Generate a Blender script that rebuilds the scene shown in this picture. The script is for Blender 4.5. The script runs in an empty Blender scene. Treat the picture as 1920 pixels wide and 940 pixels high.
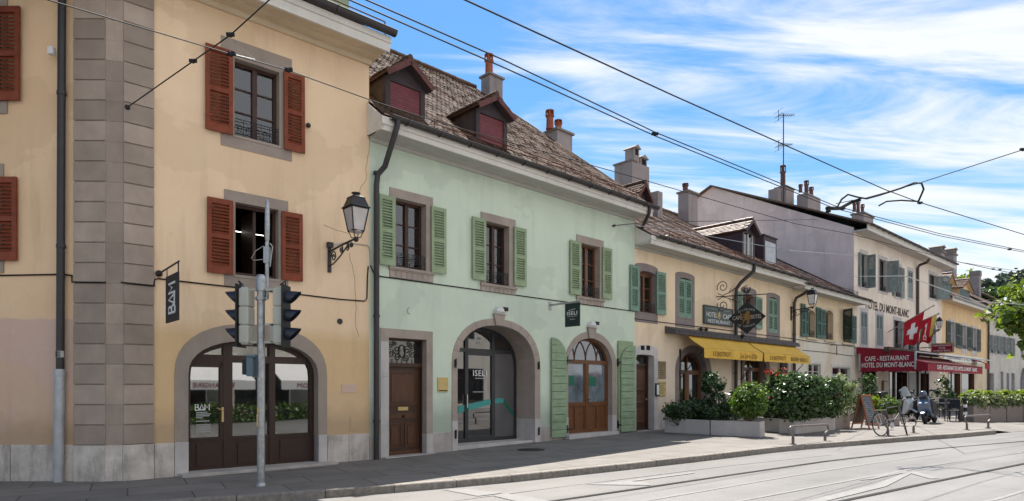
import bpy, bmesh, math, random
from mathutils import Vector, Matrix
random.seed(7)
R = math.radians
SC = bpy.context.scene
COL = SC.collection

# ------------------------------------------------------------------ camera
CAMZ = 1.6
FPX, CXP, HY = 1200.0, 960.0, 727.0          # focal length, centre column, horizon row (1920 x 940)
cd = bpy.data.cameras.new('camera'); cam = bpy.data.objects.new('camera', cd); COL.objects.link(cam)
cd.sensor_width = 36; cd.lens = FPX / 1920 * 36
cd.shift_y = (HY - 470) / 1920
cd.clip_start = 0.1; cd.clip_end = 3000
cam.location = (0, 0, CAMZ); cam.rotation_euler = (R(90), 0, 0)
SC.camera = cam

# ------------------------------------------------------------------ light
TH = R(46.3)                                  # main facade direction from the view axis
D0 = Vector((math.sin(TH), math.cos(TH), 0)); N0 = Vector((math.cos(TH), -math.sin(TH), 0))
SUN_EL = R(64.5); PHI = R(43)
hs = (-N0) * math.cos(PHI) + D0 * math.sin(PHI)
sun_dir = Vector((hs.x * math.cos(SUN_EL), hs.y * math.cos(SUN_EL), math.sin(SUN_EL)))
sl = bpy.data.lights.new('sun', 'SUN'); so = bpy.data.objects.new('sun', sl); COL.objects.link(so)
sl.energy = 5.0; sl.angle = R(0.5); sl.color = (1.0, 0.94, 0.86)
so.rotation_euler = (-sun_dir).to_track_quat('-Z', 'Y').to_euler()
so.location = (0, 0, 60)

wd = bpy.data.worlds.new('World'); SC.world = wd; wd.use_nodes = True
nt = wd.node_tree; nt.nodes.clear()
def nn(t, **k):
    n = nt.nodes.new(t)
    for a, b in k.items(): setattr(n, a, b)
    return n
wout = nn('ShaderNodeOutputWorld'); bg = nn('ShaderNodeBackground'); sky = nn('ShaderNodeTexSky')
sky.sky_type = 'NISHITA'; sky.sun_disc = False; sky.sun_elevation = SUN_EL
sky.sun_rotation = math.atan2(sun_dir.x, sun_dir.y); sky.air_density = 1.3; sky.dust_density = 0.35; sky.ozone_density = 2.2
bg.inputs['Strength'].default_value = 0.10
tc = nn('ShaderNodeTexCoord'); sep = nn('ShaderNodeSeparateXYZ'); nt.links.new(tc.outputs['Generated'], sep.inputs[0])
def mth(op, a, b=None, clamp=False):
    m = nn('ShaderNodeMath', operation=op); m.use_clamp = clamp
    for i, v in enumerate((a, b)):
        if v is None: continue
        if isinstance(v, (int, float)): m.inputs[i].default_value = v
        else: nt.links.new(v, m.inputs[i])
    return m.outputs[0]
zz = mth('ADD', mth('MAXIMUM', sep.outputs['Z'], 0.0), 0.16)
px_ = mth('DIVIDE', sep.outputs['X'], zz); py_ = mth('DIVIDE', sep.outputs['Y'], zz)
cmb = nn('ShaderNodeCombineXYZ'); nt.links.new(px_, cmb.inputs[0]); nt.links.new(py_, cmb.inputs[1])
mp = nn('ShaderNodeMapping'); nt.links.new(cmb.outputs[0], mp.inputs[0])
mp.inputs['Rotation'].default_value = (0, 0, R(-40)); mp.inputs['Scale'].default_value = (0.50, 1.7, 1); mp.inputs['Location'].default_value = (3.1, 1.7, 0)
n1 = nn('ShaderNodeTexNoise'); nt.links.new(mp.outputs[0], n1.inputs['Vector'])
n1.inputs['Scale'].default_value = 2.3; n1.inputs['Detail'].default_value = 11; n1.inputs['Roughness'].default_value = 0.60; n1.inputs['Distortion'].default_value = 0.55
mp2 = nn('ShaderNodeMapping'); nt.links.new(cmb.outputs[0], mp2.inputs[0]); mp2.inputs['Location'].default_value = (7.3, 2.2, 0)
n2 = nn('ShaderNodeTexNoise'); nt.links.new(mp2.outputs[0], n2.inputs['Vector'])
n2.inputs['Scale'].default_value = 1.1; n2.inputs['Detail'].default_value = 4
# more cloud towards the right (+X); unseen cloud added behind the camera (-Y) to brighten the shaded facades
bias = mth('ADD', mth('MULTIPLY', sep.outputs['X'], 0.46), mth('MULTIPLY', mth('MAXIMUM', mth('MULTIPLY', sep.outputs['Y'], -1.0), 0.0), 0.42))
dens = mth('ADD', mth('ADD', mth('MULTIPLY', n1.outputs['Fac'], 1.45), mth('MULTIPLY', n2.outputs['Fac'], 0.55)), mth('ADD', bias, -0.60))
mr = nn('ShaderNodeMapRange'); mr.interpolation_type = 'SMOOTHSTEP'; nt.links.new(dens, mr.inputs['Value'])
mr.inputs['From Min'].default_value = 0.36; mr.inputs['From Max'].default_value = 0.74; mr.inputs['To Max'].default_value = 0.97
mx = nn('ShaderNodeMixRGB'); nt.links.new(mr.outputs[0], mx.inputs['Fac'])
hsv = nn('ShaderNodeHueSaturation'); nt.links.new(sky.outputs[0], hsv.inputs['Color'])
hsv.inputs['Saturation'].default_value = 1.36; hsv.inputs['Value'].default_value = 0.74
nt.links.new(hsv.outputs[0], mx.inputs['Color1'])
mx.inputs['Color2'].default_value = (4.6, 4.75, 5.0, 1)
nt.links.new(mx.outputs[0], bg.inputs['Color']); nt.links.new(bg.outputs[0], wout.inputs[0])

SC.view_settings.view_transform = 'Standard'; SC.view_settings.look = 'None'
SC.view_settings.exposure = 1.12; SC.view_settings.gamma = 1.0; SC.view_settings.use_curve_mapping = False

# ------------------------------------------------------------------ helpers: materials
MATS = {}
def base_mat(name):
    m = bpy.data.materials.new(name); m.use_nodes = True
    b = m.node_tree.nodes['Principled BSDF']; MATS[name] = m
    return m, m.node_tree, b
def node(t, ty, **k):
    n = t.nodes.new(ty)
    for a, b in k.items():
        if hasattr(n, a): setattr(n, a, b)
        else: n.inputs[a].default_value = b
    return n
def c4(c): return (c[0], c[1], c[2], 1)
def s2l(r, g, b):
    f = lambda x: ((x / 255 + 0.055) / 1.055) ** 2.4 if x > 10 else x / 255 / 12.92
    return (f(r), f(g), f(b))
def pm(name, col, rough=0.7, var=0.18, scale=3.0, bump=0.0, bscale=60.0, metal=0.0, spec=0.3, island=0.0, dirt=0.0, dirtcol=(0.06, 0.05, 0.04), stretch=(1, 1, 1), coat=0.0):
    m, t, b = base_mat(name)
    b.inputs['Roughness'].default_value = rough; b.inputs['Metallic'].default_value = metal
    b.inputs['Specular IOR Level'].default_value = spec
    if coat: b.inputs['Coat Weight'].default_value = coat; b.inputs['Coat Roughness'].default_value = 0.08
    tc = node(t, 'ShaderNodeTexCoord'); mp = node(t, 'ShaderNodeMapping'); mp.inputs['Scale'].default_value = stretch
    t.links.new(tc.outputs['Object'], mp.inputs[0])
    nz = node(t, 'ShaderNodeTexNoise'); nz.inputs['Scale'].default_value = scale; nz.inputs['Detail'].default_value = 6; nz.inputs['Roughness'].default_value = 0.6
    t.links.new(mp.outputs[0], nz.inputs['Vector'])
    r = node(t, 'ShaderNodeMapRange'); t.links.new(nz.outputs['Fac'], r.inputs['Value'])
    r.inputs['From Min'].default_value = 0.3; r.inputs['From Max'].default_value = 0.7
    r.inputs['To Min'].default_value = 1 - var; r.inputs['To Max'].default_value = 1 + var
    v = r.outputs[0]
    if island:
        g = node(t, 'ShaderNodeNewGeometry'); r2 = node(t, 'ShaderNodeMapRange'); t.links.new(g.outputs['Random Per Island'], r2.inputs['Value'])
        r2.inputs['To Min'].default_value = 1 - island; r2.inputs['To Max'].default_value = 1 + island
        mm = node(t, 'ShaderNodeMath', operation='MULTIPLY'); t.links.new(v, mm.inputs[0]); t.links.new(r2.outputs[0], mm.inputs[1]); v = mm.outputs[0]
    vm = node(t, 'ShaderNodeVectorMath', operation='SCALE'); vm.inputs[0].default_value = col; t.links.new(v, vm.inputs['Scale'])
    out = vm.outputs[0]
    if dirt:
        n2 = node(t, 'ShaderNodeTexNoise'); n2.inputs['Scale'].default_value = scale * 0.6; n2.inputs['Detail'].default_value = 10; n2.inputs['Roughness'].default_value = 0.7
        mp3 = node(t, 'ShaderNodeMapping'); mp3.inputs['Scale'].default_value = (1.6, 1.6, 0.45); mp3.inputs['Location'].default_value = (3, 5, 1)
        t.links.new(tc.outputs['Object'], mp3.inputs[0]); t.links.new(mp3.outputs[0], n2.inputs['Vector'])
        r3 = node(t, 'ShaderNodeMapRange'); t.links.new(n2.outputs['Fac'], r3.inputs['Value']); r3.inputs['From Min'].default_value = 0.48; r3.inputs['From Max'].default_value = 0.75; r3.inputs['To Max'].default_value = dirt
        mxx = node(t, 'ShaderNodeMixRGB'); t.links.new(r3.outputs[0], mxx.inputs['Fac']); t.links.new(out, mxx.inputs['Color1']); mxx.inputs['Color2'].default_value = c4(dirtcol); out = mxx.outputs[0]
    t.links.new(out, b.inputs['Base Color'])
    if bump:
        n3 = node(t, 'ShaderNodeTexNoise'); n3.inputs['Scale'].default_value = bscale; n3.inputs['Detail'].default_value = 5
        t.links.new(tc.outputs['Object'], n3.inputs['Vector'])
        bp = node(t, 'ShaderNodeBump'); bp.inputs['Strength'].default_value = bump; bp.inputs['Distance'].default_value = 0.02
        t.links.new(n3.outputs['Fac'], bp.inputs['Height']); t.links.new(bp.outputs[0], b.inputs['Normal'])
    return m
def stucco(name, col, stain, low=None, lowz=0.0, lowsoft=0.05, lowu=None, damp=None, streak=0.5):
    """painted render: cloudy tone, run-off streaks, an overpainted lower band, rising damp, trowel bump"""
    m, t, b = base_mat(name)
    b.inputs['Roughness'].default_value = 0.85; b.inputs['Specular IOR Level'].default_value = 0.2
    tc = node(t, 'ShaderNodeTexCoord'); sp = node(t, 'ShaderNodeSeparateXYZ'); t.links.new(tc.outputs['Object'], sp.inputs[0])
    def noise(sc, det, st, loc=(0, 0, 0), rough=0.6):
        mp = node(t, 'ShaderNodeMapping'); mp.inputs['Scale'].default_value = st; mp.inputs['Location'].default_value = loc
        t.links.new(tc.outputs['Object'], mp.inputs[0])
        n = node(t, 'ShaderNodeTexNoise'); n.inputs['Scale'].default_value = sc; n.inputs['Detail'].default_value = det; n.inputs['Roughness'].default_value = rough
        t.links.new(mp.outputs[0], n.inputs['Vector']); return n.outputs['Fac']
    def rng(v, a, bb, c, d):
        r = node(t, 'ShaderNodeMapRange'); t.links.new(v, r.inputs['Value'])
        for i, x in enumerate((a, bb, c, d)): r.inputs[1 + i].default_value = x
        return r.outputs[0]
    def mix(f, a, c2, blend='MIX'):
        x = node(t, 'ShaderNodeMixRGB'); x.blend_type = blend
        if isinstance(f, float): x.inputs['Fac'].default_value = f
        else: t.links.new(f, x.inputs['Fac'])
        for i, c in ((1, a), (2, c2)):
            if isinstance(c, tuple): x.inputs[i].default_value = c4(c)
            else: t.links.new(c, x.inputs[i])
        return x.outputs[0]
    def mul(a, c):
        x = node(t, 'ShaderNodeMath', operation='MULTIPLY'); t.links.new(a, x.inputs[0])
        if isinstance(c, float): x.inputs[1].default_value = c
        else: t.links.new(c, x.inputs[1])
        return x.outputs[0]
    def add(a, c):
        x = node(t, 'ShaderNodeMath', operation='ADD'); t.links.new(a, x.inputs[0])
        if isinstance(c, float): x.inputs[1].default_value = c
        else: t.links.new(c, x.inputs[1])
        return x.outputs[0]
    out = mix(rng(noise(0.7, 8, (1, 1, 1)), 0.35, 0.7, 0.0, 1.0), col, stain)
    if low:
        zed = add(sp.outputs['Z'], mul(noise(3.0, 6, (1, 1, 1)), 0.10))
        f = rng(zed, lowz + 0.05 + lowsoft, lowz + 0.05 - lowsoft, 0.0, 1.0)
        if lowu: f = mul(f, mul(rng(add(sp.outputs['X'], mul(noise(2.0, 4, (1, 1, 1), (4, 0, 0)), 0.3)), lowu[0], lowu[0] + 0.1, 0.0, 1.0), 1.0))
        out = mix(f, out, low)
    f = mul(rng(noise(2.2, 7, (1.4, 1.4, 0.16), (2, 3, 4)), 0.52, 0.78, 0.0, 1.0), streak)
    out = mix(f, out, tuple(0.62 * x for x in stain))
    f = mul(rng(noise(6, 9, (1, 1, 1), (9, 1, 2), 0.72), 0.58, 0.75, 0.0, 1.0), 0.35)
    out = mix(f, out, tuple(min(1, 1.18 * x) for x in col))
    f = mul(rng(noise(0.55, 4, (1, 1, 1.3), (11, 4, 6), 0.5), 0.565, 0.58, 0.0, 1.0), 0.42)
    out = mix(f, out, tuple(0.86 * x for x in stain))
    f = mul(rng(noise(14, 8, (1, 1, 0.5), (1, 8, 2), 0.75), 0.58, 0.72, 0.0, 1.0), 0.42)
    out = mix(f, out, tuple(0.66 * x for x in stain))
    if damp:
        f = rng(add(sp.outputs['Z'], mul(noise(1.6, 8, (1, 1, 1), (5, 5, 0)), -0.8)), damp[0], damp[1], 0.7, 0.0)
        out = mix(f, out, tuple(0.55 * x for x in stain))
    t.links.new(out, b.inputs['Base Color'])
    hb = add(noise(90, 4, (1, 1, 1)), mul(noise(5, 5, (1, 1, 1)), 1.6))
    bp = node(t, 'ShaderNodeBump'); bp.inputs['Strength'].default_value = 0.28; bp.inputs['Distance'].default_value = 0.02
    t.links.new(hb, bp.inputs['Height']); t.links.new(bp.outputs[0], b.inputs['Normal'])
    return m
def glass(name, col=(0.012, 0.014, 0.016), rough=0.02, ior=2.1):
    m, t, b = base_mat(name)
    b.inputs['Base Color'].default_value = c4(col); b.inputs['Roughness'].default_value = rough; b.inputs['IOR'].default_value = ior
    b.inputs['Specular IOR Level'].default_value = 0.5
    tc = node(t, 'ShaderNodeTexCoord'); n = node(t, 'ShaderNodeTexNoise'); n.inputs['Scale'].default_value = 1.3; t.links.new(tc.outputs['Object'], n.inputs['Vector'])
    bp = node(t, 'ShaderNodeBump'); bp.inputs['Strength'].default_value = 0.012; bp.inputs['Distance'].default_value = 0.05
    t.links.new(n.outputs['Fac'], bp.inputs['Height']); t.links.new(bp.outputs[0], b.inputs['Normal'])
    return m
def glass_clear(name, ior=2.0):
    m = bpy.data.materials.new(name); m.use_nodes = True; t = m.node_tree; t.nodes.remove(t.nodes['Principled BSDF']); o = t.nodes['Material Output']
    tr = node(t, 'ShaderNodeBsdfTransparent'); tr.inputs['Color'].default_value = (0.72, 0.76, 0.78, 1)
    gl = node(t, 'ShaderNodeBsdfGlossy'); gl.inputs['Roughness'].default_value = 0.02
    fr = node(t, 'ShaderNodeFresnel'); fr.inputs['IOR'].default_value = ior
    ms = node(t, 'ShaderNodeMixShader'); t.links.new(fr.outputs[0], ms.inputs[0]); t.links.new(tr.outputs[0], ms.inputs[1]); t.links.new(gl.outputs[0], ms.inputs[2]); t.links.new(ms.outputs[0], o.inputs['Surface'])
    MATS[name] = m; return m
def leafmat(name, c1, c2, rough=0.45, trans=0.35, spec=0.4):
    m = bpy.data.materials.new(name); m.use_nodes = True; t = m.node_tree; b = t.nodes['Principled BSDF']; o = t.nodes['Material Output']
    g = node(t, 'ShaderNodeNewGeometry'); x = node(t, 'ShaderNodeMixRGB'); t.links.new(g.outputs['Random Per Island'], x.inputs['Fac'])
    x.inputs['Color1'].default_value = c4(c1); x.inputs['Color2'].default_value = c4(c2)
    b.inputs['Roughness'].default_value = rough; b.inputs['Specular IOR Level'].default_value = spec
    t.links.new(x.outputs[0], b.inputs['Base Color'])
    tr = node(t, 'ShaderNodeBsdfTranslucent'); h = node(t, 'ShaderNodeHueSaturation'); h.inputs['Value'].default_value = 1.7; h.inputs['Saturation'].default_value = 1.1
    t.links.new(x.outputs[0], h.inputs['Color']); t.links.new(h.outputs[0], tr.inputs['Color'])
    ms = node(t, 'ShaderNodeMixShader'); ms.inputs[0].default_value = trans
    t.links.new(b.outputs[0], ms.inputs[1]); t.links.new(tr.outputs[0], ms.inputs[2]); t.links.new(ms.outputs[0], o.inputs['Surface'])
    MATS[name] = m; return m

# ------------------------------------------------------------------ helpers: meshes and objects
class MB:
    def __init__(s): s.v = []; s.f = []
    def add(s, vs, fs):
        o = len(s.v); s.v += [tuple(v) for v in vs]; s.f += [tuple(i + o for i in f) for f in fs]; return s
    def box(s, x0, x1, y0, y1, z0, z1, M=None):
        vs = [Vector((x, y, z)) for z in (z0, z1) for x, y in ((x0, y0), (x1, y0), (x1, y1), (x0, y1))]
        if M: vs = [M @ v for v in vs]
        return s.add(vs, [(3, 2, 1, 0), (4, 5, 6, 7), (0, 1, 5, 4), (1, 2, 6, 5), (2, 3, 7, 6), (3, 0, 4, 7)])
    def ext(s, ol, y0, y1, M=None):            # outline of (x, z) extruded along y
        n = len(ol); vs = [Vector((x, y0, z)) for x, z in ol] + [Vector((x, y1, z)) for x, z in ol]
        if M: vs = [M @ v for v in vs]
        return s.add(vs, [tuple(range(n)), tuple(range(2 * n - 1, n - 1, -1))] + [(i, (i + 1) % n, n + (i + 1) % n, n + i) for i in range(n)])
    def prof(s, pr, x0, x1):                   # profile of (y, z) extruded along x
        n = len(pr); vs = [(x0, y, z) for y, z in pr] + [(x1, y, z) for y, z in pr]
        return s.add(vs, [tuple(range(n)), tuple(range(2 * n - 1, n - 1, -1))] + [(i, (i + 1) % n, n + (i + 1) % n, n + i) for i in range(n)])
    def strip(s, A, B, closed=True):
        n = len(A); fs = []
        for i in range(n if closed else n - 1):
            j = (i + 1) % n
            if (Vector(A[i]) - Vector(B[i])).length < 1e-5 and (Vector(A[j]) - Vector(B[j])).length < 1e-5: continue
            if (Vector(A[i]) - Vector(A[j])).length < 1e-6 and (Vector(B[i]) - Vector(B[j])).length < 1e-6: continue
            fs.append((i, j, n + j, n + i))
        return s.add(list(A) + list(B), fs)
    def quad(s, *p): return s.add(p, [tuple(range(len(p)))])
    def tube(s, path, r, seg=8, closed=False, cap=True):
        P = [Vector(p) for p in path]; n = len(P); rr = r if isinstance(r, (list, tuple)) else [r] * n
        up = None; rings = []
        for i in range(n):
            a = P[i - 1] if (i > 0 or closed) else P[i]; b = P[(i + 1) % n] if (i < n - 1 or closed) else P[i]
            tn = (b - a)
            if tn.length < 1e-9: tn = Vector((0, 0, 1))
            tn.normalize()
            if up is None:
                up = Vector((0, 0, 1)) if abs(tn.z) < 0.9 else Vector((1, 0, 0))
            x = tn.cross(up)
            if x.length < 1e-6: x = tn.orthogonal()
            x.normalize(); up = x.cross(tn).normalized()
            rings.append([P[i] + (x * math.cos(2 * math.pi * k / seg) + up * math.sin(2 * math.pi * k / seg)) * rr[i] for k in range(seg)])
        vs = [v for g in rings for v in g]; fs = []
        for i in range(n if closed else n - 1):
            j = (i + 1) % n
            for k in range(seg): fs.append((i * seg + k, i * seg + (k + 1) % seg, j * seg + (k + 1) % seg, j * seg + k))
        if cap and not closed: fs += [tuple(range(seg - 1, -1, -1)), tuple((n - 1) * seg + k for k in range(seg))]
        return s.add(vs, fs)
    def lathe(s, pr, c=(0, 0, 0), seg=16, M=None, rot=0.0):
        vs = []; fs = []; n = len(pr)
        for r, z in pr:
            for k in range(seg):
                a = 2 * math.pi * k / seg + rot; v = Vector((c[0] + r * math.cos(a), c[1] + r * math.sin(a), c[2] + z)); vs.append(M @ v if M else v)
        for i in range(n - 1):
            for k in range(seg): fs.append((i * seg + k, i * seg + (k + 1) % seg, (i + 1) * seg + (k + 1) % seg, (i + 1) * seg + k))
        fs += [tuple(range(seg - 1, -1, -1)), tuple((n - 1) * seg + k for k in range(seg))]
        return s.add(vs, fs)
    def sphere(s, c, r, seg=12, rings=8, M=None):
        rx, ry, rz = r if isinstance(r, tuple) else (r, r, r); vs = []; fs = []
        for i in range(rings + 1):
            ph = math.pi * i / rings
            for k in range(seg):
                a = 2 * math.pi * k / seg; v = Vector((c[0] + rx * math.sin(ph) * math.cos(a), c[1] + ry * math.sin(ph) * math.sin(a), c[2] + rz * math.cos(ph))); vs.append(M @ v if M else v)
        for i in range(rings):
            for k in range(seg): fs.append((i * seg + k, (i + 1) * seg + k, (i + 1) * seg + (k + 1) % seg, i * seg + (k + 1) % seg))
        return s.add(vs, fs)
    def mesh(s, name, m, normals=True):
        me = bpy.data.meshes.new(name); me.from_pydata(s.v, [], s.f); me.update()
        if normals:
            bm = bmesh.new(); bm.from_mesh(me); bmesh.ops.remove_doubles(bm, verts=bm.verts, dist=1e-6)
            bmesh.ops.recalc_face_normals(bm, faces=bm.faces); bm.to_mesh(me); bm.free()
        for q in (m if isinstance(m, (list, tuple)) else [m]): me.materials.append(MATS[q] if isinstance(q, str) else q)
        return me
    def build(s, name, m, parent=None, M=None, bevel=0.0, smooth=False, normals=True):
        me = s.mesh(name, m, normals); return link(name, me, parent, M, bevel, smooth)
def build_split(mb, name, m, parent=None, M=None, bevel=0.0):
    """each connected piece of the builder becomes an object of its own"""
    par = list(range(len(mb.v)))
    def fd(i):
        while par[i] != i: par[i] = par[par[i]]; i = par[i]
        return i
    for f in mb.f:
        for i in f[1:]: par[fd(i)] = fd(f[0])
    groups = {}
    for f in mb.f: groups.setdefault(fd(f[0]), []).append(f)
    for fs in groups.values():
        ids = sorted({i for f in fs for i in f}); ix = {k: n for n, k in enumerate(ids)}; q = MB(); q.v = [mb.v[i] for i in ids]; q.f = [tuple(ix[i] for i in f) for f in fs]
        q.build(name, m, parent, M, bevel)
def link(name, me, parent=None, M=None, bevel=0.0, smooth=False):
    o = bpy.data.objects.new(name, me); COL.objects.link(o)
    if smooth:
        for p in me.polygons: p.use_smooth = True
        me.set_sharp_from_angle(angle=R(40))
    if parent: o.parent = parent
    if M is not None:
        if parent: o.matrix_local = M
        else: o.matrix_world = M
    if bevel:
        b = o.modifiers.new('bevel', 'BEVEL'); b.width = bevel; b.segments = 2; b.limit_method = 'ANGLE'; b.angle_limit = R(50)
    return o
def tag(o, label, cat, group=None):
    o['label'] = label; o['category'] = cat
    if group: o['group'] = group
    return o
def thing(name, label, cat, M=None, group=None):
    o = bpy.data.objects.new(name, None); COL.objects.link(o); o.empty_display_size = 0.3
    if M is not None: o.matrix_world = M
    return tag(o, label, cat, group)
def struct(o): o['kind'] = 'structure'; return o
def T(x, y, z): return Matrix.Translation((x, y, z))
def RZ(a): return Matrix.Rotation(a, 4, 'Z')
def RX(a): return Matrix.Rotation(a, 4, 'X')
def RY(a): return Matrix.Rotation(a, 4, 'Y')
def dup(root, M=None, label=None, group=None):
    r = root.copy(); COL.objects.link(r)
    if M is not None: r.matrix_world = M
    if label: r['label'] = label
    if group: r['group'] = group
    for ch in list(root.children):
        c = ch.copy(); COL.objects.link(c); c.parent = r
        for g in list(ch.children):
            d = g.copy(); COL.objects.link(d); d.parent = c
    return r
def textmesh(body, m, w=None, h=None, depth=0.004, bold=0.0, spacing=1.0, vert=False):
    """lettering as a mesh, centred on x and z, facing -y, fitted to width w and/or cap height h"""
    cu = bpy.data.curves.new('lettering', 'FONT'); cu.body = body; cu.extrude = 0.01; cu.offset = bold; cu.space_character = spacing; cu.resolution_u = 2
    ob = bpy.data.objects.new('lettering', cu); COL.objects.link(ob)
    bpy.context.view_layer.update()
    me = bpy.data.meshes.new_from_object(ob.evaluated_get(bpy.context.evaluated_depsgraph_get()))
    bpy.data.objects.remove(ob); bpy.data.curves.remove(cu)
    xs = [v.co.x for v in me.vertices]; ys = [v.co.y for v in me.vertices]
    cx, cy = (max(xs) + min(xs)) / 2, (max(ys) + min(ys)) / 2; ww, hh = max(xs) - min(xs), max(ys) - min(ys)
    sx = w / ww if w else None; sz = h / hh if h else None
    sx = sx or sz; sz = sz or sx
    for v in me.vertices:
        x, y, z = v.co; v.co = ((x - cx) * sx, -(z / 0.01) * depth / 2, (y - cy) * sz)
    me.materials.clear(); me.materials.append(MATS[m]); me.update()
    return me
def text(body, m, parent, M, w=None, h=None, **k):
    return link('lettering', textmesh(body, m, w, h, **k), parent, M)

# ------------------------------------------------------------------ helpers: facades
class Fac:
    """a facade line in plan: u along it, w out to the street, z up; pixel columns are turned into positions along it"""
    def __init__(s, P0, deg):
        a = R(deg); s.P = Vector((P0[0], P0[1], 0)); s.d = Vector((math.sin(a), math.cos(a), 0)); s.n = Vector((math.cos(a), -math.sin(a), 0))
        s.M = Matrix.Translation(s.P) @ RZ(math.pi / 2 - a)
    def u(s, x, w=0.0):
        t = (x - CXP) / FPX; q = s.P + s.n * w
        return (t * q.y - q.x) / (s.d.x - t * s.d.y)
    def pt(s, u, w=0.0, z=0.0):
        q = s.P + s.d * u + s.n * w; return Vector((q.x, q.y, z))
    def z(s, x, y, w=0.0):
        return CAMZ + (HY - y) / FPX * s.pt(s.u(x, w), w).y
    def w(s, u, x):
        t = (x - CXP) / FPX; q = s.P + s.d * u
        return (t * q.y - q.x) / (s.n.x - t * s.n.y)
    def zu(s, u, y, w=0.0): return CAMZ + (HY - y) / FPX * s.pt(u, w).y
    def rect(s, x0, x1, yt, yb, w=0.0): return (s.u(x0, w), s.u(x1, w), s.z(x0, yb, w), s.z(x0, yt, w))   # u0 u1 z0 z1
def rect_ol(u0, u1, z0, z1): return [(u0, z0), (u1, z0), (u1, z1), (u0, z1)]
def arch_ol(u0, u1, z0, zs, zt, p=2.0, seg=18):
    uc, a = (u0 + u1) / 2, (u1 - u0) / 2; o = [(u0, z0), (u1, z0)]
    for i in range(seg + 1):
        t = math.pi * i / seg; c, sn = math.cos(t), math.sin(t)
        o.append((uc + a * math.copysign(abs(c) ** (2 / p), c), zs + (zt - zs) * abs(sn) ** (2 / p)))
    return o
def arch_z(u, u0, u1, zs, zt, p=2.0):
    uc, a = (u0 + u1) / 2, (u1 - u0) / 2; k = min(1, abs((u - uc) / a))
    return zs + (zt - zs) * (1 - k ** p) ** (1 / p)
def wall_face(outline, holes, y=0.0, mb=None):
    """flat wall (x, z) with real openings"""
    bm = bmesh.new(); es = []
    for lp in [outline] + holes:
        vs = [bm.verts.new((a, y, b)) for a, b in lp]
        es += [bm.edges.new((vs[i], vs[(i + 1) % len(vs)])) for i in range(len(vs))]
    bmesh.ops.triangle_fill(bm, use_beauty=True, use_dissolve=False, edges=es, normal=(0, -1, 0))
    bm.verts.index_update(); m = mb or MB()
    m.add([v.co[:] for v in bm.verts], [tuple(v.index for v in f.verts) for f in bm.faces]); bm.free()
    return m
def surround(outer, inner, proud, depth, m=None):
    """stone surround: front band standing proud of the wall, its outer edge, and the reveal going back"""
    mb = m or MB(); A = [(x, -proud, z) for x, z in outer]; B = [(x, -proud, z) for x, z in inner]
    mb.strip(A, B); mb.strip([(x, 0.004, z) for x, z in outer], A); mb.strip(B, [(x, depth, z) for x, z in inner])
    return mb
# ------------------------------------------------------------------ materials
S = s2l
pm('stone_grey', (0.32, 0.265, 0.225), 0.85, 0.12, 1.8, 0.25, 50, dirt=0.35, dirtcol=(0.11, 0.09, 0.07), island=0.06)
pm('stone_quoin', (0.335, 0.27, 0.225), 0.85, 0.13, 2.2, 0.3, 60, island=0.21, dirt=0.25, dirtcol=(0.12, 0.095, 0.075))
pm('stone_green_house', (0.34, 0.285, 0.245), 0.85, 0.15, 2.0, 0.3, 50, dirt=0.4, dirtcol=(0.17, 0.14, 0.12), island=0.1)
pm('stone_purple', (0.23, 0.19, 0.185), 0.85, 0.12, 2.0, 0.25, 50, dirt=0.3, dirtcol=(0.14, 0.115, 0.11))
pm('stone_white', (0.50, 0.47, 0.46), 0.75, 0.12, 2.5, 0.2, 50, dirt=0.4, dirtcol=(0.26, 0.23, 0.21), island=0.12)
pm('stone_block', (0.56, 0.51, 0.47), 0.8, 0.24, 3.0, 0.5, 35, dirt=0.8, dirtcol=(0.10, 0.08, 0.06), island=0.16)
pm('stone_plinth', (0.42, 0.385, 0.36), 0.8, 0.18, 2.5, 0.4, 40, dirt=0.55, dirtcol=(0.17, 0.145, 0.125), island=0.08)
stucco('beige_wall', (0.83, 0.625, 0.43), (0.745, 0.545, 0.355), low=(0.66, 0.465, 0.26), lowz=2.72, lowsoft=0.16, damp=(0.4, 0.9))
stucco('beige_side', (0.79, 0.57, 0.375), (0.70, 0.49, 0.305), low=(0.60, 0.43, 0.35), lowz=2.78, lowsoft=0.02, damp=(0.35, 0.8))
stucco('green_wall', (0.605, 0.69, 0.565), (0.535, 0.62, 0.51), damp=(0.45, 1.0), streak=0.3)
stucco('yellow_wall', (0.82, 0.66, 0.47), (0.74, 0.58, 0.41), low=(0.74, 0.62, 0.50), lowz=3.0, lowsoft=0.5, damp=(0.3, 1.0))
stucco('cream_wall', (0.80, 0.65, 0.45), (0.72, 0.57, 0.39), low=(0.70, 0.65, 0.56), lowz=4.0, lowsoft=0.06)
stucco('hotel_wall', (0.80, 0.71, 0.60), (0.71, 0.61, 0.52), damp=(0.3, 1.2))
stucco('gable_wall', (0.74, 0.595, 0.55), (0.62, 0.49, 0.45), streak=0.5)
stucco('orange_wall', (0.76, 0.55, 0.31), (0.68, 0.48, 0.27), low=(0.66, 0.56, 0.40), lowz=3.6)
stucco('grey_wall', (0.58, 0.55, 0.48), (0.50, 0.46, 0.41), damp=(0.3, 1.2))
stucco('chimney_render', (0.34, 0.295, 0.285), (0.26, 0.225, 0.215), streak=0.6)
stucco('opposite_wall', (0.72, 0.68, 0.60), (0.64, 0.60, 0.52))
pm('white_wood', (0.62, 0.59, 0.54), 0.6, 0.08, 2, dirt=0.35, dirtcol=(0.33, 0.29, 0.24), stretch=(0.4, 2, 2))
pm('soffit_cream', (0.58, 0.47, 0.33), 0.7, 0.08, 2, dirt=0.3, dirtcol=(0.33, 0.25, 0.17), stretch=(0.3, 2, 2))
pm('soffit_grey', (0.46, 0.45, 0.42), 0.7, 0.08, 2, dirt=0.2, stretch=(0.3, 3, 3), dirtcol=(0.28, 0.26, 0.23))
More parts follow.
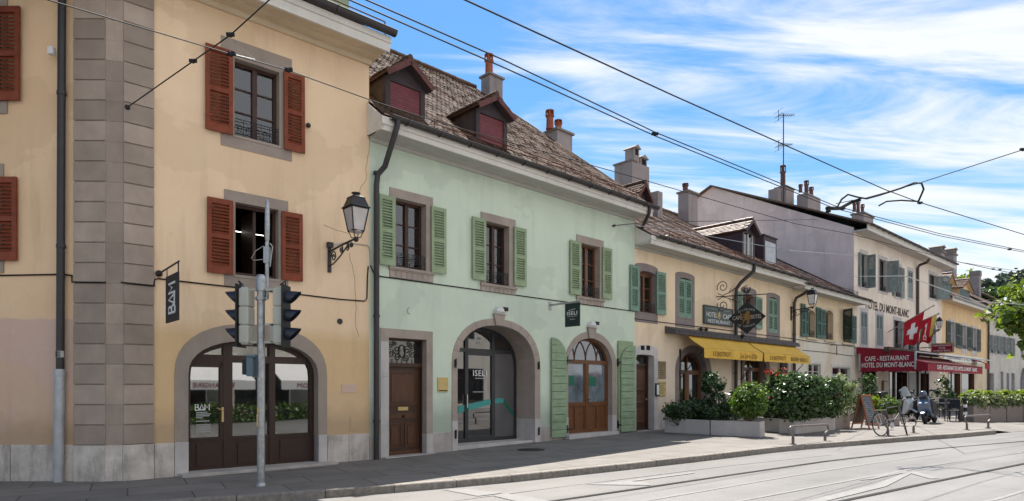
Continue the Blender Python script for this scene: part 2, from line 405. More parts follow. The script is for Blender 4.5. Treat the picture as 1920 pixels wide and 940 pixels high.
pm('gutter_metal', (0.045, 0.040, 0.040), 0.5, 0.2, 4, metal=0.3, spec=0.5)
pm('pipe_black', (0.022, 0.019, 0.021), 0.45, 0.25, 6, spec=0.5, dirt=0.3, dirtcol=(0.06, 0.045, 0.04))
pm('pipe_brown', (0.055, 0.033, 0.028), 0.45, 0.2, 6, spec=0.5)
pm('iron_black', (0.012, 0.012, 0.013), 0.45, 0.2, 20, spec=0.5)
pm('rust_iron', (0.10, 0.035, 0.02), 0.8, 0.3, 20)
pm('galvanised', (0.36, 0.37, 0.38), 0.42, 0.25, 14, 0.05, 30, metal=0.75, dirt=0.3, dirtcol=(0.22, 0.2, 0.18))
pm('zinc_grey', (0.42, 0.44, 0.47), 0.5, 0.15, 5, metal=0.4, dirt=0.25, dirtcol=(0.2, 0.19, 0.18))
pm('shutter_red', (0.19, 0.043, 0.018), 0.6, 0.25, 6, 0.1, 50, dirt=0.35, dirtcol=(0.08, 0.018, 0.012), island=0.10)
pm('shutter_sage', (0.265, 0.335, 0.205), 0.6, 0.15, 5, 0.1, 50, dirt=0.3, dirtcol=(0.15, 0.20, 0.11), island=0.07)
pm('shutter_teal', (0.16, 0.255, 0.195), 0.6, 0.18, 5, dirt=0.3, dirtcol=(0.09, 0.14, 0.11), island=0.08)
pm('shutter_pine', (0.055, 0.125, 0.105), 0.6, 0.18, 5, dirt=0.3, dirtcol=(0.03, 0.07, 0.06), island=0.08)
pm('shutter_worn', (0.19, 0.235, 0.23), 0.65, 0.25, 9, dirt=0.6, dirtcol=(0.09, 0.10, 0.10), island=0.08)
pm('shutter_dark', (0.02, 0.045, 0.042), 0.5, 0.2, 6)
pm('plank_green', (0.245, 0.335, 0.215), 0.65, 0.2, 5, 0.15, 40, island=0.10, dirt=0.4, dirtcol=(0.12, 0.18, 0.12), stretch=(0.5, 1, 3))
pm('frame_brown', (0.050, 0.018, 0.012), 0.5, 0.2, 8, spec=0.4)
pm('frame_dark', (0.035, 0.016, 0.011), 0.45, 0.25, 8, spec=0.4, stretch=(4, 4, 0.5))
pm('frame_oak', (0.135, 0.052, 0.018), 0.45, 0.35, 7, spec=0.4, stretch=(6, 6, 0.5))
pm('door_brown', (0.050, 0.021, 0.011), 0.45, 0.4, 7, 0.05, 30, spec=0.4, stretch=(7, 7, 0.5), dirt=0.3, dirtcol=(0.03, 0.014, 0.008))
pm('door_panel', (0.085, 0.034, 0.014), 0.42, 0.45, 7, 0.05, 30, spec=0.4, stretch=(9, 9, 0.5))
pm('frame_anthracite', (0.028, 0.030, 0.034), 0.4, 0.1, 5, spec=0.5)
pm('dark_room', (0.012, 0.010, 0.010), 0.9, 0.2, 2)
pm('roller_red', (0.175, 0.042, 0.05), 0.5, 0.15, 6, island=0.06)
pm('dormer_dark', (0.052, 0.038, 0.042), 0.7, 0.2, 4, dirt=0.3, dirtcol=(0.09, 0.07, 0.06))
pm('dormer_side', (0.085, 0.06, 0.045), 0.8, 0.3, 3, dirt=0.4, dirtcol=(0.04, 0.03, 0.025))
pm('dormer_purple', (0.05, 0.034, 0.04), 0.6, 0.15, 3)
pm('verge_red', (0.115, 0.045, 0.04), 0.7, 0.25, 5)
pm('tile_brown', (0.088, 0.050, 0.033), 0.85, 0.3, 0.9, island=0.2, dirt=0.6, dirtcol=(0.065, 0.058, 0.036))
pm('tile_warm', (0.125, 0.078, 0.058), 0.55, 0.2, 1.2, island=0.24, dirt=0.4, dirtcol=(0.09, 0.07, 0.055))
pm('tile_dark', (0.055, 0.035, 0.038), 0.8, 0.2, 1.2, island=0.3)
pm('terracotta', (0.30, 0.085, 0.04), 0.75, 0.2, 6, dirt=0.5, dirtcol=(0.08, 0.04, 0.03))
pm('terracotta_dark', (0.14, 0.065, 0.05), 0.8, 0.25, 6, dirt=0.5, dirtcol=(0.05, 0.035, 0.03))
pm('cap_stone', (0.21, 0.18, 0.16), 0.85, 0.2, 6)
pm('lamp_glass', (0.50, 0.46, 0.45), 0.35, 0.12, 5, dirt=0.3, dirtcol=(0.3, 0.24, 0.2))
pm('lamp_white', (0.66, 0.66, 0.64), 0.35, 0.1, 5)
pm('sign_black', (0.010, 0.011, 0.013), 0.5, 0.1, 5, spec=0.4)
pm('sign_green', (0.010, 0.026, 0.024), 0.5, 0.1, 5, spec=0.4)
pm('sign_slate', (0.075, 0.095, 0.095), 0.5, 0.12, 5, spec=0.3, dirt=0.25, dirtcol=(0.04, 0.05, 0.05))
pm('sign_charcoal', (0.028, 0.028, 0.028), 0.55, 0.15, 5, dirt=0.3, dirtcol=(0.05, 0.045, 0.04))
pm('sign_white', (0.70, 0.70, 0.66), 0.5, 0.08, 5)
pm('letter_white', (0.72, 0.72, 0.70), 0.6, 0.05, 5)
pm('letter_grey', (0.34, 0.35, 0.34), 0.6, 0.1, 5)
pm('letter_cream', (0.50, 0.47, 0.40), 0.6, 0.15, 8)
pm('letter_gold', (0.50, 0.33, 0.10), 0.45, 0.2, 8)
pm('letter_bronze', (0.26, 0.15, 0.05), 0.45, 0.2, 8)
pm('letter_ink', (0.055, 0.038, 0.03), 0.7, 0.15, 8)
pm('letter_faded', (0.20, 0.10, 0.02), 0.8, 0.15, 8)
pm('letter_red', (0.35, 0.05, 0.05), 0.7, 0.1, 8)
pm('brass', (0.50, 0.38, 0.16), 0.4, 0.15, 6, metal=0.5)
pm('bronze_plate', (0.24, 0.18, 0.10), 0.5, 0.2, 6, metal=0.3)
pm('awning_yellow', (0.70, 0.43, 0.075), 0.8, 0.10, 1.5, stretch=(1, 0.4, 0.4), dirt=0.2, dirtcol=(0.42, 0.25, 0.03))
pm('awning_red', (0.25, 0.012, 0.03), 0.8, 0.10, 1.5)
pm('awning_sunlit', (0.62, 0.24, 0.23), 0.8, 0.12, 1.5)  # red awning's top slope: strong sun painted in as a paler pink
pm('awning_white', (0.78, 0.77, 0.75), 0.8, 0.05, 1.5)
pm('hood_metal', (0.10, 0.09, 0.10), 0.5, 0.2, 6, metal=0.3, dirt=0.3, dirtcol=(0.2, 0.18, 0.17), stretch=(8, 1, 1))
pm('concrete_planter', (0.42, 0.39, 0.38), 0.85, 0.10, 3, 0.15, 50, island=0.05, dirt=0.3, dirtcol=(0.27, 0.24, 0.23))
pm('gravel_planter', (0.27, 0.225, 0.20), 0.9, 0.2, 25, 0.4, 70)
pm('soil', (0.03, 0.022, 0.015), 0.95, 0.3, 20, 0.5, 40)
pm('bark', (0.10, 0.075, 0.055), 0.9, 0.3, 8, 0.6, 20, stretch=(4, 4, 0.6))
pm('rack_paint', (0.17, 0.145, 0.14), 0.4, 0.2, 9, metal=0.4, dirt=0.3, dirtcol=(0.09, 0.06, 0.05))
pm('frame_wood', (0.30, 0.10, 0.035), 0.55, 0.25, 8, stretch=(1, 1, 5))
pm('slate_board', (0.075, 0.085, 0.10), 0.55, 0.3, 4, dirt=0.3, dirtcol=(0.14, 0.15, 0.16))
pm('board_back', (0.13, 0.085, 0.06), 0.75, 0.2, 6)
pm('rubber', (0.014, 0.014, 0.014), 0.75, 0.1, 20)
pm('bike_paint', (0.10, 0.085, 0.09), 0.35, 0.1, 10, metal=0.4, spec=0.6)
pm('chrome', (0.55, 0.55, 0.56), 0.22, 0.1, 10, metal=0.9)
pm('scooter_white', (0.62, 0.66, 0.68), 0.25, 0.05, 5, spec=0.6, coat=0.5)
pm('scooter_blue', (0.09, 0.13, 0.20), 0.25, 0.1, 5, spec=0.6, coat=0.5)
pm('scooter_dark', (0.016, 0.016, 0.019), 0.35, 0.1, 5, spec=0.5, coat=0.3)
pm('helmet_blue', (0.025, 0.05, 0.11), 0.2, 0.1, 5, spec=0.6, coat=0.6)
pm('seat_cover', (0.04, 0.033, 0.034), 0.7, 0.2, 6)
pm('signal_body', (0.42, 0.425, 0.37), 0.5, 0.06, 3, dirt=0.25, dirtcol=(0.22, 0.21, 0.18))
pm('signal_navy', (0.012, 0.016, 0.032), 0.4, 0.1, 6, spec=0.5)
pm('signal_blue', (0.10, 0.15, 0.19), 0.5, 0.1, 6)
pm('white_metal', (0.62, 0.62, 0.62), 0.4, 0.05, 6)
pm('flag_red', (0.50, 0.02, 0.035), 0.8, 0.06, 2)
pm('flag_white', (0.80, 0.78, 0.76), 0.8, 0.04, 2)
pm('flag_yellow', (0.72, 0.60, 0.16), 0.8, 0.04, 2)
pm('teal_film', (0.055, 0.30, 0.28), 0.35, 0.05, 3)
pm('teal_dark', (0.015, 0.13, 0.085), 0.35, 0.05, 3)
pm('frost_grey', (0.115, 0.11, 0.115), 0.3, 0.15, 1.2)
pm('frost_blue', (0.15, 0.18, 0.21), 0.06, 0.5, 1.6, spec=1.0, coat=1.0)
pm('petal_red', (0.40, 0.05, 0.02), 0.6, 0.2, 20)
pm('furniture_dark', (0.035, 0.035, 0.045), 0.6, 0.2, 6)
pm('steel_rail', (0.03, 0.026, 0.024), 0.5, 0.15, 5, metal=0.2)
pm('wire_black', (0.010, 0.010, 0.012), 0.6, 0.1, 5)
pm('wire_bright', (0.42, 0.42, 0.43), 0.35, 0.1, 5, metal=0.6)
pm('road_paint', (0.222, 0.218, 0.212), 0.5, 0.14, 9, 0.3, 170, dirt=0.8, dirtcol=(0.19, 0.185, 0.18))
pm('cast_iron', (0.035, 0.033, 0.032), 0.6, 0.2, 30, 0.3, 90, metal=0.4)
m, t, b = base_mat('road_asphalt'); b.inputs['Roughness'].default_value = 0.44; b.inputs['Specular IOR Level'].default_value = 0.5
tcn = node(t, 'ShaderNodeTexCoord'); mpn = node(t, 'ShaderNodeMapping'); t.links.new(tcn.outputs['Object'], mpn.inputs[0]); mpn.inputs['Rotation'].default_value = (0, 0, R(-32))
def anoise(sc, st, det, rough, a, b_, lo, hi, src=mpn):
    mp_ = node(t, 'ShaderNodeMapping'); mp_.inputs['Scale'].default_value = st; t.links.new(src.outputs[0], mp_.inputs[0])
    n_ = node(t, 'ShaderNodeTexNoise'); n_.inputs['Scale'].default_value = sc; n_.inputs['Detail'].default_value = det; n_.inputs['Roughness'].default_value = rough; t.links.new(mp_.outputs[0], n_.inputs['Vector'])
    r_ = node(t, 'ShaderNodeMapRange'); t.links.new(n_.outputs['Fac'], r_.inputs['Value'])
    for q_, v_ in enumerate((a, b_, lo, hi)): r_.inputs[1 + q_].default_value = v_
    return r_.outputs[0], n_.outputs['Fac']
def amul(p_, q_):
    x_ = node(t, 'ShaderNodeMath', operation='MULTIPLY'); t.links.new(p_, x_.inputs[0]); t.links.new(q_, x_.inputs[1]); return x_.outputs[0]
wear = anoise(1.1, (0.06, 1.0, 1), 5, 0.6, 0.32, 0.68, 0.82, 1.14)[0]; blot = anoise(0.5, (1, 1, 1), 8, 0.65, 0.3, 0.7, 0.86, 1.10)[0]
grit, gf = anoise(95, (1, 1, 1), 3, 0.6, 0.35, 0.65, 0.78, 1.22); spots = anoise(2.2, (1, 1.4, 1), 9, 0.75, 0.63, 0.72, 1.0, 0.80)[0]
patch_ = anoise(0.16, (0.5, 1.3, 1), 1, 0.3, 0.56, 0.565, 1.0, 0.88)[0]
vo = node(t, 'ShaderNodeTexVoronoi', feature='DISTANCE_TO_EDGE'); vo.inputs['Scale'].default_value = 0.42; t.links.new(mpn.outputs[0], vo.inputs['Vector'])
wv_ = node(t, 'ShaderNodeMixRGB'); wv_.inputs['Fac'].default_value = 0.2; nw = node(t, 'ShaderNodeTexNoise'); nw.inputs['Scale'].default_value = 1.7; nw.inputs['Detail'].default_value = 6
t.links.new(mpn.outputs[0], wv_.inputs['Color1']); t.links.new(mpn.outputs[0], nw.inputs['Vector']); t.links.new(nw.outputs['Color'], wv_.inputs['Color2']); t.links.new(wv_.outputs[0], vo.inputs['Vector'])
crk = node(t, 'ShaderNodeMapRange'); t.links.new(vo.outputs['Distance'], crk.inputs['Value']); crk.inputs[1].default_value = 0.0; crk.inputs[2].default_value = 0.006; crk.inputs[3].default_value = 0.86; crk.inputs[4].default_value = 1.0
val = amul(amul(amul(wear, blot), amul(grit, spots)), amul(crk.outputs[0], patch_))
vm = node(t, 'ShaderNodeVectorMath', operation='SCALE'); vm.inputs[0].default_value = (0.175, 0.169, 0.163); t.links.new(val, vm.inputs['Scale']); t.links.new(vm.outputs[0], b.inputs['Base Color'])
bp = node(t, 'ShaderNodeBump'); bp.inputs['Strength'].default_value = 0.5; bp.inputs['Distance'].default_value = 0.012; t.links.new(gf, bp.inputs['Height']); t.links.new(bp.outputs[0], b.inputs['Normal'])
pm('kerb_granite', (0.21, 0.19, 0.17), 0.75, 0.3, 14, 0.4, 60, island=0.12, dirt=0.5, dirtcol=(0.12, 0.10, 0.085))
glass('glass'); glass_clear('glass_clear', 2.3); pm('curtain', (0.80, 0.80, 0.77), 0.9, 0.1, 4); glass('glass_blue', (0.012, 0.018, 0.03), ior=2.6); glass('glass_shop', (0.010, 0.010, 0.010), ior=2.5)
for nm, cc, em in (('tube_light', (1, 0.93, 0.8), 6.0),):
    m, t, b = base_mat(nm); b.inputs['Emission Color'].default_value = c4(cc); b.inputs['Emission Strength'].default_value = em * .5
m, t, b = base_mat('windscreen'); b.inputs['Base Color'].default_value = (0.8, 0.85, 0.85, 1); b.inputs['Roughness'].default_value = 0.12; b.inputs['Alpha'].default_value = 0.42
leafmat('leaf_dark', (0.018, 0.042, 0.016), (0.04, 0.085, 0.022), 0.35, 0.2, 0.6)
leafmat('leaf_laurel', (0.022, 0.05, 0.018), (0.065, 0.12, 0.028), 0.32, 0.25, 0.6)
leafmat('leaf_bright', (0.035, 0.085, 0.014), (0.10, 0.165, 0.02), 0.4, 0.35, 0.5)
leafmat('leaf_lime', (0.12, 0.20, 0.02), (0.24, 0.30, 0.03), 0.45, 0.35, 0.4)
leafmat('leaf_variegated', (0.10, 0.15, 0.05), (0.30, 0.32, 0.16), 0.4, 0.3, 0.5)
leafmat('leaf_plane', (0.05, 0.09, 0.018), (0.19, 0.25, 0.04), 0.4, 0.4, 0.5)
leafmat('needle', (0.04, 0.07, 0.05), (0.08, 0.11, 0.07), 0.6, 0.15, 0.3)

# sidewalk: big concrete slabs with joints, laid along the kerb
m, t, b = base_mat('sidewalk_slabs'); b.inputs['Roughness'].default_value = 0.72; b.inputs['Specular IOR Level'].default_value = 0.3
tcn = node(t, 'ShaderNodeTexCoord'); mpn = node(t, 'ShaderNodeMapping'); t.links.new(tcn.outputs['Object'], mpn.inputs[0]); mpn.inputs['Rotation'].default_value = (0, 0, R(-31))
br = node(t, 'ShaderNodeTexBrick'); t.links.new(mpn.outputs[0], br.inputs['Vector'])
br.inputs['Scale'].default_value = 1.0; br.inputs['Brick Width'].default_value = 1.35; br.inputs['Row Height'].default_value = 0.85; br.inputs['Mortar Size'].default_value = 0.014; br.inputs['Mortar Smooth'].default_value = 0.3
br.inputs['Color1'].default_value = (0.165, 0.152, 0.14, 1); br.inputs['Color2'].default_value = (0.195, 0.18, 0.166, 1); br.inputs['Mortar'].default_value = (0.07, 0.064, 0.058, 1); br.offset = 0.37
nz = node(t, 'ShaderNodeTexNoise'); nz.inputs['Scale'].default_value = 1.4; nz.inputs['Detail'].default_value = 9; nz.inputs['Roughness'].default_value = 0.65; t.links.new(tcn.outputs['Object'], nz.inputs['Vector'])
rr = node(t, 'ShaderNodeMapRange'); t.links.new(nz.outputs['Fac'], rr.inputs['Value']); rr.inputs[1].default_value = 0.3; rr.inputs[2].default_value = 0.7; rr.inputs[3].default_value = 0.78; rr.inputs[4].default_value = 1.12
vs = node(t, 'ShaderNodeVectorMath', operation='SCALE'); t.links.new(br.outputs['Color'], vs.inputs[0]); t.links.new(rr.outputs[0], vs.inputs['Scale'])
sg_ = node(t, 'ShaderNodeTexNoise'); sg_.inputs['Scale'].default_value = 5.5; sg_.inputs['Detail'].default_value = 8; sg_.inputs['Roughness'].default_value = 0.75; t.links.new(tcn.outputs['Object'], sg_.inputs['Vector'])
sr_ = node(t, 'ShaderNodeMapRange'); t.links.new(sg_.outputs['Fac'], sr_.inputs['Value']); sr_.inputs[1].default_value = 0.60; sr_.inputs[2].default_value = 0.72; sr_.inputs[3].default_value = 1.0; sr_.inputs[4].default_value = 0.72
vs2 = node(t, 'ShaderNodeVectorMath', operation='SCALE'); t.links.new(vs.outputs[0], vs2.inputs[0]); t.links.new(sr_.outputs[0], vs2.inputs['Scale']); vs = vs2
n2 = node(t, 'ShaderNodeTexNoise'); n2.inputs['Scale'].default_value = 160; t.links.new(tcn.outputs['Object'], n2.inputs['Vector'])
bp = node(t, 'ShaderNodeBump'); bp.inputs['Strength'].default_value = 0.3; bp.inputs['Distance'].default_value = 0.01; t.links.new(n2.outputs['Fac'], bp.inputs['Height'])
t.links.new(bp.outputs[0], b.inputs['Normal']); t.links.new(vs.outputs[0], b.inputs['Base Color'])

# ------------------------------------------------------------------ facade frames (plan)
GF = Fac((-0.223333 * 14.15, 14.15), 46.3)
BF = Fac((-0.223333 * 14.15, 14.15), 48.4)
uG1 = GF.u(1190)
YF = Fac(GF.pt(uG1)[:2], 46.3)
uY1 = YF.u(1485)
CF = Fac(YF.pt(uY1)[:2], 46.3)
uC1 = CF.u(1601)
HF = Fac(CF.pt(uC1)[:2], 47.9)
uH1 = HF.u(1766)
OF = Fac(HF.pt(uH1)[:2], 47.9)
uO1 = OF.u(1851)
LF = Fac(OF.pt(uO1)[:2], 47.9)
uBc = BF.u(225)
pc = BF.pt(uBc)
SF = Fac((-0.6335 * (pc.y - 0.01), pc.y - 0.01), 90)      # side wall of the corner house, square to the view

# ------------------------------------------------------------------ ground
def sm(a, b, x):
    k = min(1, max(0, (x - a) / (b - a))); return k * k * (3 - 2 * k)
def G(p):
    s = (p[0] - GF.P.x) * GF.d.x + (p[1] - GF.P.y) * GF.d.y
    return 0.20 * sm(-3, 15, s)
def gp(x, y, dz=0.0):                         # pixel -> point on the ground (+dz)
    z = dz
    for _ in range(12):
        Yd = FPX * (CAMZ - z) / (y - HY); P = Vector(((x - CXP) / FPX * Yd, Yd, z)); z = G(P) + dz
    P.z = z; return P
DROP = -0.13
rb = MB(); xs = [-90 + 2 * i if True else 0 for i in range(0, 116)]; ys = [-60 + 2 * i for i in range(0, 131)]
n = len(ys)
rb.add([(x, y, G((x, y)) + DROP) for x in xs for y in ys], [(i * n + j, (i + 1) * n + j, (i + 1) * n + j + 1, i * n + j + 1) for i in range(len(xs) - 1) for j in range(n - 1)])
rb.add([(-1500, -1500, -0.6), (1500, -1500, -0.6), (1500, 1500, -0.6), (-1500, 1500, -0.6)], [(0, 1, 2, 3)])
struct(rb.build('road', 'road_asphalt', normals=False))
KP = [gp(*p) for p in ((340, 937.5), (540, 923.5), (800, 905), (960, 891), (1115, 875.5), (1300, 856), (1482, 835.5), (1640, 824), (1792, 813.5), (1868, 807))]
d0 = (KP[0] - KP[1]).normalized(); KP = [KP[0] + d0 * 14, KP[0] + d0 * 5] + KP
e0 = (KP[-1] - KP[-2]).normalized(); KEND = KP[-1] + Vector((1.6, 1.9, 0))
def resample(P, step):
    out = [P[0].copy()]
    for a, b in zip(P, P[1:]):
        k = max(1, int((b - a).length / step))
        out += [a.lerp(b, (i + 1) / k) for i in range(k)]
    return out
KS = resample(KP, 0.5)
for p in KS: p.z = G(p)
def inward(i):
    a = KS[max(0, i - 1)]; b = KS[min(len(KS) - 1, i + 1)]; t_ = (b - a); t_.z = 0; t_.normalize(); return Vector((-t_.y, t_.x, 0))
# kerb stones, one run of blocks with joints
kb = MB(); i = 0; KW = 0.16
while i < len(KS) - 1:
    j = min(len(KS) - 1, i + 2); q = []
    for k, sh in ((i, 0.006), (j, -0.006)):
        t_ = (KS[j] - KS[i]).normalized(); p = KS[k] + t_ * sh; w = inward(k); z = G(p); jit = random.uniform(-0.004, 0.004)
        q.append([p + w * 0.012 + Vector((0, 0, jit)), p + w * KW + Vector((0, 0, jit)), p + w * KW + Vector((0, 0, -0.3)), p + Vector((0, 0, -0.3)), p + Vector((0, 0, -0.014 + jit))])
    o = len(kb.v); kb.v += [tuple(v) for r_ in q for v in r_]
    kb.f += [(o, o + 1, o + 2, o + 3, o + 4), (o + 9, o + 8, o + 7, o + 6, o + 5)] + [(o + a, o + (a + 1) % 5, o + 5 + (a + 1) % 5, o + 5 + a) for a in range(5)]
    i = j
struct(kb.build('kerb', 'kerb_granite'))
# pavement sheet from the kerb to well behind the facades
sb = MB(); rows = []
for i, p in enumerate(KS):
    w = inward(i); row = []
    for kk in range(0, 24):
        q = p + w * (KW - 0.002 + kk * 0.8); row.append((q.x, q.y, G(q) - 0.003))
    rows.append(row)
for r_ in rows: sb.v += r_
m_ = 24
sb.f += [(i * m_ + j, (i + 1) * m_ + j, (i + 1) * m_ + j + 1, i * m_ + j + 1) for i in range(len(rows) - 1) for j in range(m_ - 1)]
o = len(sb.v); far = []
a0 = KS[-1] + inward(len(KS) - 1) * KW
for k in range(31):                            # beyond the kerb's end the pavement meets a level forecourt
    base = a0 + Vector((0.86, 0.51, 0)) * (k * 1.5) + Vector((0.55, 0.83, 0)) * 0
    for j in range(26):
        q = base + Vector((-0.51, 0.86, 0)) * (j * 0.9); sb.v.append((q.x, q.y, G(q) - 0.003 - (0.118 if k > 0 and j == 0 else 0)))
sb.f += [(o + k * 26 + j, o + (k + 1) * 26 + j, o + (k + 1) * 26 + j + 1, o + k * 26 + j + 1) for k in range(30) for j in range(25)]
struct(sb.build('sidewalk', 'sidewalk_slabs', normals=False))
# pavement across the street, where the photographer stands, starts at its own kerb
# tram rails and paint, laid on the road
def ribbon(pts, wid, dz, name, mat_, rot=None):
    P = resample([gp(x, y, DROP) for x, y in pts], 0.6); mb = MB(); L_ = []; R_ = []
    for i, p in enumerate(P):
        t_ = P[min(i + 1, len(P) - 1)] - P[max(i - 1, 0)]; t_.z = 0; t_.normalize(); w = Vector((-t_.y, t_.x, 0)) * wid / 2
        L_.append(p + w + Vector((0, 0, dz))); R_.append(p - w + Vector((0, 0, dz)))
    mb.strip(L_, R_, closed=False); return struct(mb.build(name, mat_, normals=False))
rail1 = [(700, 985), (1039, 940), (1360, 892.7), (1541, 866.5), (1745, 843), (1920, 828), (2050, 818)]
rail2 = [(1330, 985), (1580, 940), (1739, 906.5), (1920, 870), (2100, 842)]
for rl in (rail1, rail2):
    ribbon(rl, 0.10, 0.006, 'tram_rail', 'steel_rail')
    ribbon(rl, 0.07, 0.010, 'tram_rail_groove', 'rubber')
ribbon([(790, 948), (855, 939), (1080, 909.6), (1360, 874.6), (1560, 853)], 0.04, 0.006, 'road_marking', 'road_paint')
ribbon([(1130, 955), (1208, 940), (1360, 914), (1482, 893), (1610, 873), (1760, 851)], 0.075, 0.006, 'road_marking', 'road_paint')
ribbon([(1300, 955), (1386, 940), (1611, 898), (1745, 874), (1920, 848)], 0.075, 0.006, 'road_marking', 'road_paint')
ribbon([(1835, 943), (1867, 937), (1920, 921), (2000, 900)], 0.075, 0.006, 'road_marking', 'road_paint')
def patch(px, name='road_marking'):
    P = [gp(x, y, DROP) + Vector((0, 0, 0.010)) for x, y in px]; struct(MB().quad(*P).build(name, 'road_paint', normals=False))
patch([(829, 919), (877, 918.5), (943, 925.6), (896, 931.4)]); patch([(925, 931), (952, 926.5), (1050, 943), (975, 943)])
patch([(1094, 909.6), (1176, 903.5), (1214, 905), (1220, 911)]); patch([(1150, 905.5), (1300, 886), (1303, 888), (1176, 905)])
patch([(1500, 943), (1640, 910), (1699, 886), (1710, 888), (1662, 913), (1540, 943)]); patch([(1699, 886), (1712, 884), (1762, 898), (1745, 899)])
patch([(1608, 902), (1690, 884), (1712, 884), (1640, 899)])
MB().lathe([(0.34, 0), (0.34, 0.006), (0.30, 0.008), (0, 0.008)], gp(996, 843.5), 28).build('manhole_cover', 'cast_iron', smooth=True)['kind'] = 'structure'
# ------------------------------------------------------------------ building components
def shutter(par, w, h, m, M, panel=0.0, arch=0.0, flip=False):
    """louvred leaf: stiles, rails and sloping slats, one mesh; panel = solid lower share"""
    mb = MB(); st = min(0.075, w * 0.2); t = 0.02
    rails = [0.0, h * 0.47, h - 0.10] if not panel else [0.0, h * panel, h - 0.09]
    mb.box(0, st, -t, t, 0, h); mb.box(w - st, w, -t, t, 0, h)
    rh = [0.15, 0.085, 0.10] if not panel else [0.10, 0.09, 0.09]
    for z, q in zip(rails, rh): mb.box(st, w - st, -t, t, z, z + q)
    for k in range(2):
        a, b_ = rails[k] + rh[k], rails[k + 1]
        if panel and k == 0:
            mb.box(st, w - st, -t * 0.4, t * 0.4, a, b_); mb.box(st + 0.04, w - st - 0.04, -t * 0.8, t * 0.8, a + 0.05, b_ - 0.05); continue
        nsl = max(4, int((b_ - a) / 0.062)); s_ = (b_ - a) / nsl
        for i in range(nsl):
            mb.box(st, w - st, -0.036, 0.036, -0.005, 0.005, T(0, 0, a + s_ * (i + 0.5)) @ RX(R(52)))
    for z in (0.16 * h, 0.86 * h): mb.box(-0.012, 0.11, -t - 0.006, -t, z, z + 0.03)
    return mb.build('shutter', m, par, M @ RZ(R(random.uniform(-1.6, .6))) @ RY(R(random.uniform(-.35, .35))))
def railing(par, u0, u1, z0, h, y, style=0):
    mb = MB(); r = 0.008
    for z in (z0 + 0.02, z0 + h, z0 + h - 0.05): mb.tube([(u0, y, z), (u1, y, z)], r, 6)
    k = max(3, int((u1 - u0) / 0.16)); s_ = (u1 - u0) / k
    for i in range(k):
        c = u0 + s_ * (i + 0.5); rad = min(s_ * 0.44, (h - 0.07) * 0.45)
        pts = []
        for a in range(22):
            th = a / 21 * 2 * math.pi * 1.35; rr_ = rad * (1 - a / 30); sg = 1 if i % 2 else -1
            pts.append((c + sg * rr_ * math.cos(th), y, z0 + 0.02 + (h - 0.07) / 2 + rr_ * math.sin(th)))
        mb.tube(pts, 0.006, 5)
        mb.tube([(c + s_ / 2, y, z0), (c + s_ / 2, y, z0 + h)], 0.006, 5)
    return mb.build('railing', 'iron_black', par)
def ol_of(r, arch=None):
    u0, u1, z0, z1 = r
    return rect_ol(*r) if arch is None else arch_ol(u0, u1, z0, z1 - arch, z1, 2.0, 12)
def window(par, inn, out, stone, proud=0.025, depth=0.22, arch=None, fcol='frame_brown', gl='glass', rows=3, rail=True, shut=(), scol='shutter_red', panel=0.0, opened=False, label=None, blank=False, name='window', single=False, clear=0.0):
    u0, u1, z0, z1 = inn
    o2 = rect_ol(*out) if arch is None else arch_ol(out[0], out[1], out[2], out[3] - arch * 1.15, out[3], 2.0, 12)
    w = surround(o2, ol_of(inn, arch), proud, depth)
    w.box(u0 - 0.03, u1 + 0.03, -proud - 0.012, depth - 0.01, z0 - 0.05, z0 - 0.002)
    wo = w.build(name, stone, par)
    if label: wo['label'] = label
    if not blank:
        f = MB(); e = 0.055; ya, yb = depth - 0.055, depth + 0.01
        f.box(u0, u0 + e, ya, yb, z0, z1); f.box(u1 - e, u1, ya, yb, z0, z1); f.box(u0 + e, u1 - e, ya, yb, z0, z0 + 0.07); f.box(u0 + e, u1 - e, ya, yb, z1 - e - (arch or 0), z1)
        um = (u0 + u1) / 2
        if not opened:
            if not single: f.box(um - 0.045, um + 0.045, ya - 0.012, yb, z0 + 0.07, z1 - e)
            for i in range(1, rows):
                z = z0 + 0.07 + (z1 - (arch or 0) - z0 - 0.12) * i / rows
                f.box(u0 + e, u1 - e, ya + 0.015, yb, z - 0.013, z + 0.013)
            MB().box(u0 + e * 0.5, u1 - e * 0.5, depth - 0.012, depth + 0.004, z0 + 0.03, z1 - 0.02).build('pane', 'glass_clear' if clear else gl, wo)
            if clear:
                x0, x1, y0, y1, za, zc = u0 - .25, u1 + .25, depth + .012, depth + 1.3, z0 - .2, z1 + .2
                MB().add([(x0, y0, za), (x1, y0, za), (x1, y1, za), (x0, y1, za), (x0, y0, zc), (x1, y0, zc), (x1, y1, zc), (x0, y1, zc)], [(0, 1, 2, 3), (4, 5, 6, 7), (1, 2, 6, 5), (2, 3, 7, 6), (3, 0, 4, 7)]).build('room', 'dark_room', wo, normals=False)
                cu_ = MB(); wd_ = (u1 - u0) * clear
                for a_, b_ in ((u0 + .02, u0 + wd_), (u1 - wd_ * .8, u1 - .02)):
                    k_ = 14; lo_ = [(a_ + (b_ - a_) * i / k_, depth + .045 + .018 * math.sin(i * 2.1), z0 + .05) for i in range(k_ + 1)]
                    cu_.strip(lo_, [(x, y, z1) for x, y, z in lo_], False)
                cu_.build('curtain', 'curtain', wo)
        f.build('frame', fcol, wo)
    if rail: railing(wo, u0 + 0.01, u1 - 0.01, z0 + 0.03, 0.30, 0.03)
    for sdef in shut:
        a, b_, za, zb = sdef[:4]; ang = sdef[4] if len(sdef) > 4 else 0; y = sdef[5] if len(sdef) > 5 else -0.055
        if ang == 0: shutter(wo, b_ - a, zb - za, scol, T(a, y, za), panel)
        else: shutter(wo, sdef[6] if len(sdef) > 6 else b_ - a, zb - za, scol, T(a, y, za) @ RZ(ang), panel)
    return wo
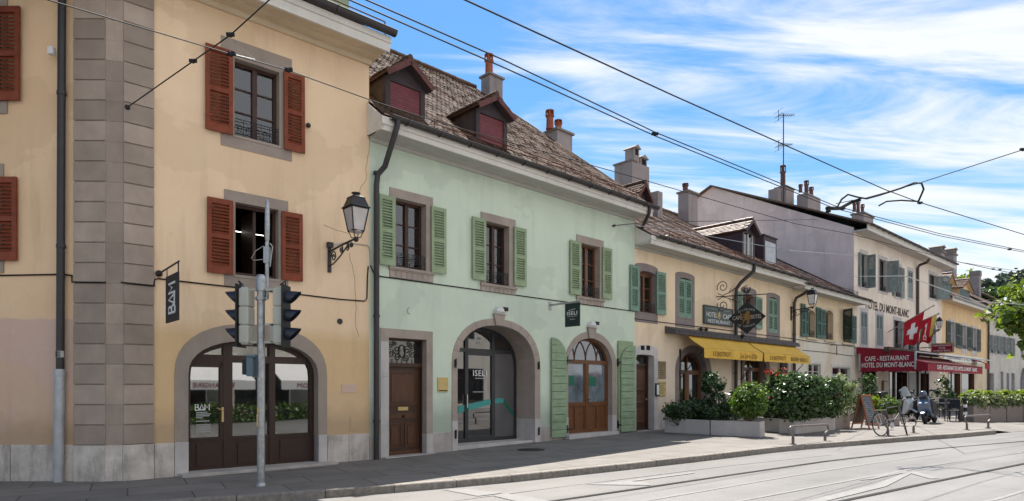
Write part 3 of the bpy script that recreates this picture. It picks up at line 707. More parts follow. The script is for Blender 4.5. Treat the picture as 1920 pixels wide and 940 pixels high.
def tiles(par, u0, u1, y0, z0, pitch, L, m, tw=0.16, course=0.135, name='roof', skip=None, M=None):
    mb = MB(); cp, sp_ = math.cos(pitch), math.sin(pitch)
    def P(u, t, h):
        h = h + 0.014 * math.sin(u * 1.1 + 0.7) * math.sin(t * 0.6 + 0.4) + 0.008 * math.sin(u * 3.7 + t * 1.3)
        return (u, y0 + t * cp - h * sp_, z0 + t * sp_ + h * cp)
    nr = int(L / course); nc = int((u1 - u0) / tw) + 1
    for i in range(nr):
        t0 = i * course; off = (i % 2) * tw / 2
        for k in range(-1, nc + 1):
            a = u0 + k * tw + off + random.uniform(-0.004, 0.004); b_ = a + tw * 0.985
            if b_ < u0 + 0.03 or a > u1 - 0.03: continue
            a = max(a, u0); b_ = min(b_, u1)
            if skip and skip((a + b_) / 2, t0): continue
            hl = 0.023 + random.uniform(-0.006, 0.008) + (random.random() < 0.02) * 0.015; hh = 0.008; c = (a + b_) / 2; j = random.uniform(-0.008, 0.008); te = t0 + j
            mb.add([P(a, te + 0.035, hl), P(a + (b_ - a) * 0.22, te + 0.006, hl), P(b_ - (b_ - a) * 0.22, te + 0.006, hl), P(b_, te + 0.035, hl), P(b_, t0 + course * 1.25, hh), P(a, t0 + course * 1.25, hh),
                    P(a, te + 0.035, hl - 0.02), P(a + (b_ - a) * 0.22, te + 0.006, hl - 0.02), P(b_ - (b_ - a) * 0.22, te + 0.006, hl - 0.02), P(b_, te + 0.035, hl - 0.02)],
                   [(0, 1, 2, 3, 4, 5), (0, 6, 7, 1), (1, 7, 8, 2), (2, 8, 9, 3)])
    base = MB()
    PB = lambda u, t, h: (u, y0 + t * cp - (h - .035) * sp_, z0 + t * sp_ + (h - .035) * cp)
    P = PB
    mb.add([P(u0, 0, 0), P(u1, 0, 0), P(u1, L, 0), P(u0, L, 0), P(u0, 0, -0.12), P(u1, 0, -0.12), P(u1, L, -0.12), P(u0, L, -0.12)], [(0, 1, 2, 3), (7, 6, 5, 4), (0, 4, 5, 1), (1, 5, 6, 2), (2, 6, 7, 3), (3, 7, 4, 0)])
    return mb.build(name, m, par, M, normals=False)
def ridge(par, u0, u1, y, z, m):
    mb = MB(); k = int((u1 - u0) / 0.36); s_ = (u1 - u0) / k
    for i in range(k):
        a = u0 + i * s_; mb.tube([(a, y, z + random.uniform(-0.006, 0.01)), (a + s_ * 1.08, y, z + 0.016)], 0.10, 8)
    return mb.build('ridge_tiles', m, par)
def gutter(par, u0, u1, y, z, r=0.075, m='gutter_metal'):
    mb = MB(); pr = [(y + r * math.cos(a), z + r * math.sin(a)) for a in [math.pi + i * math.pi / 8 for i in range(9)]]
    pr2 = [(y + (r - 0.008) * math.cos(a), z + (r - 0.008) * math.sin(a)) for a in [2 * math.pi - i * math.pi / 8 for i in range(9)]]
    mb.prof(pr + pr2, u0, u1); mb.tube([(u0, y - r, z), (u1, y - r, z)], 0.012, 6)
    k = int((u1 - u0) / 0.9)
    for i in range(k): mb.box(u0 + 0.4 + i * 0.9, u0 + 0.425 + i * 0.9, y - r - 0.008, y + r, z - r - 0.01, z + 0.012)
    return mb.build('gutter', m, par, smooth=True)
def pipe(par, path, r, m, clips=(), name='downpipe', M=None):
    mb = MB(); mb.tube(path, r, 12)
    for x, y, z in clips:
        mb.lathe([(r + 0.002, -0.03), (r + 0.012, -0.03), (r + 0.012, 0.03), (r + 0.002, 0.03)], (x, y, z), 12); mb.box(x - 0.012, x + 0.012, y, y + 0.12, z - 0.012, z + 0.012)
    return mb.build(name, m, par, M, smooth=True)
def chimney(par, u, y, z0, z1, w, d, pots, m='chimney_render', capm='cap_stone', potm='terracotta', cap=True):
    c = MB().box(u - w / 2, u + w / 2, y - d / 2, y + d / 2, z0, z1).build('chimney', m, par, bevel=0.01)
    if cap: MB().box(u - w / 2 - 0.07, u + w / 2 + 0.07, y - d / 2 - 0.07, y + d / 2 + 0.07, z1 - 0.02, z1 + 0.07).build('chimney_cap', capm, c, bevel=0.012)
    for pu, h, r, pm_ in pots:
        p = MB(); zb = z1 + 0.05
        p.lathe([(r * 1.1, 0), (r * 1.1, 0.05), (r, 0.06), (r * 0.92, h * 0.62), (r * 1.2, h * 0.64), (r * 1.2, h * 0.68), (r * 0.5, h * 0.69), (r * 0.5, h * 0.9), (r * 1.15, h * 0.905), (r * 1.15, h * 0.94), (0.02, h)], (u + pu, y, zb), 12)
        for k in range(5):
            a = 2 * math.pi * k / 5; p.box(-0.02, 0.02, -0.02, 0.02, h * 0.68, h * 0.91, T(u + pu + r * math.cos(a), y + r * math.sin(a), zb))
        p.build('chimney_pot', pm_ or potm, c, smooth=True)
    return c
def dormer(par, u0, u1, y, z0, ze, za, ov, pitch, m_front, m_side, m_verge, m_tile, fill, ysoff=0.0, eav=0.35):
    """gabled roof dormer: front frame, gable, cheeks going back into the roof, tiled saddle roof"""
    um = (u0 + u1) / 2; back = (za - z0) / math.tan(pitch) + 0.6
    mb = MB(); e = 0.13
    mb.box(u0, u0 + e, y, y + 0.12, z0, ze); mb.box(u1 - e, u1, y, y + 0.12, z0, ze); mb.box(u0 + e, u1 - e, y, y + 0.12, ze - 0.12, ze + 0.001)
    mb.ext([(u0, ze), (u1, ze), (um, za - 0.06)], y + 0.01, y + 0.10)
    dm = mb.build('dormer', m_front, par)
    c = MB(); c.box(u0 + 0.005, u0 + 0.09, y + 0.12, y + back, z0 - 0.2, ze); c.box(u1 - 0.09, u1 - 0.005, y + 0.12, y + back, z0 - 0.2, ze); c.build('cheek', m_side, dm)
    sl = math.atan2(za - ze + 0.0, um - u0); ln = math.hypot(um - u0, za - ze) + ov
    r = MB(); yf = y - eav; v = MB(); mb2 = MB()
    for sg in (-1, 1):
        X = Vector((sg * math.cos(sl), 0, -math.sin(sl))); Nn = Vector((sg * math.sin(sl), 0, math.cos(sl))); A = Vector((um, 0, za))
        def Q(s_, yy, h): return A + X * s_ + Nn * h + Vector((0, yy, 0))
        r.add([Q(0, yf, 0), Q(ln, yf, 0), Q(ln, y + back, 0), Q(0, y + back, 0), Q(0, yf, 0.05), Q(ln, yf, 0.05), Q(ln, y + back, 0.05), Q(0, y + back, 0.05)], [(0, 1, 2, 3), (7, 6, 5, 4), (0, 4, 5, 1), (1, 5, 6, 2), (2, 6, 7, 3), (3, 7, 4, 0)])
        k = int(ln / 0.15); q = int((y + back - yf) / 0.19)
        for i in range(k):
            for j in range(q):
                s0 = ln - (i + 1) * 0.15; yy = yf - 0.02 + j * 0.19 + (i % 2) * 0.09; h = 0.085 + random.uniform(-0.008, 0.01)
                r.add([Q(s0 + 0.17, yy, h), Q(s0 + 0.17, yy + 0.185, h), Q(s0 - 0.03, yy + 0.185, 0.055), Q(s0 - 0.03, yy, 0.055), Q(s0 + 0.17, yy, h - 0.025), Q(s0 + 0.17, yy + 0.185, h - 0.025)], [(0, 1, 2, 3), (0, 4, 5, 1), (0, 3, 4), (1, 5, 2)])
        v.add([Q(0, yf - 0.035, -0.075), Q(ln, yf - 0.035, -0.075), Q(ln, yf - 0.035, 0.055), Q(0, yf - 0.035, 0.055), Q(0, yf, -0.075), Q(ln, yf, -0.075), Q(ln, yf, 0.055), Q(0, yf, 0.055)], [(0, 1, 2, 3), (7, 6, 5, 4), (0, 4, 5, 1), (1, 5, 6, 2), (2, 6, 7, 3), (3, 7, 4, 0)])
        mb2.add([Q(0, yf, -0.06), Q(ln, yf, -0.06), Q(ln, y, -0.06), Q(0, y, -0.06)], [(0, 1, 2, 3)])
    for j in range(int((y + back - yf) / 0.3)): r.tube([(um, yf + j * 0.3, za + 0.09), (um, yf + j * 0.3 + 0.32, za + 0.105)], 0.075, 7)
    r.build('dormer_roof', m_tile, dm, normals=False); v.build('verge_board', m_verge, dm); mb2.build('soffit', m_front, dm)
    a0, a1 = u0 + e, u1 - e
    if fill == 'roller':
        k = int((ze - 0.12 - z0) / 0.055); q = MB()
        for i in range(k): q.box(a0, a1, y + 0.03, y + 0.045, z0 + i * 0.055, z0 + i * 0.055 + 0.048)
        q.box(a0, a1, y + 0.045, y + 0.06, z0, ze - 0.12); q.build('roller_shutter', 'roller_red', dm)
    else:
        f = MB(); f.box(a0, a0 + 0.05, y + 0.02, y + 0.08, z0, ze - .12); f.box(a1 - 0.05, a1, y + 0.02, y + 0.08, z0, ze - .12); f.box(um - 0.03, um + 0.03, y + 0.02, y + 0.08, z0, ze - .12); f.box(a0, a1, y + 0.02, y + 0.08, z0, z0 + 0.08); f.build('window_frame', fill, dm)
        MB().box(a0, a1, y + 0.06, y + 0.07, z0, ze - 0.12).build('pane', 'glass', dm)
    return dm
def snow_rail(par, u0, u1, y, z, h=0.22):
    mb = MB()
    for k in (0.55, 1.0): mb.tube([(u0, y, z + h * k), (u1, y, z + h * k)], 0.014, 6)
    n = int((u1 - u0) / 1.1)
    for i in range(n + 1):
        a = u0 + (u1 - u0) * i / n; mb.tube([(a, y, z - 0.05), (a, y, z + h)], 0.012, 6); mb.tube([(a, y, z + h * 0.9), (a, y + 0.25, z + 0.16)], 0.008, 5)
    return mb.build('snow_guard', 'rust_iron', par)
def cable(par, pts, r=0.014, name='cable', m='wire_black', M=None):
    return MB().tube(pts, r, 6).build(name, m, par, M, smooth=True)
def spiral(c, r0, turns, sg=1, a0=0.0, n=26, shrink=0.85):
    return [(c[0] + r0 * (1 - shrink * i / n) * math.cos(a0 + sg * 2 * math.pi * turns * i / n), c[1] + r0 * (1 - shrink * i / n) * math.sin(a0 + sg * 2 * math.pi * turns * i / n)) for i in range(n + 1)]
def lantern(M, arm, label, s=1.0, gl='lamp_glass', group=None):
    s, sv = s * .78, s * 1.08
    """square street lantern on a scrolled wall bracket; wall plane y = 0, lamp hub at (0, -arm, 0)"""
    t = thing('wall_lantern', label, 'street lamp', M, group)
    b = MB(); b.box(-0.035, 0.035, -0.04, 0.0, -0.50, 0.10); b.box(-0.06, 0.06, -0.09, 0.0, 0.02, 0.13)
    b.tube([(0, -0.02, -0.06), (0, -arm * 0.5, -0.01), (0, -arm, 0.02)], 0.022, 8)
    b.tube([(0, -0.02, -0.36), (0, -0.18 * arm, -0.34), (0, -0.45 * arm, -0.22), (0, -0.72 * arm, -0.05)], 0.016, 6)
    for c, r_, a in (((-0.18 * arm, -0.19), 0.12, 0), ((-0.47 * arm, -0.10), 0.075, 2), ((-0.70 * arm, -0.10), 0.085, 1), ((-0.84 * arm, -0.07), 0.06, 3)):
        b.tube([(0, p, q) for p, q in spiral(c, r_, 1.6, 1, a)], 0.013, 6)
    b.build('bracket', 'iron_black', t, smooth=True)
    f = MB(); L0, L1 = 0.155 * s, 0.25 * s; zb, zt = 0.16, 0.16 + 0.44 * sv; y0 = -arm
    f.sphere((0, y0, 0.0), 0.055, 10, 6)
    for a, c in ((-1, -1), (1, -1), (1, 1), (-1, 1)):
        f.tube([(a * L0, y0 + c * L0, zb), (a * L1, y0 + c * L1, zt)], 0.013, 6)
        f.tube([(0, y0, 0.02), (a * 0.07, y0 + c * 0.07, 0.04), (a * L0 * 0.75, y0 + c * L0 * 0.75, 0.10), (a * L0, y0 + c * L0, zb)], 0.010, 6)
    for L_, z in ((L0, zb), (L1, zt), (L1 + 0.02, zt + 0.02)):
        f.tube([(-L_, y0 - L_, z), (L_, y0 - L_, z), (L_, y0 + L_, z), (-L_, y0 + L_, z)], 0.014, 6, closed=True)
    f.build('lamp_frame', 'iron_black', t)
    q = 2 ** 0.5
    g = MB(); g.lathe([(L0 * q * 0.95, zb + 0.005), (L1 * q * 0.97, zt)], (0, y0, 0), 4, rot=math.pi / 4); g.lathe([(0.02, zb - 0.05), (L0 * 1.1, zb - 0.02), (L0 * 1.2, zb)], (0, y0, 0), 12); g.build('lamp_glass', gl, t)
    c = MB(); c.lathe([(L1 * q * 1.06, zt + 0.012), (L1 * q * 1.04, zt + 0.03), (L1 * q * 0.72, zt + 0.03 + 0.17 * sv), (L1 * q * 0.76, zt + 0.035 + 0.17 * sv), (L1 * q * 0.74, zt + 0.05 + 0.17 * sv), (L1 * q * 0.40, zt + 0.22 * sv + 0.03)], (0, y0, 0), 4, rot=math.pi / 4)
    z_ = zt + 0.22 * sv + 0.03
    c.lathe([(0.09 * s, z_ - 0.03), (0.075 * s, z_ + 0.03 * s), (0.075 * s, z_ + 0.06 * s), (0.12 * s, z_ + 0.065 * s), (0.125 * s, z_ + 0.085 * s), (0.05 * s, z_ + 0.11 * s), (0.0, z_ + 0.115 * s)], (0, y0, 0), 14)
    c.build('lamp_cap', 'iron_black', t)
    return t
def house(name, F, label, group=None): return thing(name, label, 'house', F.M.copy(), group)
def rel(F_root, F): return F_root.M.inverted() @ F.M
# ================================================================== corner house (beige)
F = BF
H_ = house('townhouse', F, 'tall ochre corner house with grey stone quoins and rust red shutters, at the left')
ZP = 0.61; ZW = 8.80
uq = F.u(288)
wi1 = (F.u(439.5), F.u(523.5), F.z(439.5, 253), F.z(439.5, 109)); wo1 = (F.u(414), F.u(547), F.z(414, 271.5), F.z(414, 66))
wi2 = (F.u(441), F.u(522), F.z(441, 515), F.z(441, 379)); wo2 = (F.u(420), F.u(540), F.z(420, 536), F.z(420, 354.5))
ai = dict(u0=F.u(353), u1=F.u(596.5), z0=0.02, zs=F.z(353, 703), zt=F.zu((F.u(353) + F.u(596)) / 2, 640), p=2.35)
ao = dict(u0=F.u(327), u1=F.u(613), z0=0.02, zs=F.z(327, 703), zt=F.zu((F.u(353) + F.u(596)) / 2, 609), p=2.35)
holes = [rect_ol(*wi1), rect_ol(*wi2)]
A_in = arch_ol(**ai); A_out = arch_ol(**ao)
uBw = uBc + .07
wl = [(uBw, -0.1), (ai['u0'], -0.1)] + [A_in[0]] + list(reversed(A_in[2:])) + [A_in[1]] + [(ai['u1'], -0.1), (0, -0.1), (0, ZW), (uBw, ZW)]
MBw = wall_face(wl, holes)
MBw.quad((0, 0, -0.1), (0, 9, -0.1), (0, 9, ZW + 1.0), (0, 0, ZW))           # party wall above the neighbour
MBw.quad((uBc, 9, -0.1), (uBc - 5, 9, -0.1), (uBc - 5, 9, ZW + 1), (0, 9, ZW + 1), (0, 9, -0.1))
MBw.build('wall', 'beige_wall', H_)
# side wall
MS = rel(BF, SF)
us0 = SF.u(200)
lw = []
for yb_, yt_, xr in ((192, 16, 15), (490, 334, 8)):
    zt, zb = SF.z(0, yt_) - 0.02, SF.z(0, yb_) + 0.06
    lw.append((SF.u(-95), SF.u(4), zb, zt))
side = wall_face([(us0 - 9, -0.2), (us0, -0.2), (us0, ZW), (us0 - 9, ZW)], [rect_ol(*q) for q in lw])
side.build('wall', 'beige_side', H_, MS)
for q, (xa, yt_, yb_) in zip(lw, ((42.5, 16.5, 191.5), (36, 334, 490))):
    o = (SF.u(-112), SF.u(15 if xa > 40 else 8), q[2] - 0.26, q[3] + 0.26)
    h_ = SF.z(0, yt_) - SF.z(0, yb_); ue = SF.u(xa)
    wnd = window(H_, q, o, 'stone_grey', depth=0.2, rows=3, shut=(), scol='shutter_red'); wnd.matrix_local = MS
    shutter(wnd, 0.58, h_, 'shutter_red', T(ue - 0.58, -0.055, SF.z(0, yb_)))
    shutter(wnd, 0.58, h_, 'shutter_red', T(q[0] - 0.6, -0.055, SF.z(0, yb_)))
# quoins
qb = MB(); blk = 0.347; z = ZP + 0.012; cz = []
while z < ZW:
    z1 = min(ZW, z + blk - 0.022); cz.append((z, z1)); z += blk
P0q, P1q = uBc + 0.05, uq
for z, z1 in cz: qb.box(P0q, P1q, -0.045, 0.05, z, z1)
qb.box(P0q + 0.005, P1q - 0.008, -0.025, 0.05, ZP, ZW)
qb.build('quoin', 'stone_quoin', H_, bevel=0.006)
ql = MB(); s0, s1 = SF.u(140.5), SF.u(200)
for z, z1 in cz: ql.box(s0, s1, -0.045, 0.05, z, z1)
ql.box(s0 + 0.008, s1 - 0.005, -0.025, 0.05, ZP, ZW)
ql.build('quoin', 'stone_quoin', H_, MS, bevel=0.006)
inv = BF.M.inverted(); pa = inv @ SF.pt(s1 - .02, 0.03); pb = inv @ BF.pt(P0q + .03, 0.03)
cq = MB(); dv = (pb - pa); nvec = Vector((dv.y, -dv.x, 0)).normalized()
for z, z1 in cz:
    a, b_ = pa.copy(), pb.copy()
    cq.add([(a.x, a.y, z - 0.011), (b_.x, b_.y, z - 0.011), (b_.x, b_.y, z1 + 0.008), (a.x, a.y, z1 + 0.008), (a.x - nvec.x * .1, a.y - nvec.y * .1, z - .011), (b_.x - nvec.x * .1, b_.y - nvec.y * .1, z - .011), (b_.x - nvec.x * .1, b_.y - nvec.y * .1, z1 + .008), (a.x - nvec.x * .1, a.y - nvec.y * .1, z1 + .008)],
           [(0, 1, 2, 3), (7, 6, 5, 4), (0, 4, 5, 1), (1, 5, 6, 2), (2, 6, 7, 3), (3, 7, 4, 0)])
cq.build('quoin', 'stone_quoin', H_)
# plinth blocks
pl = MB()
def blocks(mb, u0, u1, z0, z1, y, n):
    for i in range(n): mb.box(u0 + (u1 - u0) * i / n + 0.003, u0 + (u1 - u0) * (i + 1) / n - 0.003, -y, 0.05, z0, z1)
blocks(pl, P0q - 0.02, uq + 0.0, -0.15, ZP, 0.06, 1); blocks(pl, uq + 0.004, ao['u0'] - 0.004, -0.15, ZP - 0.006, 0.03, 1)
blocks(pl, ao['u1'] + 0.003, -0.005, -0.15, ZP - 0.02, 0.03, 2)
build_split(pl, 'plinth', 'stone_block', H_, bevel=0.006)
p2 = MB(); blocks(p2, SF.u(141), s1, -0.2, ZP, 0.06, 1); blocks(p2, SF.u(21), SF.u(139), -0.2, ZP + 0.01, 0.02, 1); blocks(p2, us0 - 8, SF.u(20), -0.2, ZP + 0.01, 0.02, 6)
build_split(p2, 'plinth', 'stone_block', H_, MS, bevel=0.008)
c3 = MB(); nv = nvec * 0.015
c3.add([(pa.x + nv.x, pa.y + nv.y, -0.2), (pb.x + nv.x, pb.y + nv.y, -0.2), (pb.x + nv.x, pb.y + nv.y, ZP), (pa.x + nv.x, pa.y + nv.y, ZP), (pa.x - nv.x * 5, pa.y - nv.y * 5, -0.2), (pb.x - nv.x * 5, pb.y - nv.y * 5, -0.2), (pb.x - nv.x * 5, pb.y - nv.y * 5, ZP), (pa.x - nv.x * 5, pa.y - nv.y * 5, ZP)], [(0, 1, 2, 3), (7, 6, 5, 4), (0, 4, 5, 1), (1, 5, 6, 2), (2, 6, 7, 3), (3, 7, 4, 0)])
c3.build('plinth', 'stone_block', H_)
# windows
def shrect(F, xa, xb, yt, yb, w=0.075): return (F.u(xa, w), F.u(xb, w), F.z(xa, yb, w), F.z(xa, yt, w))
w1 = window(H_, wi1, wo1, 'stone_grey', proud=0.012, depth=0.2, clear=.26, rows=3, shut=[shrect(F, 386, 436.7, 79.5, 240.5), shrect(F, 533.6, 572, 132.5, 279)], scol='shutter_red', label='upper window with closed casements')
w2 = window(H_, wi2, wo2, 'stone_grey', proud=0.012, depth=0.2, rail=False, opened=True, shut=[shrect(F, 389, 436.8, 368, 510), shrect(F, 529.3, 567.8, 395.5, 524)], scol='shutter_red', label='lower window standing open on a dark room')
a, b_, z0, z1 = wi2
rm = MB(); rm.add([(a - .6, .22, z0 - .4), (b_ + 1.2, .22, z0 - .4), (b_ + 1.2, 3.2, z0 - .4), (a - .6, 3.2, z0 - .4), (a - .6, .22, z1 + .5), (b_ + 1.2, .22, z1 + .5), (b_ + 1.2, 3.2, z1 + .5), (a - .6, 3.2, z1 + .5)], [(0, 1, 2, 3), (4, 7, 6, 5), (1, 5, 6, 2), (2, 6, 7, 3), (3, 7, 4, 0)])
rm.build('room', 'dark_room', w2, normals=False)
MB().box(b_ - 0.42, b_ - 0.36, 0.24, 0.9, z0, z1 - 0.05).build('casement', 'frame_dark', w2)
tl = MB().tube([(a - 0.2, 1.1, z1 - 0.30), (a + .95, 1.1, z1 - 0.30)], 0.007, 8).build('strip_light', 'tube_light', None, F.M.copy())
tag(tl, 'thin glowing strip light inside the dark open window above the arched shop', 'strip light')
for sx, zz_ in ((F.u(576), F.z(576, 237)),): MB().sphere((sx, -0.06, zz_), 0.05, 10, 6).build('shutter_stop', 'iron_black', H_, smooth=True)
# arched shopfront
sf = surround(A_out[1:] + [A_out[0]] if False else A_out, A_in, 0.012, 0.26).build('shopfront', 'stone_grey', H_)
sf['label'] = 'arched shopfront with brown timber frame'
MB().box(ao['u0'], ai['u0'] + 0.0, -0.03, 0.1, -0.1, ZP).build('base_block', 'stone_white', sf, bevel=0.006); MB().box(ai['u1'], ao['u1'] - 0.002, -0.03, 0.27, -0.1, ZP).build('base_block', 'stone_white', sf, bevel=0.006)
fr = MB(); D = 0.26; zt_ = F.z(353, 671, -D)
inn2 = dict(ai); inn2.update(u0=ai['u0'] + 0.09, u1=ai['u1'] - 0.09, zt=ai['zt'] - 0.09)
fr.strip([(x, D - 0.06, z) for x, z in A_in], [(x, D - 0.06, z) for x, z in arch_ol(**inn2)]); fr.strip([(x, D - 0.06, z) for x, z in arch_ol(**inn2)], [(x, D + 0.02, z) for x, z in arch_ol(**inn2)])
um1, um2 = F.u(425, -D), F.u(508, -D)
fr.box(ai['u0'], ai['u1'], D - 0.07, D + 0.01, zt_ - 0.07, zt_ + 0.07)
for u_, hw in ((um1, 0.085), (um2, 0.06)): fr.box(u_ - hw, u_ + hw, D - 0.075, D + 0.01, 0.02, arch_z(u_, ai['u0'], ai['u1'], ai['zs'], ai['zt'], 2.35) - 0.02)
zbp = F.z(353, 824, -D)
for ua, ub in ((ai['u0'] + 0.09, um1 - 0.085), (um1 + 0.085, um2 - 0.06), (um2 + 0.06, ai['u1'] - 0.09)):
    fr.box(ua, ub, D - 0.055, D + 0.01, 0.02, zbp); fr.box(ua + 0.1, ub - 0.1, D - 0.075, D - 0.05, 0.12, zbp - 0.1); fr.box(ua, ub, D - 0.08, D, zbp - 0.03, zbp + 0.02)
fr.box(um1 - 0.14, um1 - 0.08, D - 0.065, D, zbp, zt_); fr.box(ai['u0'] + 0.09, um1 - 0.1, D - 0.065, D, zt_ - 0.17, zt_ - 0.06)
fr.build('frame', 'frame_dark', sf, bevel=0.004)
MB().ext(arch_ol(**inn2), D - 0.01, D + 0.01).build('pane', 'glass_shop', sf)
hd = MB(); hz = F.z(428, 775, -D)
hd.box(um1 - 0.12, um1 - 0.08, D - 0.09, D - 0.065, hz - 0.16, hz + 0.12); hd.tube([(um1 - 0.10, D - 0.08, hz + 0.06), (um1 - 0.10, D - 0.13, hz + 0.06), (um1 - 0.20, D - 0.13, hz + 0.10)], 0.011, 6); hd.build('door_handle', 'brass', sf)
def bam_paths(s):
    """the three letters as strokes in a box one unit high"""
    B = [[(0, 0), (0, 1), (.38, .98), (.46, .80), (.36, .60), (.08, .54), (.42, .50), (.56, .28), (.44, .04), (0, 0)]]
    A = [[(0.62, -0.0), (0.98, 1.0), (1.34, 0.0)], [(0.74, 0.10), (1.22, 0.10)]]
    M_ = [[(1.46, 0), (1.46, 1.0), (1.80, 0.42), (2.14, 1.0), (2.14, 0)]]
    return [[(x * s, y * s) for x, y in p] for p in B + A + M_]
def bam(par, M, s, r, m='letter_white', sy=None):
    mb = MB()
    for p in bam_paths(s): mb.tube([(x - 1.07 * s, 0, y - 0.5 * s) for x, y in p], r, 6)
    for v_ in range(len(mb.v)): x, y, z = mb.v[v_]; mb.v[v_] = (x, y * 0.25, z * (sy or s) / s)
    return mb.build('lettering', m, par, M)
zl = F.z(381, 764, -D); ul = F.u(381, -D)
bam(sf, T(ul - 0.02, D - 0.015, zl), 0.115, 0.011)
for k, (ln, hh) in enumerate(((0.20, 0.022), (0.26, 0.022), (0.24, 0.022), (0.12, 0.022), (0, 0), (0.24, 0.02), (0, 0), (0.26, 0.016), (0.26, 0.016), (0.26, 0.016), (0.24, 0.016), (0.26, 0.016))):
    if ln: MB().box(-0.13, -0.13 + ln, -0.002, 0.002, -hh / 2, hh / 2).build('small_print', 'letter_grey', sf, T(ul, D - 0.014, zl - 0.095 - k * 0.033))
MB().box(ao['u0'] + 0.05, ao['u1'] + 0.1, -0.34, 0.24, -0.12, 0.05).build('door_step', 'stone_plinth', H_, bevel=0.01)
# fittings on the wall
hv = (F.u(637), F.z(637, 603))
MB().lathe([(0.062, 0), (0.062, 0.012), (0.04, 0.012), (0.0, 0.004)], (0, 0, 0), 16, M=T(hv[0], -0.002, hv[1]) @ RX(R(90))).build('vent', 'iron_black', H_, smooth=True)
r_ = F.rect(640, 668, 721, 737); MB().box(r_[0], r_[1], -0.012, 0.02, r_[2], r_[3]).build('blank_plaque', 'beige_side', H_, bevel=0.004)
r_ = F.rect(656, 670, 783, 808); MB().box(r_[0], r_[1], -0.01, 0.02, r_[2], r_[3]).box(r_[0] + 0.02, r_[1] - 0.02, -0.014, 0.0, r_[2] + 0.02, r_[3] - 0.02).build('meter_hatch', 'beige_wall', H_)
cr = MB()
for px in (((697, 195), (690, 235), (693, 280), (686, 310), (688, 335), (677, 352), (672, 368), (679, 392)), ((655, 475), (664, 520), (668, 570), (667, 610), (676, 640)), ((608, 422), (632, 432), (660, 440))):
    pts = []
    for (xa, ya), (xb, yb) in zip(px, px[1:]):
        for k in range(4): q = k / 4; xx = xa + (xb - xa) * q + random.uniform(-1.2, 1.2); pts.append((F.u(xx), -0.0005, F.z(xx, ya + (yb - ya) * q)))
    cr.tube(pts, 0.0042, 4)
cr.build('crack', 'board_back', H_)
cable(H_, [(F.u(288.5, .06), -0.06, F.z(288.5, 537)), (F.u(290, .03), -0.03, F.z(290, 525)), (F.u(297, .015), -0.015, F.z(297, 523))] + [(F.u(x, .015), -0.015, F.z(x, y)) for x, y in ((330, 527), (420, 537), (540, 550), (640, 562), (684, 565), (688, 560), (689, 520), (690.5, 500))])
cable(H_, [(P0q - 0.05, -0.06, F.zu(P0q, 531)), (P1q + 0.01, -0.06, F.zu(P1q, 537))])
cable(H_, [(SF.u(-300), -0.015, SF.z(0, 517)), (SF.u(0), -0.015, SF.z(0, 517)), (SF.u(120), -0.015, SF.z(120, 515)), (SF.u(136), -0.02, SF.z(136, 517)), (SF.u(139), -0.055, SF.z(139, 530)), (SF.u(202), -0.06, SF.z(200, 531))], M=MS)
up = SF.u(114.5, .1)
pj = SF.z(110, 696)
pipe(H_, [(up + 0.02, -0.10, 9.3), (up - 0.015, -0.10, pj)], 0.062, 'pipe_black', [(up + 0.01, -0.1, 6.6), (up, -0.1, 4.0)], M=MS)
pipe(H_, [(up - 0.02, -0.10, pj + 0.03), (up - 0.045, -0.10, -0.16)], 0.076, 'zinc_grey', [(up - 0.02, -0.1, pj - 0.05)], M=MS)
stk = MB(); zs_ = SF.z(110, 670)
for k in range(9):
    a0 = R(-150 + k * 15); a1 = R(-150 + (k + 1) * 15); q = 0.0645
    stk.quad((up + q * math.cos(a0), -0.1 + q * math.sin(a0), zs_ - .01), (up + q * math.cos(a1), -0.1 + q * math.sin(a1), zs_ - .01), (up + q * math.cos(a1), -0.1 + q * math.sin(a1), zs_ + .10), (up + q * math.cos(a0), -0.1 + q * math.sin(a0), zs_ + .10))
stk.build('sticker', 'letter_grey', H_, MS)
for bt, dz in (('DOIT', 0.072), ('NSK', 0.022)): text(bt, 'sign_black', H_, MS @ T(up - 0.005, -0.168, zs_ + dz), w=0.085, h=0.038)
MB().box(SF.u(103), SF.u(113), -0.19, -0.1, SF.z(108, 111), SF.z(108, 97)).build('sensor_box', 'white_metal', H_, MS, bevel=0.008)
# eaves
ev = MB(); W = 0.72
ev.prof([(0.05, ZW - 0.09), (-0.07, ZW - 0.09), (-0.10, ZW - 0.03), (-0.10, ZW), (0.05, ZW)], -16, 0.03)
ev.prof([(0.05, ZW), (-0.38, ZW), (-0.38, ZW + 0.02), (-W + 0.06, ZW + 0.02), (-W + 0.06, ZW + 0.1), (0.05, ZW + 0.1)], -16, 0.07)
ev.build('soffit', 'soffit_cream', H_)
fb = MB(); fb.prof([(-W + 0.05, ZW - 0.03), (-W, ZW - 0.03), (-W - 0.02, ZW + 0.13), (-W - 0.05, ZW + 0.14), (-W - 0.06, ZW + 0.26), (-W + 0.05, ZW + 0.26)], -16, 0.10)
fb.build('fascia', 'white_wood', H_)
gutter(H_, -16, 0.16, -W - 0.12, ZW + 0.36, 0.10)
tiles(H_, -16, 0.1, -W - 0.02, ZW + 0.33, R(30), 5, 'tile_brown')
db = (F.u(596, -0.25), F.u(654, -0.25))
MB().box(db[0], db[1], 0.25, 2.0, ZW + 0.3, F.zu(db[1], -25, -0.25)).build('dormer', 'shutter_sage', H_)
MB().box(db[0] - 0.02, db[1] - 0.35, 0.22, 0.26, ZW + 0.4, ZW + 1.1).build('dormer_window', 'glass', H_)
snow_rail(H_, -4, 0.05, -W + 0.12, ZW + 0.40, 0.25)

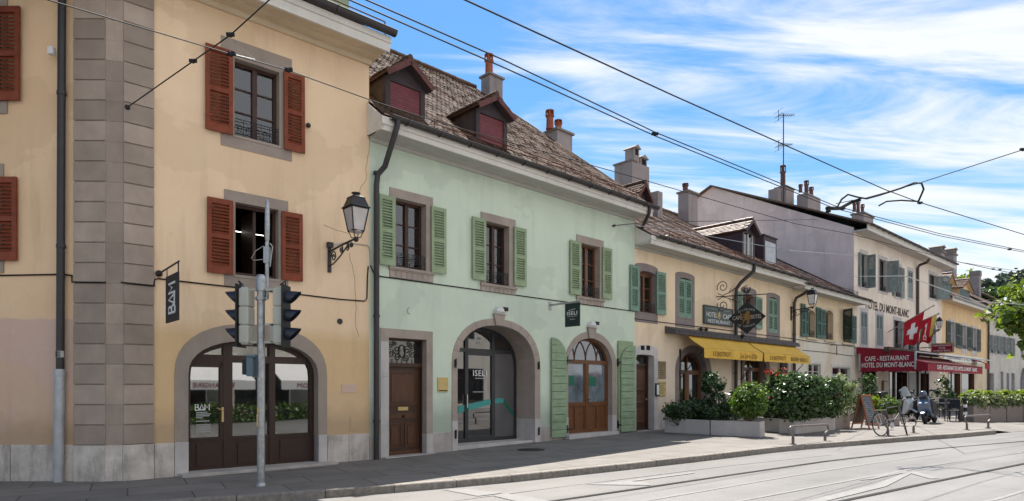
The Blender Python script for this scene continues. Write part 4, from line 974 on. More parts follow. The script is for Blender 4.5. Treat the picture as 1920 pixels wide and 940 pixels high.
# lantern and hanging sign on the corner house
ul = F.u(617); zl = F.z(617, 462)
al = F.w(ul, 667.5)
zhub = F.zu(ul, 449, al)
lantern(F.M @ T(ul, 0, zhub), al, 'black iron lantern on a scrolled bracket at the right end of the ochre corner house', 0.93)
cable(H_, [(ul + 0.05, -0.03, zl + 0.02), (F.u(650, .02), -0.02, F.z(650, 455)), (F.u(690, .02), -0.02, F.z(690, 461)), (F.u(694, .02), -0.02, F.z(694, 470)), (F.u(694.5, .02), -0.02, F.z(694, 498))], 0.011, m='wire_bright')
us = F.u(297); zsg = F.z(297, 514)
sg = thing('hanging_sign', 'black upright banner sign with white letters BAM on a ball ended bracket', 'sign', F.M @ T(us, 0, zsg))
wa, wb = F.w(us, 312), F.w(us, 335)
zt1 = F.zu(us, 515, (wa + wb) / 2) - zsg; zb1 = F.zu(us, 603.5, (wa + wb) / 2) - zsg
MB().sphere((0, -0.05, 0), 0.06, 12, 8).tube([(0, -0.04, 0), (0, -wb - 0.02, 0.03)], 0.016, 6).tube([(0, -wa - 0.04, 0.0), (0, -wa - 0.04, zt1 - 0.02)], 0.009, 5).tube([(0, -wb + 0.02, 0.02), (0, -wb + 0.02, zt1 - 0.02)], 0.012, 5).build('bracket', 'iron_black', sg, smooth=True)
MB().box(-0.012, 0.012, -wb, -wa, zb1, zt1).build('panel', 'sign_black', sg)
ML = T(-0.015, -(wa + wb) / 2 - 0.02, (zt1 + zb1) / 2) @ RZ(R(-90)) @ RY(R(-90))
bam(sg, ML, (zt1 - zb1) * .62 / 2.14, 0.022, sy=(wb - wa) * .52)
# ================================================================== green house
F = GF
Hg = house('townhouse', F, 'pale green two storey house with tiled roof, red roller shuttered dormers and sage shutters')
ZE = 7.05                                                      # wall top / soffit
ZE = F.zu(0.15, 259.5)
PI_ = math.radians(37.6)
def R4(xl, xr, yt, yb, w=0): return (F.u(xl, w), F.u(xr, w), F.z(xl, yb, w), F.z(xl, yt, w))
gw = []
for (xi0, xi1, yi0, yi1), (xo0, xo1, yo0, yo1), sh in (
    ((741.5, 798.5, 371, 500), (730, 811, 351, 519.5), ((712, 741, 363, 495), (810, 837, 386, 510.5))),
    ((911, 954, 415, 531), (901, 966, 397, 545), ((887, 911.5, 405.5, 523), (965, 987.5, 424.7, 534.5))),
    ((1089.5, 1124, 456, 556), (1080.5, 1131, 439.5, 568.5), ((1070, 1089, 449.6, 551), (1131, 1148, 463.4, 559)))):
    gw.append((R4(xi0, xi1, yi0, yi1), R4(xo0, xo1, yo0, yo1), [shrect(F, *q) for q in sh]))
di = R4(728, 799, 633, 857.5); do = R4(712.5, 810.6, 615, 857.5)
di = (di[0], di[1], -0.02, di[3]); do = (do[0], do[1], -0.02, do[3])
def zarch(xl, xr, yt): um = (F.u(xl) + F.u(xr)) / 2; return F.zu(um, yt)
a1i = dict(u0=F.u(857), u1=F.u(1002), z0=0.0, zs=F.z(847, 684), zt=zarch(847, 1012, 611), p=2.25); a1o = dict(a1i, u0=F.u(847), u1=F.u(1012), zt=zarch(847, 1012, 598.5))
a2i = dict(u0=F.u(1064.5), u1=F.u(1147), z0=0.0, zs=F.z(1059, 686), zt=zarch(1058.7, 1155, 635), p=2.1); a2o = dict(a2i, u0=F.u(1058.7), u1=F.u(1155), zt=zarch(1058.7, 1155, 622.5))
I1, O1, I2, O2 = arch_ol(**a1i), arch_ol(**a1o), arch_ol(**a2i), arch_ol(**a2o)
bot = [(0, -0.15), (di[0], -0.15), (di[0], di[3]), (di[1], di[3]), (di[1], -0.15)]
for a, I in ((a1i, I1), (a2i, I2)): bot += [(a['u0'], -0.15)] + list(reversed(I[2:])) + [(a['u1'], -0.15)]
bot += [(uG1, -0.15), (uG1, ZE), (0, ZE)]
wv = wall_face(bot, [rect_ol(*q[0]) for q in gw])
wv.quad((0, 0, -0.1), (0, 17, -0.1), (0, 17, ZE), (0, 8.3, ZE + 6.6), (0, 0, ZE))
wv.quad((uG1, 0.0, -0.1), (uG1, 17, -0.1), (uG1, 17, ZE), (uG1, 8.3, ZE + 6.6), (uG1, 0, ZE))
wv.quad((0, 17, -0.1), (uG1, 17, -0.1), (uG1, 17, ZE + .6), (0, 17, ZE + .6))
wv.build('wall', 'green_wall', Hg)
for q in gw:
    wnd = window(Hg, q[0], q[1], 'stone_green_house', proud=0.02, depth=0.24, fcol='frame_brown' if q is not gw[2] else 'frame_oak', clear=(.30 if q is gw[0] else .16), rows=3, shut=q[2], scol='shutter_sage')
    u0, u1, z0, z1 = q[1]; zs = q[0][2]
    ap = MB(); ap.box(u0 - 0.03, u1 + 0.03, -0.065, 0.0, zs - 0.07, zs - 0.015); ap.box(u0 - 0.015, u1 + 0.015, -0.045, 0, zs - 0.10, zs - 0.07)
    k = 8
    for i in range(k): ap.box(u0 + (u1 - u0) * i / k + .004, u0 + (u1 - u0) * (i + 1) / k - .004, -0.03, 0.0, z0, zs - 0.10)
    ap.build('sill', 'stone_green_house', wnd, bevel=0.004)
# plinth
pl = MB()
for a, b_ in ((0.004, do[0] - .004), (do[1] + .003, a1o['u0'] - .003), (a1o['u1'] + .003, a2o['u0'] - .003), (a2o['u1'] + .003, uG1 - 0.004)): pl.box(a, b_, -0.018, 0.05, -0.15, F.z(812, 812))
build_split(pl, 'plinth', 'stone_plinth', Hg, bevel=0.005)
# panelled door
sd = surround(rect_ol(*do), rect_ol(*di), 0.02, 0.26); dr_ = sd.build('door', 'stone_green_house', Hg); dr_['label'] = 'panelled brown door with wrought iron fanlight'
jb = MB(); zz_ = F.z(712, 640); zj = F.z(712, 799.5); zk = F.z(712, 706)
jb.box(do[0] - .003, di[0] + 0.0, -0.035, 0.02, -0.1, zj - .004); jb.box(do[0] - .003, di[0], -0.032, 0.02, zj, zk - .003); jb.box(do[0] - .003, di[0], -0.032, 0.02, zk, zz_)
jb.box(di[1] - 0.004, do[1] + .003, -0.032, 0.258, -0.1, F.z(800, 814)); build_split(jb, 'jamb_stone', 'stone_white', dr_, bevel=0.005)
df = MB(); D = 0.20; u0, u1 = di[0], di[1]; zt_ = F.z(728, 684, -D); zT = di[3]; zb = 0.03
df.box(u0, u0 + 0.04, D - 0.05, D + 0.06, zb, zT); df.box(u1 - 0.04, u1, D - 0.05, D + 0.06, zb, zT); df.box(u0 + .04, u1 - .04, D - 0.06, D + 0.06, zt_ - 0.045, zt_ + 0.045); df.box(u0 + .04, u1 - .04, D - 0.05, D + .06, zT - 0.04, zT)
df.box(u0 + 0.04, u1 - 0.04, D, D + 0.05, zb, zt_ - 0.045); df.build('frame', 'door_brown', dr_, bevel=0.003)
dl, drr = u0 + 0.04, u1 - 0.04; um = (dl + drr) / 2; hD = zt_ - 0.045
panels = [(dl + .09, drr - .09, zb + (hD - zb) * .565, hD - .10), (dl + .09, drr - .09, zb + (hD - zb) * .405, zb + (hD - zb) * .475), (dl + .08, um - .05, zb + .17, zb + (hD - zb) * .36), (um + .05, drr - .08, zb + .17, zb + (hD - zb) * .36)]
pm_ = MB()
for a, b_, c, d in panels:
    for q, dy in ((0.0, -0.016), (0.03, -0.006)):
        pm_.strip([(x, D + dy, z) for x, z in rect_ol(a + q, b_ - q, c + q, d - q)], [(x, D + dy, z) for x, z in rect_ol(a + q + .022, b_ - q - .022, c + q + .022, d - q - .022)])
        pm_.strip([(x, D + dy, z) for x, z in rect_ol(a + q, b_ - q, c + q, d - q)], [(x, D + .01, z) for x, z in rect_ol(a + q, b_ - q, c + q, d - q)])
    pm_.box(a + .075, b_ - .075, D - 0.014, D + .01, c + .075, d - .075) if d - c > 0.3 else pm_.box(a + .05, b_ - .05, D - .012, D + .01, c + .03, d - .03)
pm_.box(dl, drr, D - 0.022, D + .01, zb, zb + .09); pm_.build('door_panel', 'door_panel', dr_, bevel=0.002)
MB().box(um - .14, um + .14, D - 0.012, D, zb + (hD - zb) * .505, zb + (hD - zb) * .545).build('letter_slot', 'brass', dr_)
MB().sphere((um, D - 0.04, zb + (hD - zb) * .44), 0.032, 10, 6).build('door_knob', 'iron_black', dr_, smooth=True)
ir = MB(); c0 = (um, (zt_ + zT) / 2 + .02)
for sg in (-1, 1):
    for (dx, dz), r_, a in (((.14, .03), .11, 0), ((.30, -.06), .10, 1.5), ((.12, -.15), .09, 3), ((.31, .13), .08, 2), ((.2, .18), .06, 1)):
        ir.tube([(c0[0] + sg * (dx + p), D + .02, c0[1] + dz + q) for p, q in spiral((0, 0), r_, 1.5, sg, a)], 0.008, 5)
ir.tube([(c0[0] + .09 * math.cos(t / 12 * 6.283), D + .02, c0[1] + .15 * math.sin(t / 12 * 6.283)) for t in range(12)], 0.010, 5, closed=True)
for k in range(7): x = dl + (drr - dl) * (k + .5) / 7; ir.tube([(x, D + .02, zt_ + .03), (x, D + .02, zt_ + .14)], .007, 5)
ir.build('fanlight_grille', 'iron_black', dr_); MB().box(dl, drr, D + .04, D + .055, zt_, zT).build('pane', 'glass', dr_)
MB().box(do[0] + .05, do[1], -0.18, 0.2, -0.12, 0.035).build('door_step', 'stone_plinth', Hg, bevel=0.01)
# arched portal with recessed glass front
D = 0.74
po = surround(O1, I1, 0.022, D + 0.1).build('portal', 'stone_green_house', Hg); po['label'] = 'wide arched portal with a deep recess and grey glazed front'
zq = F.z(847, 790)
wb_ = MB(); wb_.box(a1o['u0'] - .002, a1i['u0'] + .002, -0.034, D, -0.15, zq); wb_.box(a1i['u1'] - .002, a1o['u1'] + .002, -0.034, D, -0.15, F.z(1012, 785.5)); build_split(wb_, 'base_block', 'stone_white', po, bevel=0.006)
jt = MB(); uc = (a1i['u0'] + a1i['u1']) / 2
for k in range(1, 12):
    th = math.pi * k / 12; pts = []
    for a in (a1i, a1o):
        hw = (a['u1'] - a['u0']) / 2; c, s_ = math.cos(th), math.sin(th); q = 2 / a['p']
        pts.append(((a['u0'] + a['u1']) / 2 + hw * math.copysign(abs(c) ** q, c), a['zs'] + (a['zt'] - a['zs']) * abs(s_) ** q))
    jt.box(-0.003, 0.003, -0.0235, -0.02, 0, math.hypot(pts[1][0] - pts[0][0], pts[1][1] - pts[0][1]), T(pts[0][0], 0, pts[0][1]) @ RY(math.atan2(pts[1][0] - pts[0][0], pts[1][1] - pts[0][1])))
jt.build('arch_joint', 'board_back', po)
def keystone(par, a_i, a_o, m='stone_green_house'):
    uc = (a_i['u0'] + a_i['u1']) / 2; b0, b1 = a_i['zt'] - 0.005, a_o['zt'] + 0.10; mb = MB()
    mb.ext([(uc - .13, b0), (uc + .13, b0), (uc + .19, b1), (uc - .19, b1)], -0.085, 0.0); mb.ext([(uc - .20, b1), (uc + .20, b1), (uc + .20, b1 + .03), (uc - .20, b1 + .03)], -0.10, 0.0)
    mb.build('keystone', m, par, bevel=0.006); return uc, b1 + .03
kc1 = keystone(po, a1i, a1o)
fl = 0.10; zs0 = 0.14
MB().box(a1i['u0'] - .02, a1i['u1'] + .0, 0.03, D + .3, -0.15, zs0).build('door_step', 'stone_white', po, bevel=0.012)
fr = MB(); uL, uR = a1i['u0'], a1i['u1']
def pxu(x, y=D): return F.u(x, -y)
uf = [pxu(873.5), pxu(923.5), pxu(966.5)]
zt_ = F.z(900, 658, -D)
i3 = dict(a1i, u0=uL + .03, u1=uR - .03, zt=a1i['zt'] - .03); i4 = dict(i3, u0=uL + .10, u1=min(uR - .10, uf[2] + .04), zt=a1i['zt'] - .10)
fr.strip([(x, D - .03, z) for x, z in I1], [(x, D - .03, z) for x, z in arch_ol(**i4)]); fr.strip([(x, D - .03, z) for x, z in arch_ol(**i4)], [(x, D + .05, z) for x, z in arch_ol(**i4)])
for u_, hw in ((uf[0], .055), (uf[1], .06)): fr.box(u_ - hw, u_ + hw, D - .04, D + .04, zs0, arch_z(u_, a1i['u0'], a1i['u1'], a1i['zs'], a1i['zt'], 2.25) - .03)
fr.box(uL, uR, D - .035, D + .04, zt_ - .05, zt_ + .05); fr.box(uL, uR, D - .035, D + .04, zs0, zs0 + .10); fr.box(uf[0], uf[1], D - .05, D + .04, zs0 + .02, zs0 + .16); fr.box(uf[0], uf[1], D - .05, D + .04, zt_ - .13, zt_ - .03)
fr.build('frame', 'frame_anthracite', po, bevel=0.004)
MB().ext(arch_ol(**i3), D + .0, D + .02).build('pane', 'glass_shop', po)
MB().box(uf[1] + .05, uR - .1, D - .010, D - 0.0, zs0 + .1, zt_ - .04).build('frosted_pane', 'frost_grey', po)
MB().box(uf[0] - .03, uf[0] - .005, D - .09, D - .06, F.z(875, 765, -D), F.z(875, 740, -D)).build('door_handle', 'chrome', po)
tf = MB(); yq = D - .016
def fz(x, y): return (pxu(x, yq), yq, F.z(x, y, -yq))
tf.quad(fz(859, 775), fz(920, 759), fz(920, 748.5), fz(859, 762)); tf.quad(fz(926, 757), fz(944, 755), fz(944, 746.5), fz(926, 748)); tf.build('teal_band', 'teal_film', po)
MB().quad(fz(944, 757), fz(963, 782), fz(963, 773), fz(944, 748)).build('teal_band', 'teal_dark', po)
def serif(body, m, par, M, w, h, depth=0.004):
    o = text(body, m, par, M, w=w, h=h, bold=0.012, spacing=1.1, depth=depth); return o
uc_, zc_ = pxu(899), F.z(899, 700, -D)
serif('ISELI', 'letter_white', po, T(uc_, D - .016, zc_), .48, .165)
MB().box(-.17, .17, -.002, .002, -.012, .012).build('small_print', 'letter_grey', po, T(uc_, D - .014, zc_ - .14)); MB().box(-.24, .24, -.002, .002, -.012, .012).build('small_print', 'letter_grey', po, T(uc_, D - .014, F.z(899, 735, -D)))
text('1972', 'letter_white', po, T(pxu(898), D - .014, F.z(898, 643, -D)), h=.06); text('ISELI', 'letter_grey', po, T(pxu(898), D - .014, F.z(898, 635, -D)), h=.05)
# second arch: oak doors with fanlight
D = 0.20
p2_ = surround(O2, I2, 0.022, D + .1).build('portal', 'stone_green_house', Hg); p2_['label'] = 'smaller arched doorway with oak doors and frosted glass'
wb_ = MB(); wb_.box(a2o['u0'] - .002, a2i['u0'] + .002, -.034, D, -.15, F.z(1059, 783)); wb_.box(a2i['u1'] - .002, a2o['u1'] + .002, -.034, D, -.15, F.z(1155, 778)); build_split(wb_, 'base_block', 'stone_white', p2_, bevel=.006)
kc2 = keystone(p2_, a2i, a2o)
MB().box(a2i['u0'] - .16, a2i['u1'] + .1, -.22, D, -.15, .23).build('door_step', 'stone_white', p2_, bevel=.015)
fr = MB(); uL, uR = a2i['u0'], a2i['u1']; um = (uL + uR) / 2; zt_ = F.z(1064, 678, -D); zp = F.z(1064, 758, -D); zf = .22
i5 = dict(a2i, u0=uL + .07, u1=uR - .07, zt=a2i['zt'] - .07)
fr.strip([(x, D - .05, z) for x, z in I2], [(x, D - .05, z) for x, z in arch_ol(**i5)]); fr.strip([(x, D - .05, z) for x, z in arch_ol(**i5)], [(x, D + .03, z) for x, z in arch_ol(**i5)])
fr.box(uL, uR, D - .07, D + .02, zt_ - .06, zt_ + .06); fr.box(um - .055, um + .055, D - .06, D + .02, zf, zt_ - .06); fr.box(uL + .07, um, D - .05, D + .02, zp - .07, zp + .05); fr.box(um, uR - .07, D - .05, D + .02, zp - .07, zp + .05)
for a, b_ in ((uL + .07, um - .055), (um + .055, uR - .07)):
    fr.box(a, a + .05, D - .045, D + .02, zf, zt_); fr.box(b_ - .05, b_, D - .045, D + .02, zf, zt_); fr.box(a, b_, D - .02, D + .02, zf, zp - .07); fr.box(a, b_, D - .05, D, zf, zf + .12)
    mc = (a + b_) / 2; fr.box(mc - .04, mc + .04, D - .045, D, zf, zp - .07)
for k in (-1, 0, 1):                                         # interlaced fanlight bars
    for sg in (-1, 1):
        pts = []
        for i in range(11):
            t = i / 10; u_ = um + k * (uR - uL) * .25 + sg * (uR - uL) * .25 * (1 - math.cos(t * math.pi / 2)) ; z_ = zt_ + .05 + (a2i['zt'] - zt_ - .05) * .98 * math.sin(t * math.pi / 2)
            if z_ < arch_z(u_, uL, uR, a2i['zs'], a2i['zt'], 2.1) - .02: pts.append((u_, D - .01, z_))
        if len(pts) > 1: fr.tube(pts, .016, 6)
fr.build('frame', 'frame_oak', p2_, bevel=.003)
MB().ext(arch_ol(**i5), D + .0, D + .02).build('pane', 'glass_blue', p2_)
fp = MB()
for a, b_ in ((uL + .12, um - .105), (um + .105, uR - .12)): fp.box(a, b_, D - .012, D, zp + .05, zt_ - .06)
fp.build('frosted_pane', 'frost_blue', p2_)
pic = MB()
for x0, x1, y0, y1 in ((1064, 1076, 704, 723), (1100, 1117, 706, 724)): pic.box(pxu(x0, D), pxu(x1, D), D - .018, D - .010, F.z(x0, y1, -D), F.z(x0, y0, -D))
pic.build('window_poster', 'teal_dark', p2_)
MB().tube([(um - .02, D - .1, F.z(1100, 749, -D)), (um + .13, D - .1, F.z(1100, 749, -D))], .012, 6).build('door_handle', 'iron_black', p2_)
# plank door leaves folded back beside the doorway
def plank(name, par, M, w, h, h0, m, n=13, flip=False):
    """leaf with one quarter-round top corner, horizontal planks"""
    ol = []
    for i in range(13):
        t = math.pi / 2 * i / 12; ol.append((w * math.sin(t), h0 + (h - h0) * math.cos(t)))
    if flip: prof_ = lambda x: w - x
    else: prof_ = lambda x: x
    mb = MB(); zs = [h * k / n for k in range(n + 1)]
    for a, b_ in zip(zs, zs[1:]):
        def wid(z):
            if z <= h0: return w
            return max(.02, w * math.sqrt(max(0, 1 - ((z - h0) / (h - h0)) ** 2)))
        k = 4; L = [a + .007 + (b_ - a - .014) * j / k for j in range(k + 1)]
        o = [(prof_(0), L[0]), (prof_(wid(L[0])), L[0])] + [(prof_(wid(z)), z) for z in L[1:]] + [(prof_(0), L[-1])]
        mb.ext(o, -.02, .02)
    for u_ in (.10, w - .12): mb.box(prof_(u_) - .03, prof_(u_) + .03, .015, .03, .1, h0 * .95)
    return mb.build(name, m, par, M, bevel=.003)
pz0, pz1 = F.z(1035, 821), F.z(1035, 633); pu0, pu1 = F.u(1034.5, .07), F.u(1062, .07)
plank('door_leaf', p2_, T(pu0, -.07, pz0), pu1 - pu0, pz1 - pz0, (pz1 - pz0) * .80, 'plank_green')
pu0, pu1 = F.u(1164, .09), F.u(1190.5, .09); pz0, pz1 = F.z(1160, 811, .09), F.z(1177, 640, .09)
plank('door_leaf', p2_, T(pu0, -.10, pz0), pu1 - pu0, pz1 - pz0 - .12, (pz1 - pz0) * .78, 'plank_green', flip=True)
MB().box(F.u(1159, .04), F.u(1186, .04), -.06, -.03, pz0 + .03, pz1).build('door_leaf', 'shutter_sage', p2_)
hg = MB()
for x, ys in ((1061, (676, 805)), (1157, (680, 796))):
    for y in ys: u_, z_ = F.u(x), F.z(x, y); hg.box(u_ - .03, u_ + .03, -.06, -.02, z_ - .12, z_ + .12); hg.box(u_ - .02, u_ + .22, -.10, -.05, z_ - .02, z_ + .02)
build_split(hg, 'hinge', 'iron_black', p2_)
hg = MB()
for x, y in ((852, 682), (1008, 686), (852, 815), (1008, 809)): u_, z_ = F.u(x), F.z(x, y); hg.box(u_ - .02, u_ + .02, -.07, -.02, z_ - .10, z_ + .10); hg.tube([(u_, -.07, z_ - .05), (u_, -.07, z_ + .12)], .018, 6)
build_split(hg, 'hinge', 'iron_black', po)
# eaves, gutter, roof
W = 0.60
ev = MB(); ev.prof([(0.05, ZE - .10), (-.06, ZE - .10), (-.06, ZE - .02), (-.11, ZE - .02), (-.11, ZE), (.05, ZE)], 0.02, uG1 + .0)
ev.prof([(0.05, ZE), (-.30, ZE), (-.30, ZE + .012), (-W + .04, ZE + .012), (-W + .04, ZE + .06), (.05, ZE + .06)], -.04, uG1 + .12); ev.build('soffit', 'soffit_grey', Hg)
fb = MB(); fb.prof([(-W + .05, ZE - .02), (-W, ZE - .02), (-W, ZE + .09), (-W - .03, ZE + .10), (-W - .03, ZE + .26), (-W + .05, ZE + .26)], -.06, uG1 + .14); fb.build('fascia', 'white_wood', Hg)
zg = ZE + .28
MB().prof([(-W, ZE), (.6, ZE), (.6, ZE + .27 + (1.2) * math.tan(PI_)), (-W, ZE + .26)], -.055, .0).build('eave_end_board', 'white_wood', Hg)
gutter(Hg, .12, uG1 + .30, -W - .10, zg, .085)
L_ = 8.9 / math.cos(PI_)
tiles(Hg, -.02, uG1 + .16, -W - .03, ZE + .27, PI_, L_, 'tile_brown')
yr = -W - .03 + 8.9; zr = ZE + .27 + 8.9 * math.tan(PI_)
ridge(Hg, 0, uG1 + .16, yr, zr + .04, 'tile_brown')
MB().quad((0, yr, zr), (uG1 + .16, yr, zr), (uG1 + .16, yr + 8.9, ZE + .27), (0, yr + 8.9, ZE + .27)).build('roof', 'tile_dark', Hg)
vb = MB(); vb.add([(uG1 + .16, -W, ZE + .2), (uG1 + .16, yr, zr - .06), (uG1 + .16, yr, zr + .05), (uG1 + .16, -W, ZE + .31), (uG1 + .20, -W, ZE + .2), (uG1 + .20, yr, zr - .06), (uG1 + .20, yr, zr + .05), (uG1 + .20, -W, ZE + .31)], [(0, 1, 2, 3), (7, 6, 5, 4), (0, 4, 5, 1), (1, 5, 6, 2), (2, 6, 7, 3), (3, 7, 4, 0)])
vb.build('verge_board', 'board_back', Hg)
snow_rail(Hg, F.u(800), uG1 - .3, -W + .30, ZE + .27 + .33 * math.tan(PI_))
# downpipe with swan neck
ud = F.u(705.5, .1)
pipe(Hg, [(F.u(741, W), -W - .10, zg - .05), (F.u(740, W), -W - .10, zg - .18), (F.u(737, W), -W - .07, zg - .36), (ud + .12, -.26, zg - .95), (ud + .02, -.13, zg - 1.12), (ud, -.11, zg - 1.35), (ud, -.11, -.1)], .062, 'pipe_black', [(ud, -.11, F.z(705, 328)), (ud, -.11, F.z(705, 594)), (ud, -.11, F.z(705, 790))])
def roofz(y): return ZE + .27 + (y + W + .03) * math.tan(PI_)
# dormers
for (xa, xb, yt, ye, ya, xc), gp_ in (((723, 797, 262, 148, 104, 0), 0.10), ((893, 951, 305, 207, 172.5, 0), 0.10)):
    y = gp_; ua, ub = F.u(xa, -y), F.u(xb, -y)
    dormer(Hg, ua, ub, y, roofz(y) - .12, F.zu((ua + ub) / 2, ye + 4, -y), F.zu((ua + ub) / 2, ya, -y + .2) - .13, .12, PI_, 'dormer_dark', 'dormer_side', 'verge_red', 'tile_brown', 'roller', eav=.20)
def chim(par, F, x0, x1, ytop, y, d, zlow, pots, pm_='terracotta', **k):
    ua, ub = F.u(x0, -y), F.u(x1, -y); z1 = F.zu((ua + ub) / 2, ytop, -y); Yd = F.pt((ua + ub) / 2, -y).y
    w = ub - ua
    # the flank (depth d) also shows, so the front is narrower than the silhouette
    return chimney(par, ua + w * .62, y, zlow, z1, w * .58, d, [((F.u(px, -y) - (ua + w * .62)), h * Yd / FPX, r * Yd / FPX, pm) for px, h, r, pm in pots], potm=pm_, **k)
chim(Hg, F, 896, 938, 146, 7.6, .55, roofz(7.6) - .9, [(917, 43, 7.5, None)])
chim(Hg, F, 1017, 1066, 250, 4.2, .62, roofz(3.2) - .9, [(1031, 37, 7, None), (1047, 25, 6.5, None)])
# cable, tie anchor, plaque, number
cable(Hg, [(F.u(x, .015), -.015, F.z(x, y)) for x, y in ((694, 497), (700, 511), (711, 518.5), (800, 530.8), (950, 551.5), (1080, 569.3), (1189, 584))])
r_ = F.rect(820, 839, 708, 735); MB().box(r_[0], r_[1], -.03, 0, r_[2], r_[3]).build('wall_plaque', 'brass', Hg, bevel=.004)
MB().box(r_[0] + .03, r_[1] - .03, -.033, -.03, r_[2] + .02, r_[2] + .045).build('small_print', 'letter_ink', Hg)
um, zm = F.u(767), F.z(767, 583); MB().tube([(um + .06 * math.cos(R(a)), -.02, zm + .07 * math.sin(R(a))) for a in range(90, 300, 20)], .008, 6).build('wall_hook', 'shutter_sage', Hg)
an = MB(); ua, za = F.u(1149), F.z(1149, 424); an.tube([(ua, -.01, za), (ua, -.10, za)], .035, 8); an.build('wire_anchor', 'iron_black', Hg)
# security cameras on the keystones
for (u_, z_), lb in ((kc1, 'white dome security camera above the wide recessed arch of the green house'), (kc2, 'white dome security camera above the oak arched doorway of the green house')):
    t = thing('security_camera', lb, 'camera', F.M @ T(u_, -.05, z_))
    MB().box(-.16, .10, -.06, .05, 0.0, .04).ext([(-.16, .04), (.14, .04), (.10, .13), (.02, .18), (-.08, .17), (-.15, .10)], -.09, .07).build('housing', 'white_metal', t, bevel=.015, smooth=True)
    MB().box(.10, .24, -.11, .03, .08, .18).build('lens_unit', 'sign_black', t, bevel=.015)
# projecting shop sign
us = F.u(1031, 0); zsg = F.z(1031, 573)
sg = thing('hanging_sign', 'dark green square ISELI sign hanging from a grey arm between the two arches', 'sign', F.M @ T(us, 0, zsg))
wa, wb = F.w(us, 1060), F.w(us, 1087.3); wm = (wa + wb) / 2
zt1 = F.zu(us, 567.5, wm) - zsg; zb1 = F.zu(us, 612.5, wm) - zsg
MB().box(-.05, .05, -.02, 0, -.14, .10).box(-.018, .018, -wb - .03, 0, -.02, .03).build('bracket', 'galvanised', sg)
MB().box(-.015, .015, -wb, -wa, zb1, zt1).build('panel', 'sign_green', sg)
ML = T(-.018, -wm, 0) @ RZ(R(-90)); hh = zt1 - zb1; ww = wb - wa
serif('ISELI', 'letter_white', sg, ML @ T(.0, 0, zb1 + hh * .555), ww * .70, hh * .155)
MB().box(-ww * .27, ww * .22, -.002, .002, -.012, .012).build('small_print', 'letter_grey', sg, ML @ T(0, 0, zb1 + hh * .70) @ RY(R(-7)))
MB().box(-ww * .33, ww * .33, -.002, .002, -.008, .008).build('small_print', 'letter_grey', sg, ML @ T(0, 0, zb1 + hh * .42)); MB().box(-ww * .16, ww * .18, -.002, .002, -.010, .010).build('small_print', 'letter_grey', sg, ML @ T(0, 0, zb1 + hh * .30))
# ================================================================== yellow house (bistro)
F = YF
Hy = house('townhouse', F, 'low cream yellow house with tiled roof and yellow bistro awnings beside the green house')
def rr(x0, x1, yt, yb, w=0): return (F.u(x0, w), F.u(x1, w), F.z(x0, yb, w), F.z(x0, yt, w))
ZE = F.zu(0.2, 463)
PT = R(32)
wy = [(rr(1199, 1229, 506, 585), rr(1190.3, 1233, 490, 603), .10, [shrect(F, 1183, 1198, 496, 582), shrect(F, 1232.5, 1249, 509, 589)], 'shutter_teal', False),
      (rr(1272, 1298, 519, 594), rr(1266, 1302, 507, 612), .10, None, 'shutter_teal', True),
      (rr(1393, 1414, 550, 610), rr(1389, 1418, 536, 628), .10, [shrect(F, 1382, 1392, 546, 614), shrect(F, 1418, 1430, 556, 616)], 'shutter_teal', False),
      (rr(1441, 1459, 556, 623), rr(1437, 1462, 547, 635), .10, None, 'shutter_teal', True)]
zd = .18
di = (F.u(1191.5), F.u(1225), zd, F.z(1192, 664)); do = (F.u(1190.2), F.u(1232), zd, F.z(1190, 646))
b1 = dict(u0=F.u(1273), u1=F.u(1325), z0=zd, zs=F.z(1266, 695), zt=F.zu(F.u(1298), 661), p=2.05); B1 = dict(b1, u0=F.u(1266), u1=F.u(1333), zt=F.zu(F.u(1298), 648))
b2 = dict(u0=F.u(1395), u1=F.u(1436), z0=zd, zs=F.z(1395, 690), zt=F.zu(F.u(1415), 664), p=2.05); B2 = dict(b2, u0=F.u(1390), u1=F.u(1443), zt=F.zu(F.u(1415), 653))
d3 = (F.u(1461), F.u(1476), zd, F.z(1461, 680))
I1, O1, I2, O2 = arch_ol(**b1), arch_ol(**B1), arch_ol(**b2), arch_ol(**B2)
dio = arch_ol(di[0], di[1], zd, di[3] - .06, di[3], 2, 10); doo = arch_ol(do[0], do[1], zd, do[3] - .14, do[3], 2, 10)
bot = [(0, -.05)]
for I in (dio, I1, I2, rect_ol(*d3)): bot += [(I[0][0], -.05)] + list(reversed(I[2:])) + [(I[1][0], -.05)]
bot += [(uY1, -.05), (uY1, ZE), (0, ZE)]
wv = wall_face(bot, [ol_of(q[0], q[2]) for q in wy])
wv.quad((uY1, 0, 0), (uY1, 12, 0), (uY1, 12, ZE), (uY1, 6, ZE + 4), (uY1, 0, ZE)); wv.quad((0, 12, 0), (uY1, 12, 0), (uY1, 12, ZE), (0, 12, ZE))
wv.build('wall', 'yellow_wall', Hy)
for inn, out, ar, sh, sc, closed in wy:
    wnd = window(Hy, inn, out, 'stone_purple', proud=.012, depth=.22, arch=ar, fcol='frame_oak', rows=3, rail=not closed, shut=sh or (), scol=sc, blank=closed, clear=0 if closed else .2)
    if closed:
        um = (inn[0] + inn[1]) / 2
        shutter(wnd, um - inn[0] - .004, inn[3] - inn[2] - .05, sc, T(inn[0], .02, inn[2])); shutter(wnd, inn[1] - um - .004, inn[3] - inn[2] - .05, sc, T(um + .004, .02, inn[2]))
        MB().box(inn[0], inn[1], .08, .1, inn[2], inn[3]).build('pane', 'dark_room', wnd)
pl = MB()
for a, b_ in ((do[1], B1['u0']), (B1['u1'], B2['u0']), (B2['u1'], d3[0]), (d3[1], uY1)): pl.box(a + .003, b_ - .003, -.02, .02, -.05, .75)
build_split(pl, 'plinth', 'stone_plinth', Hy)
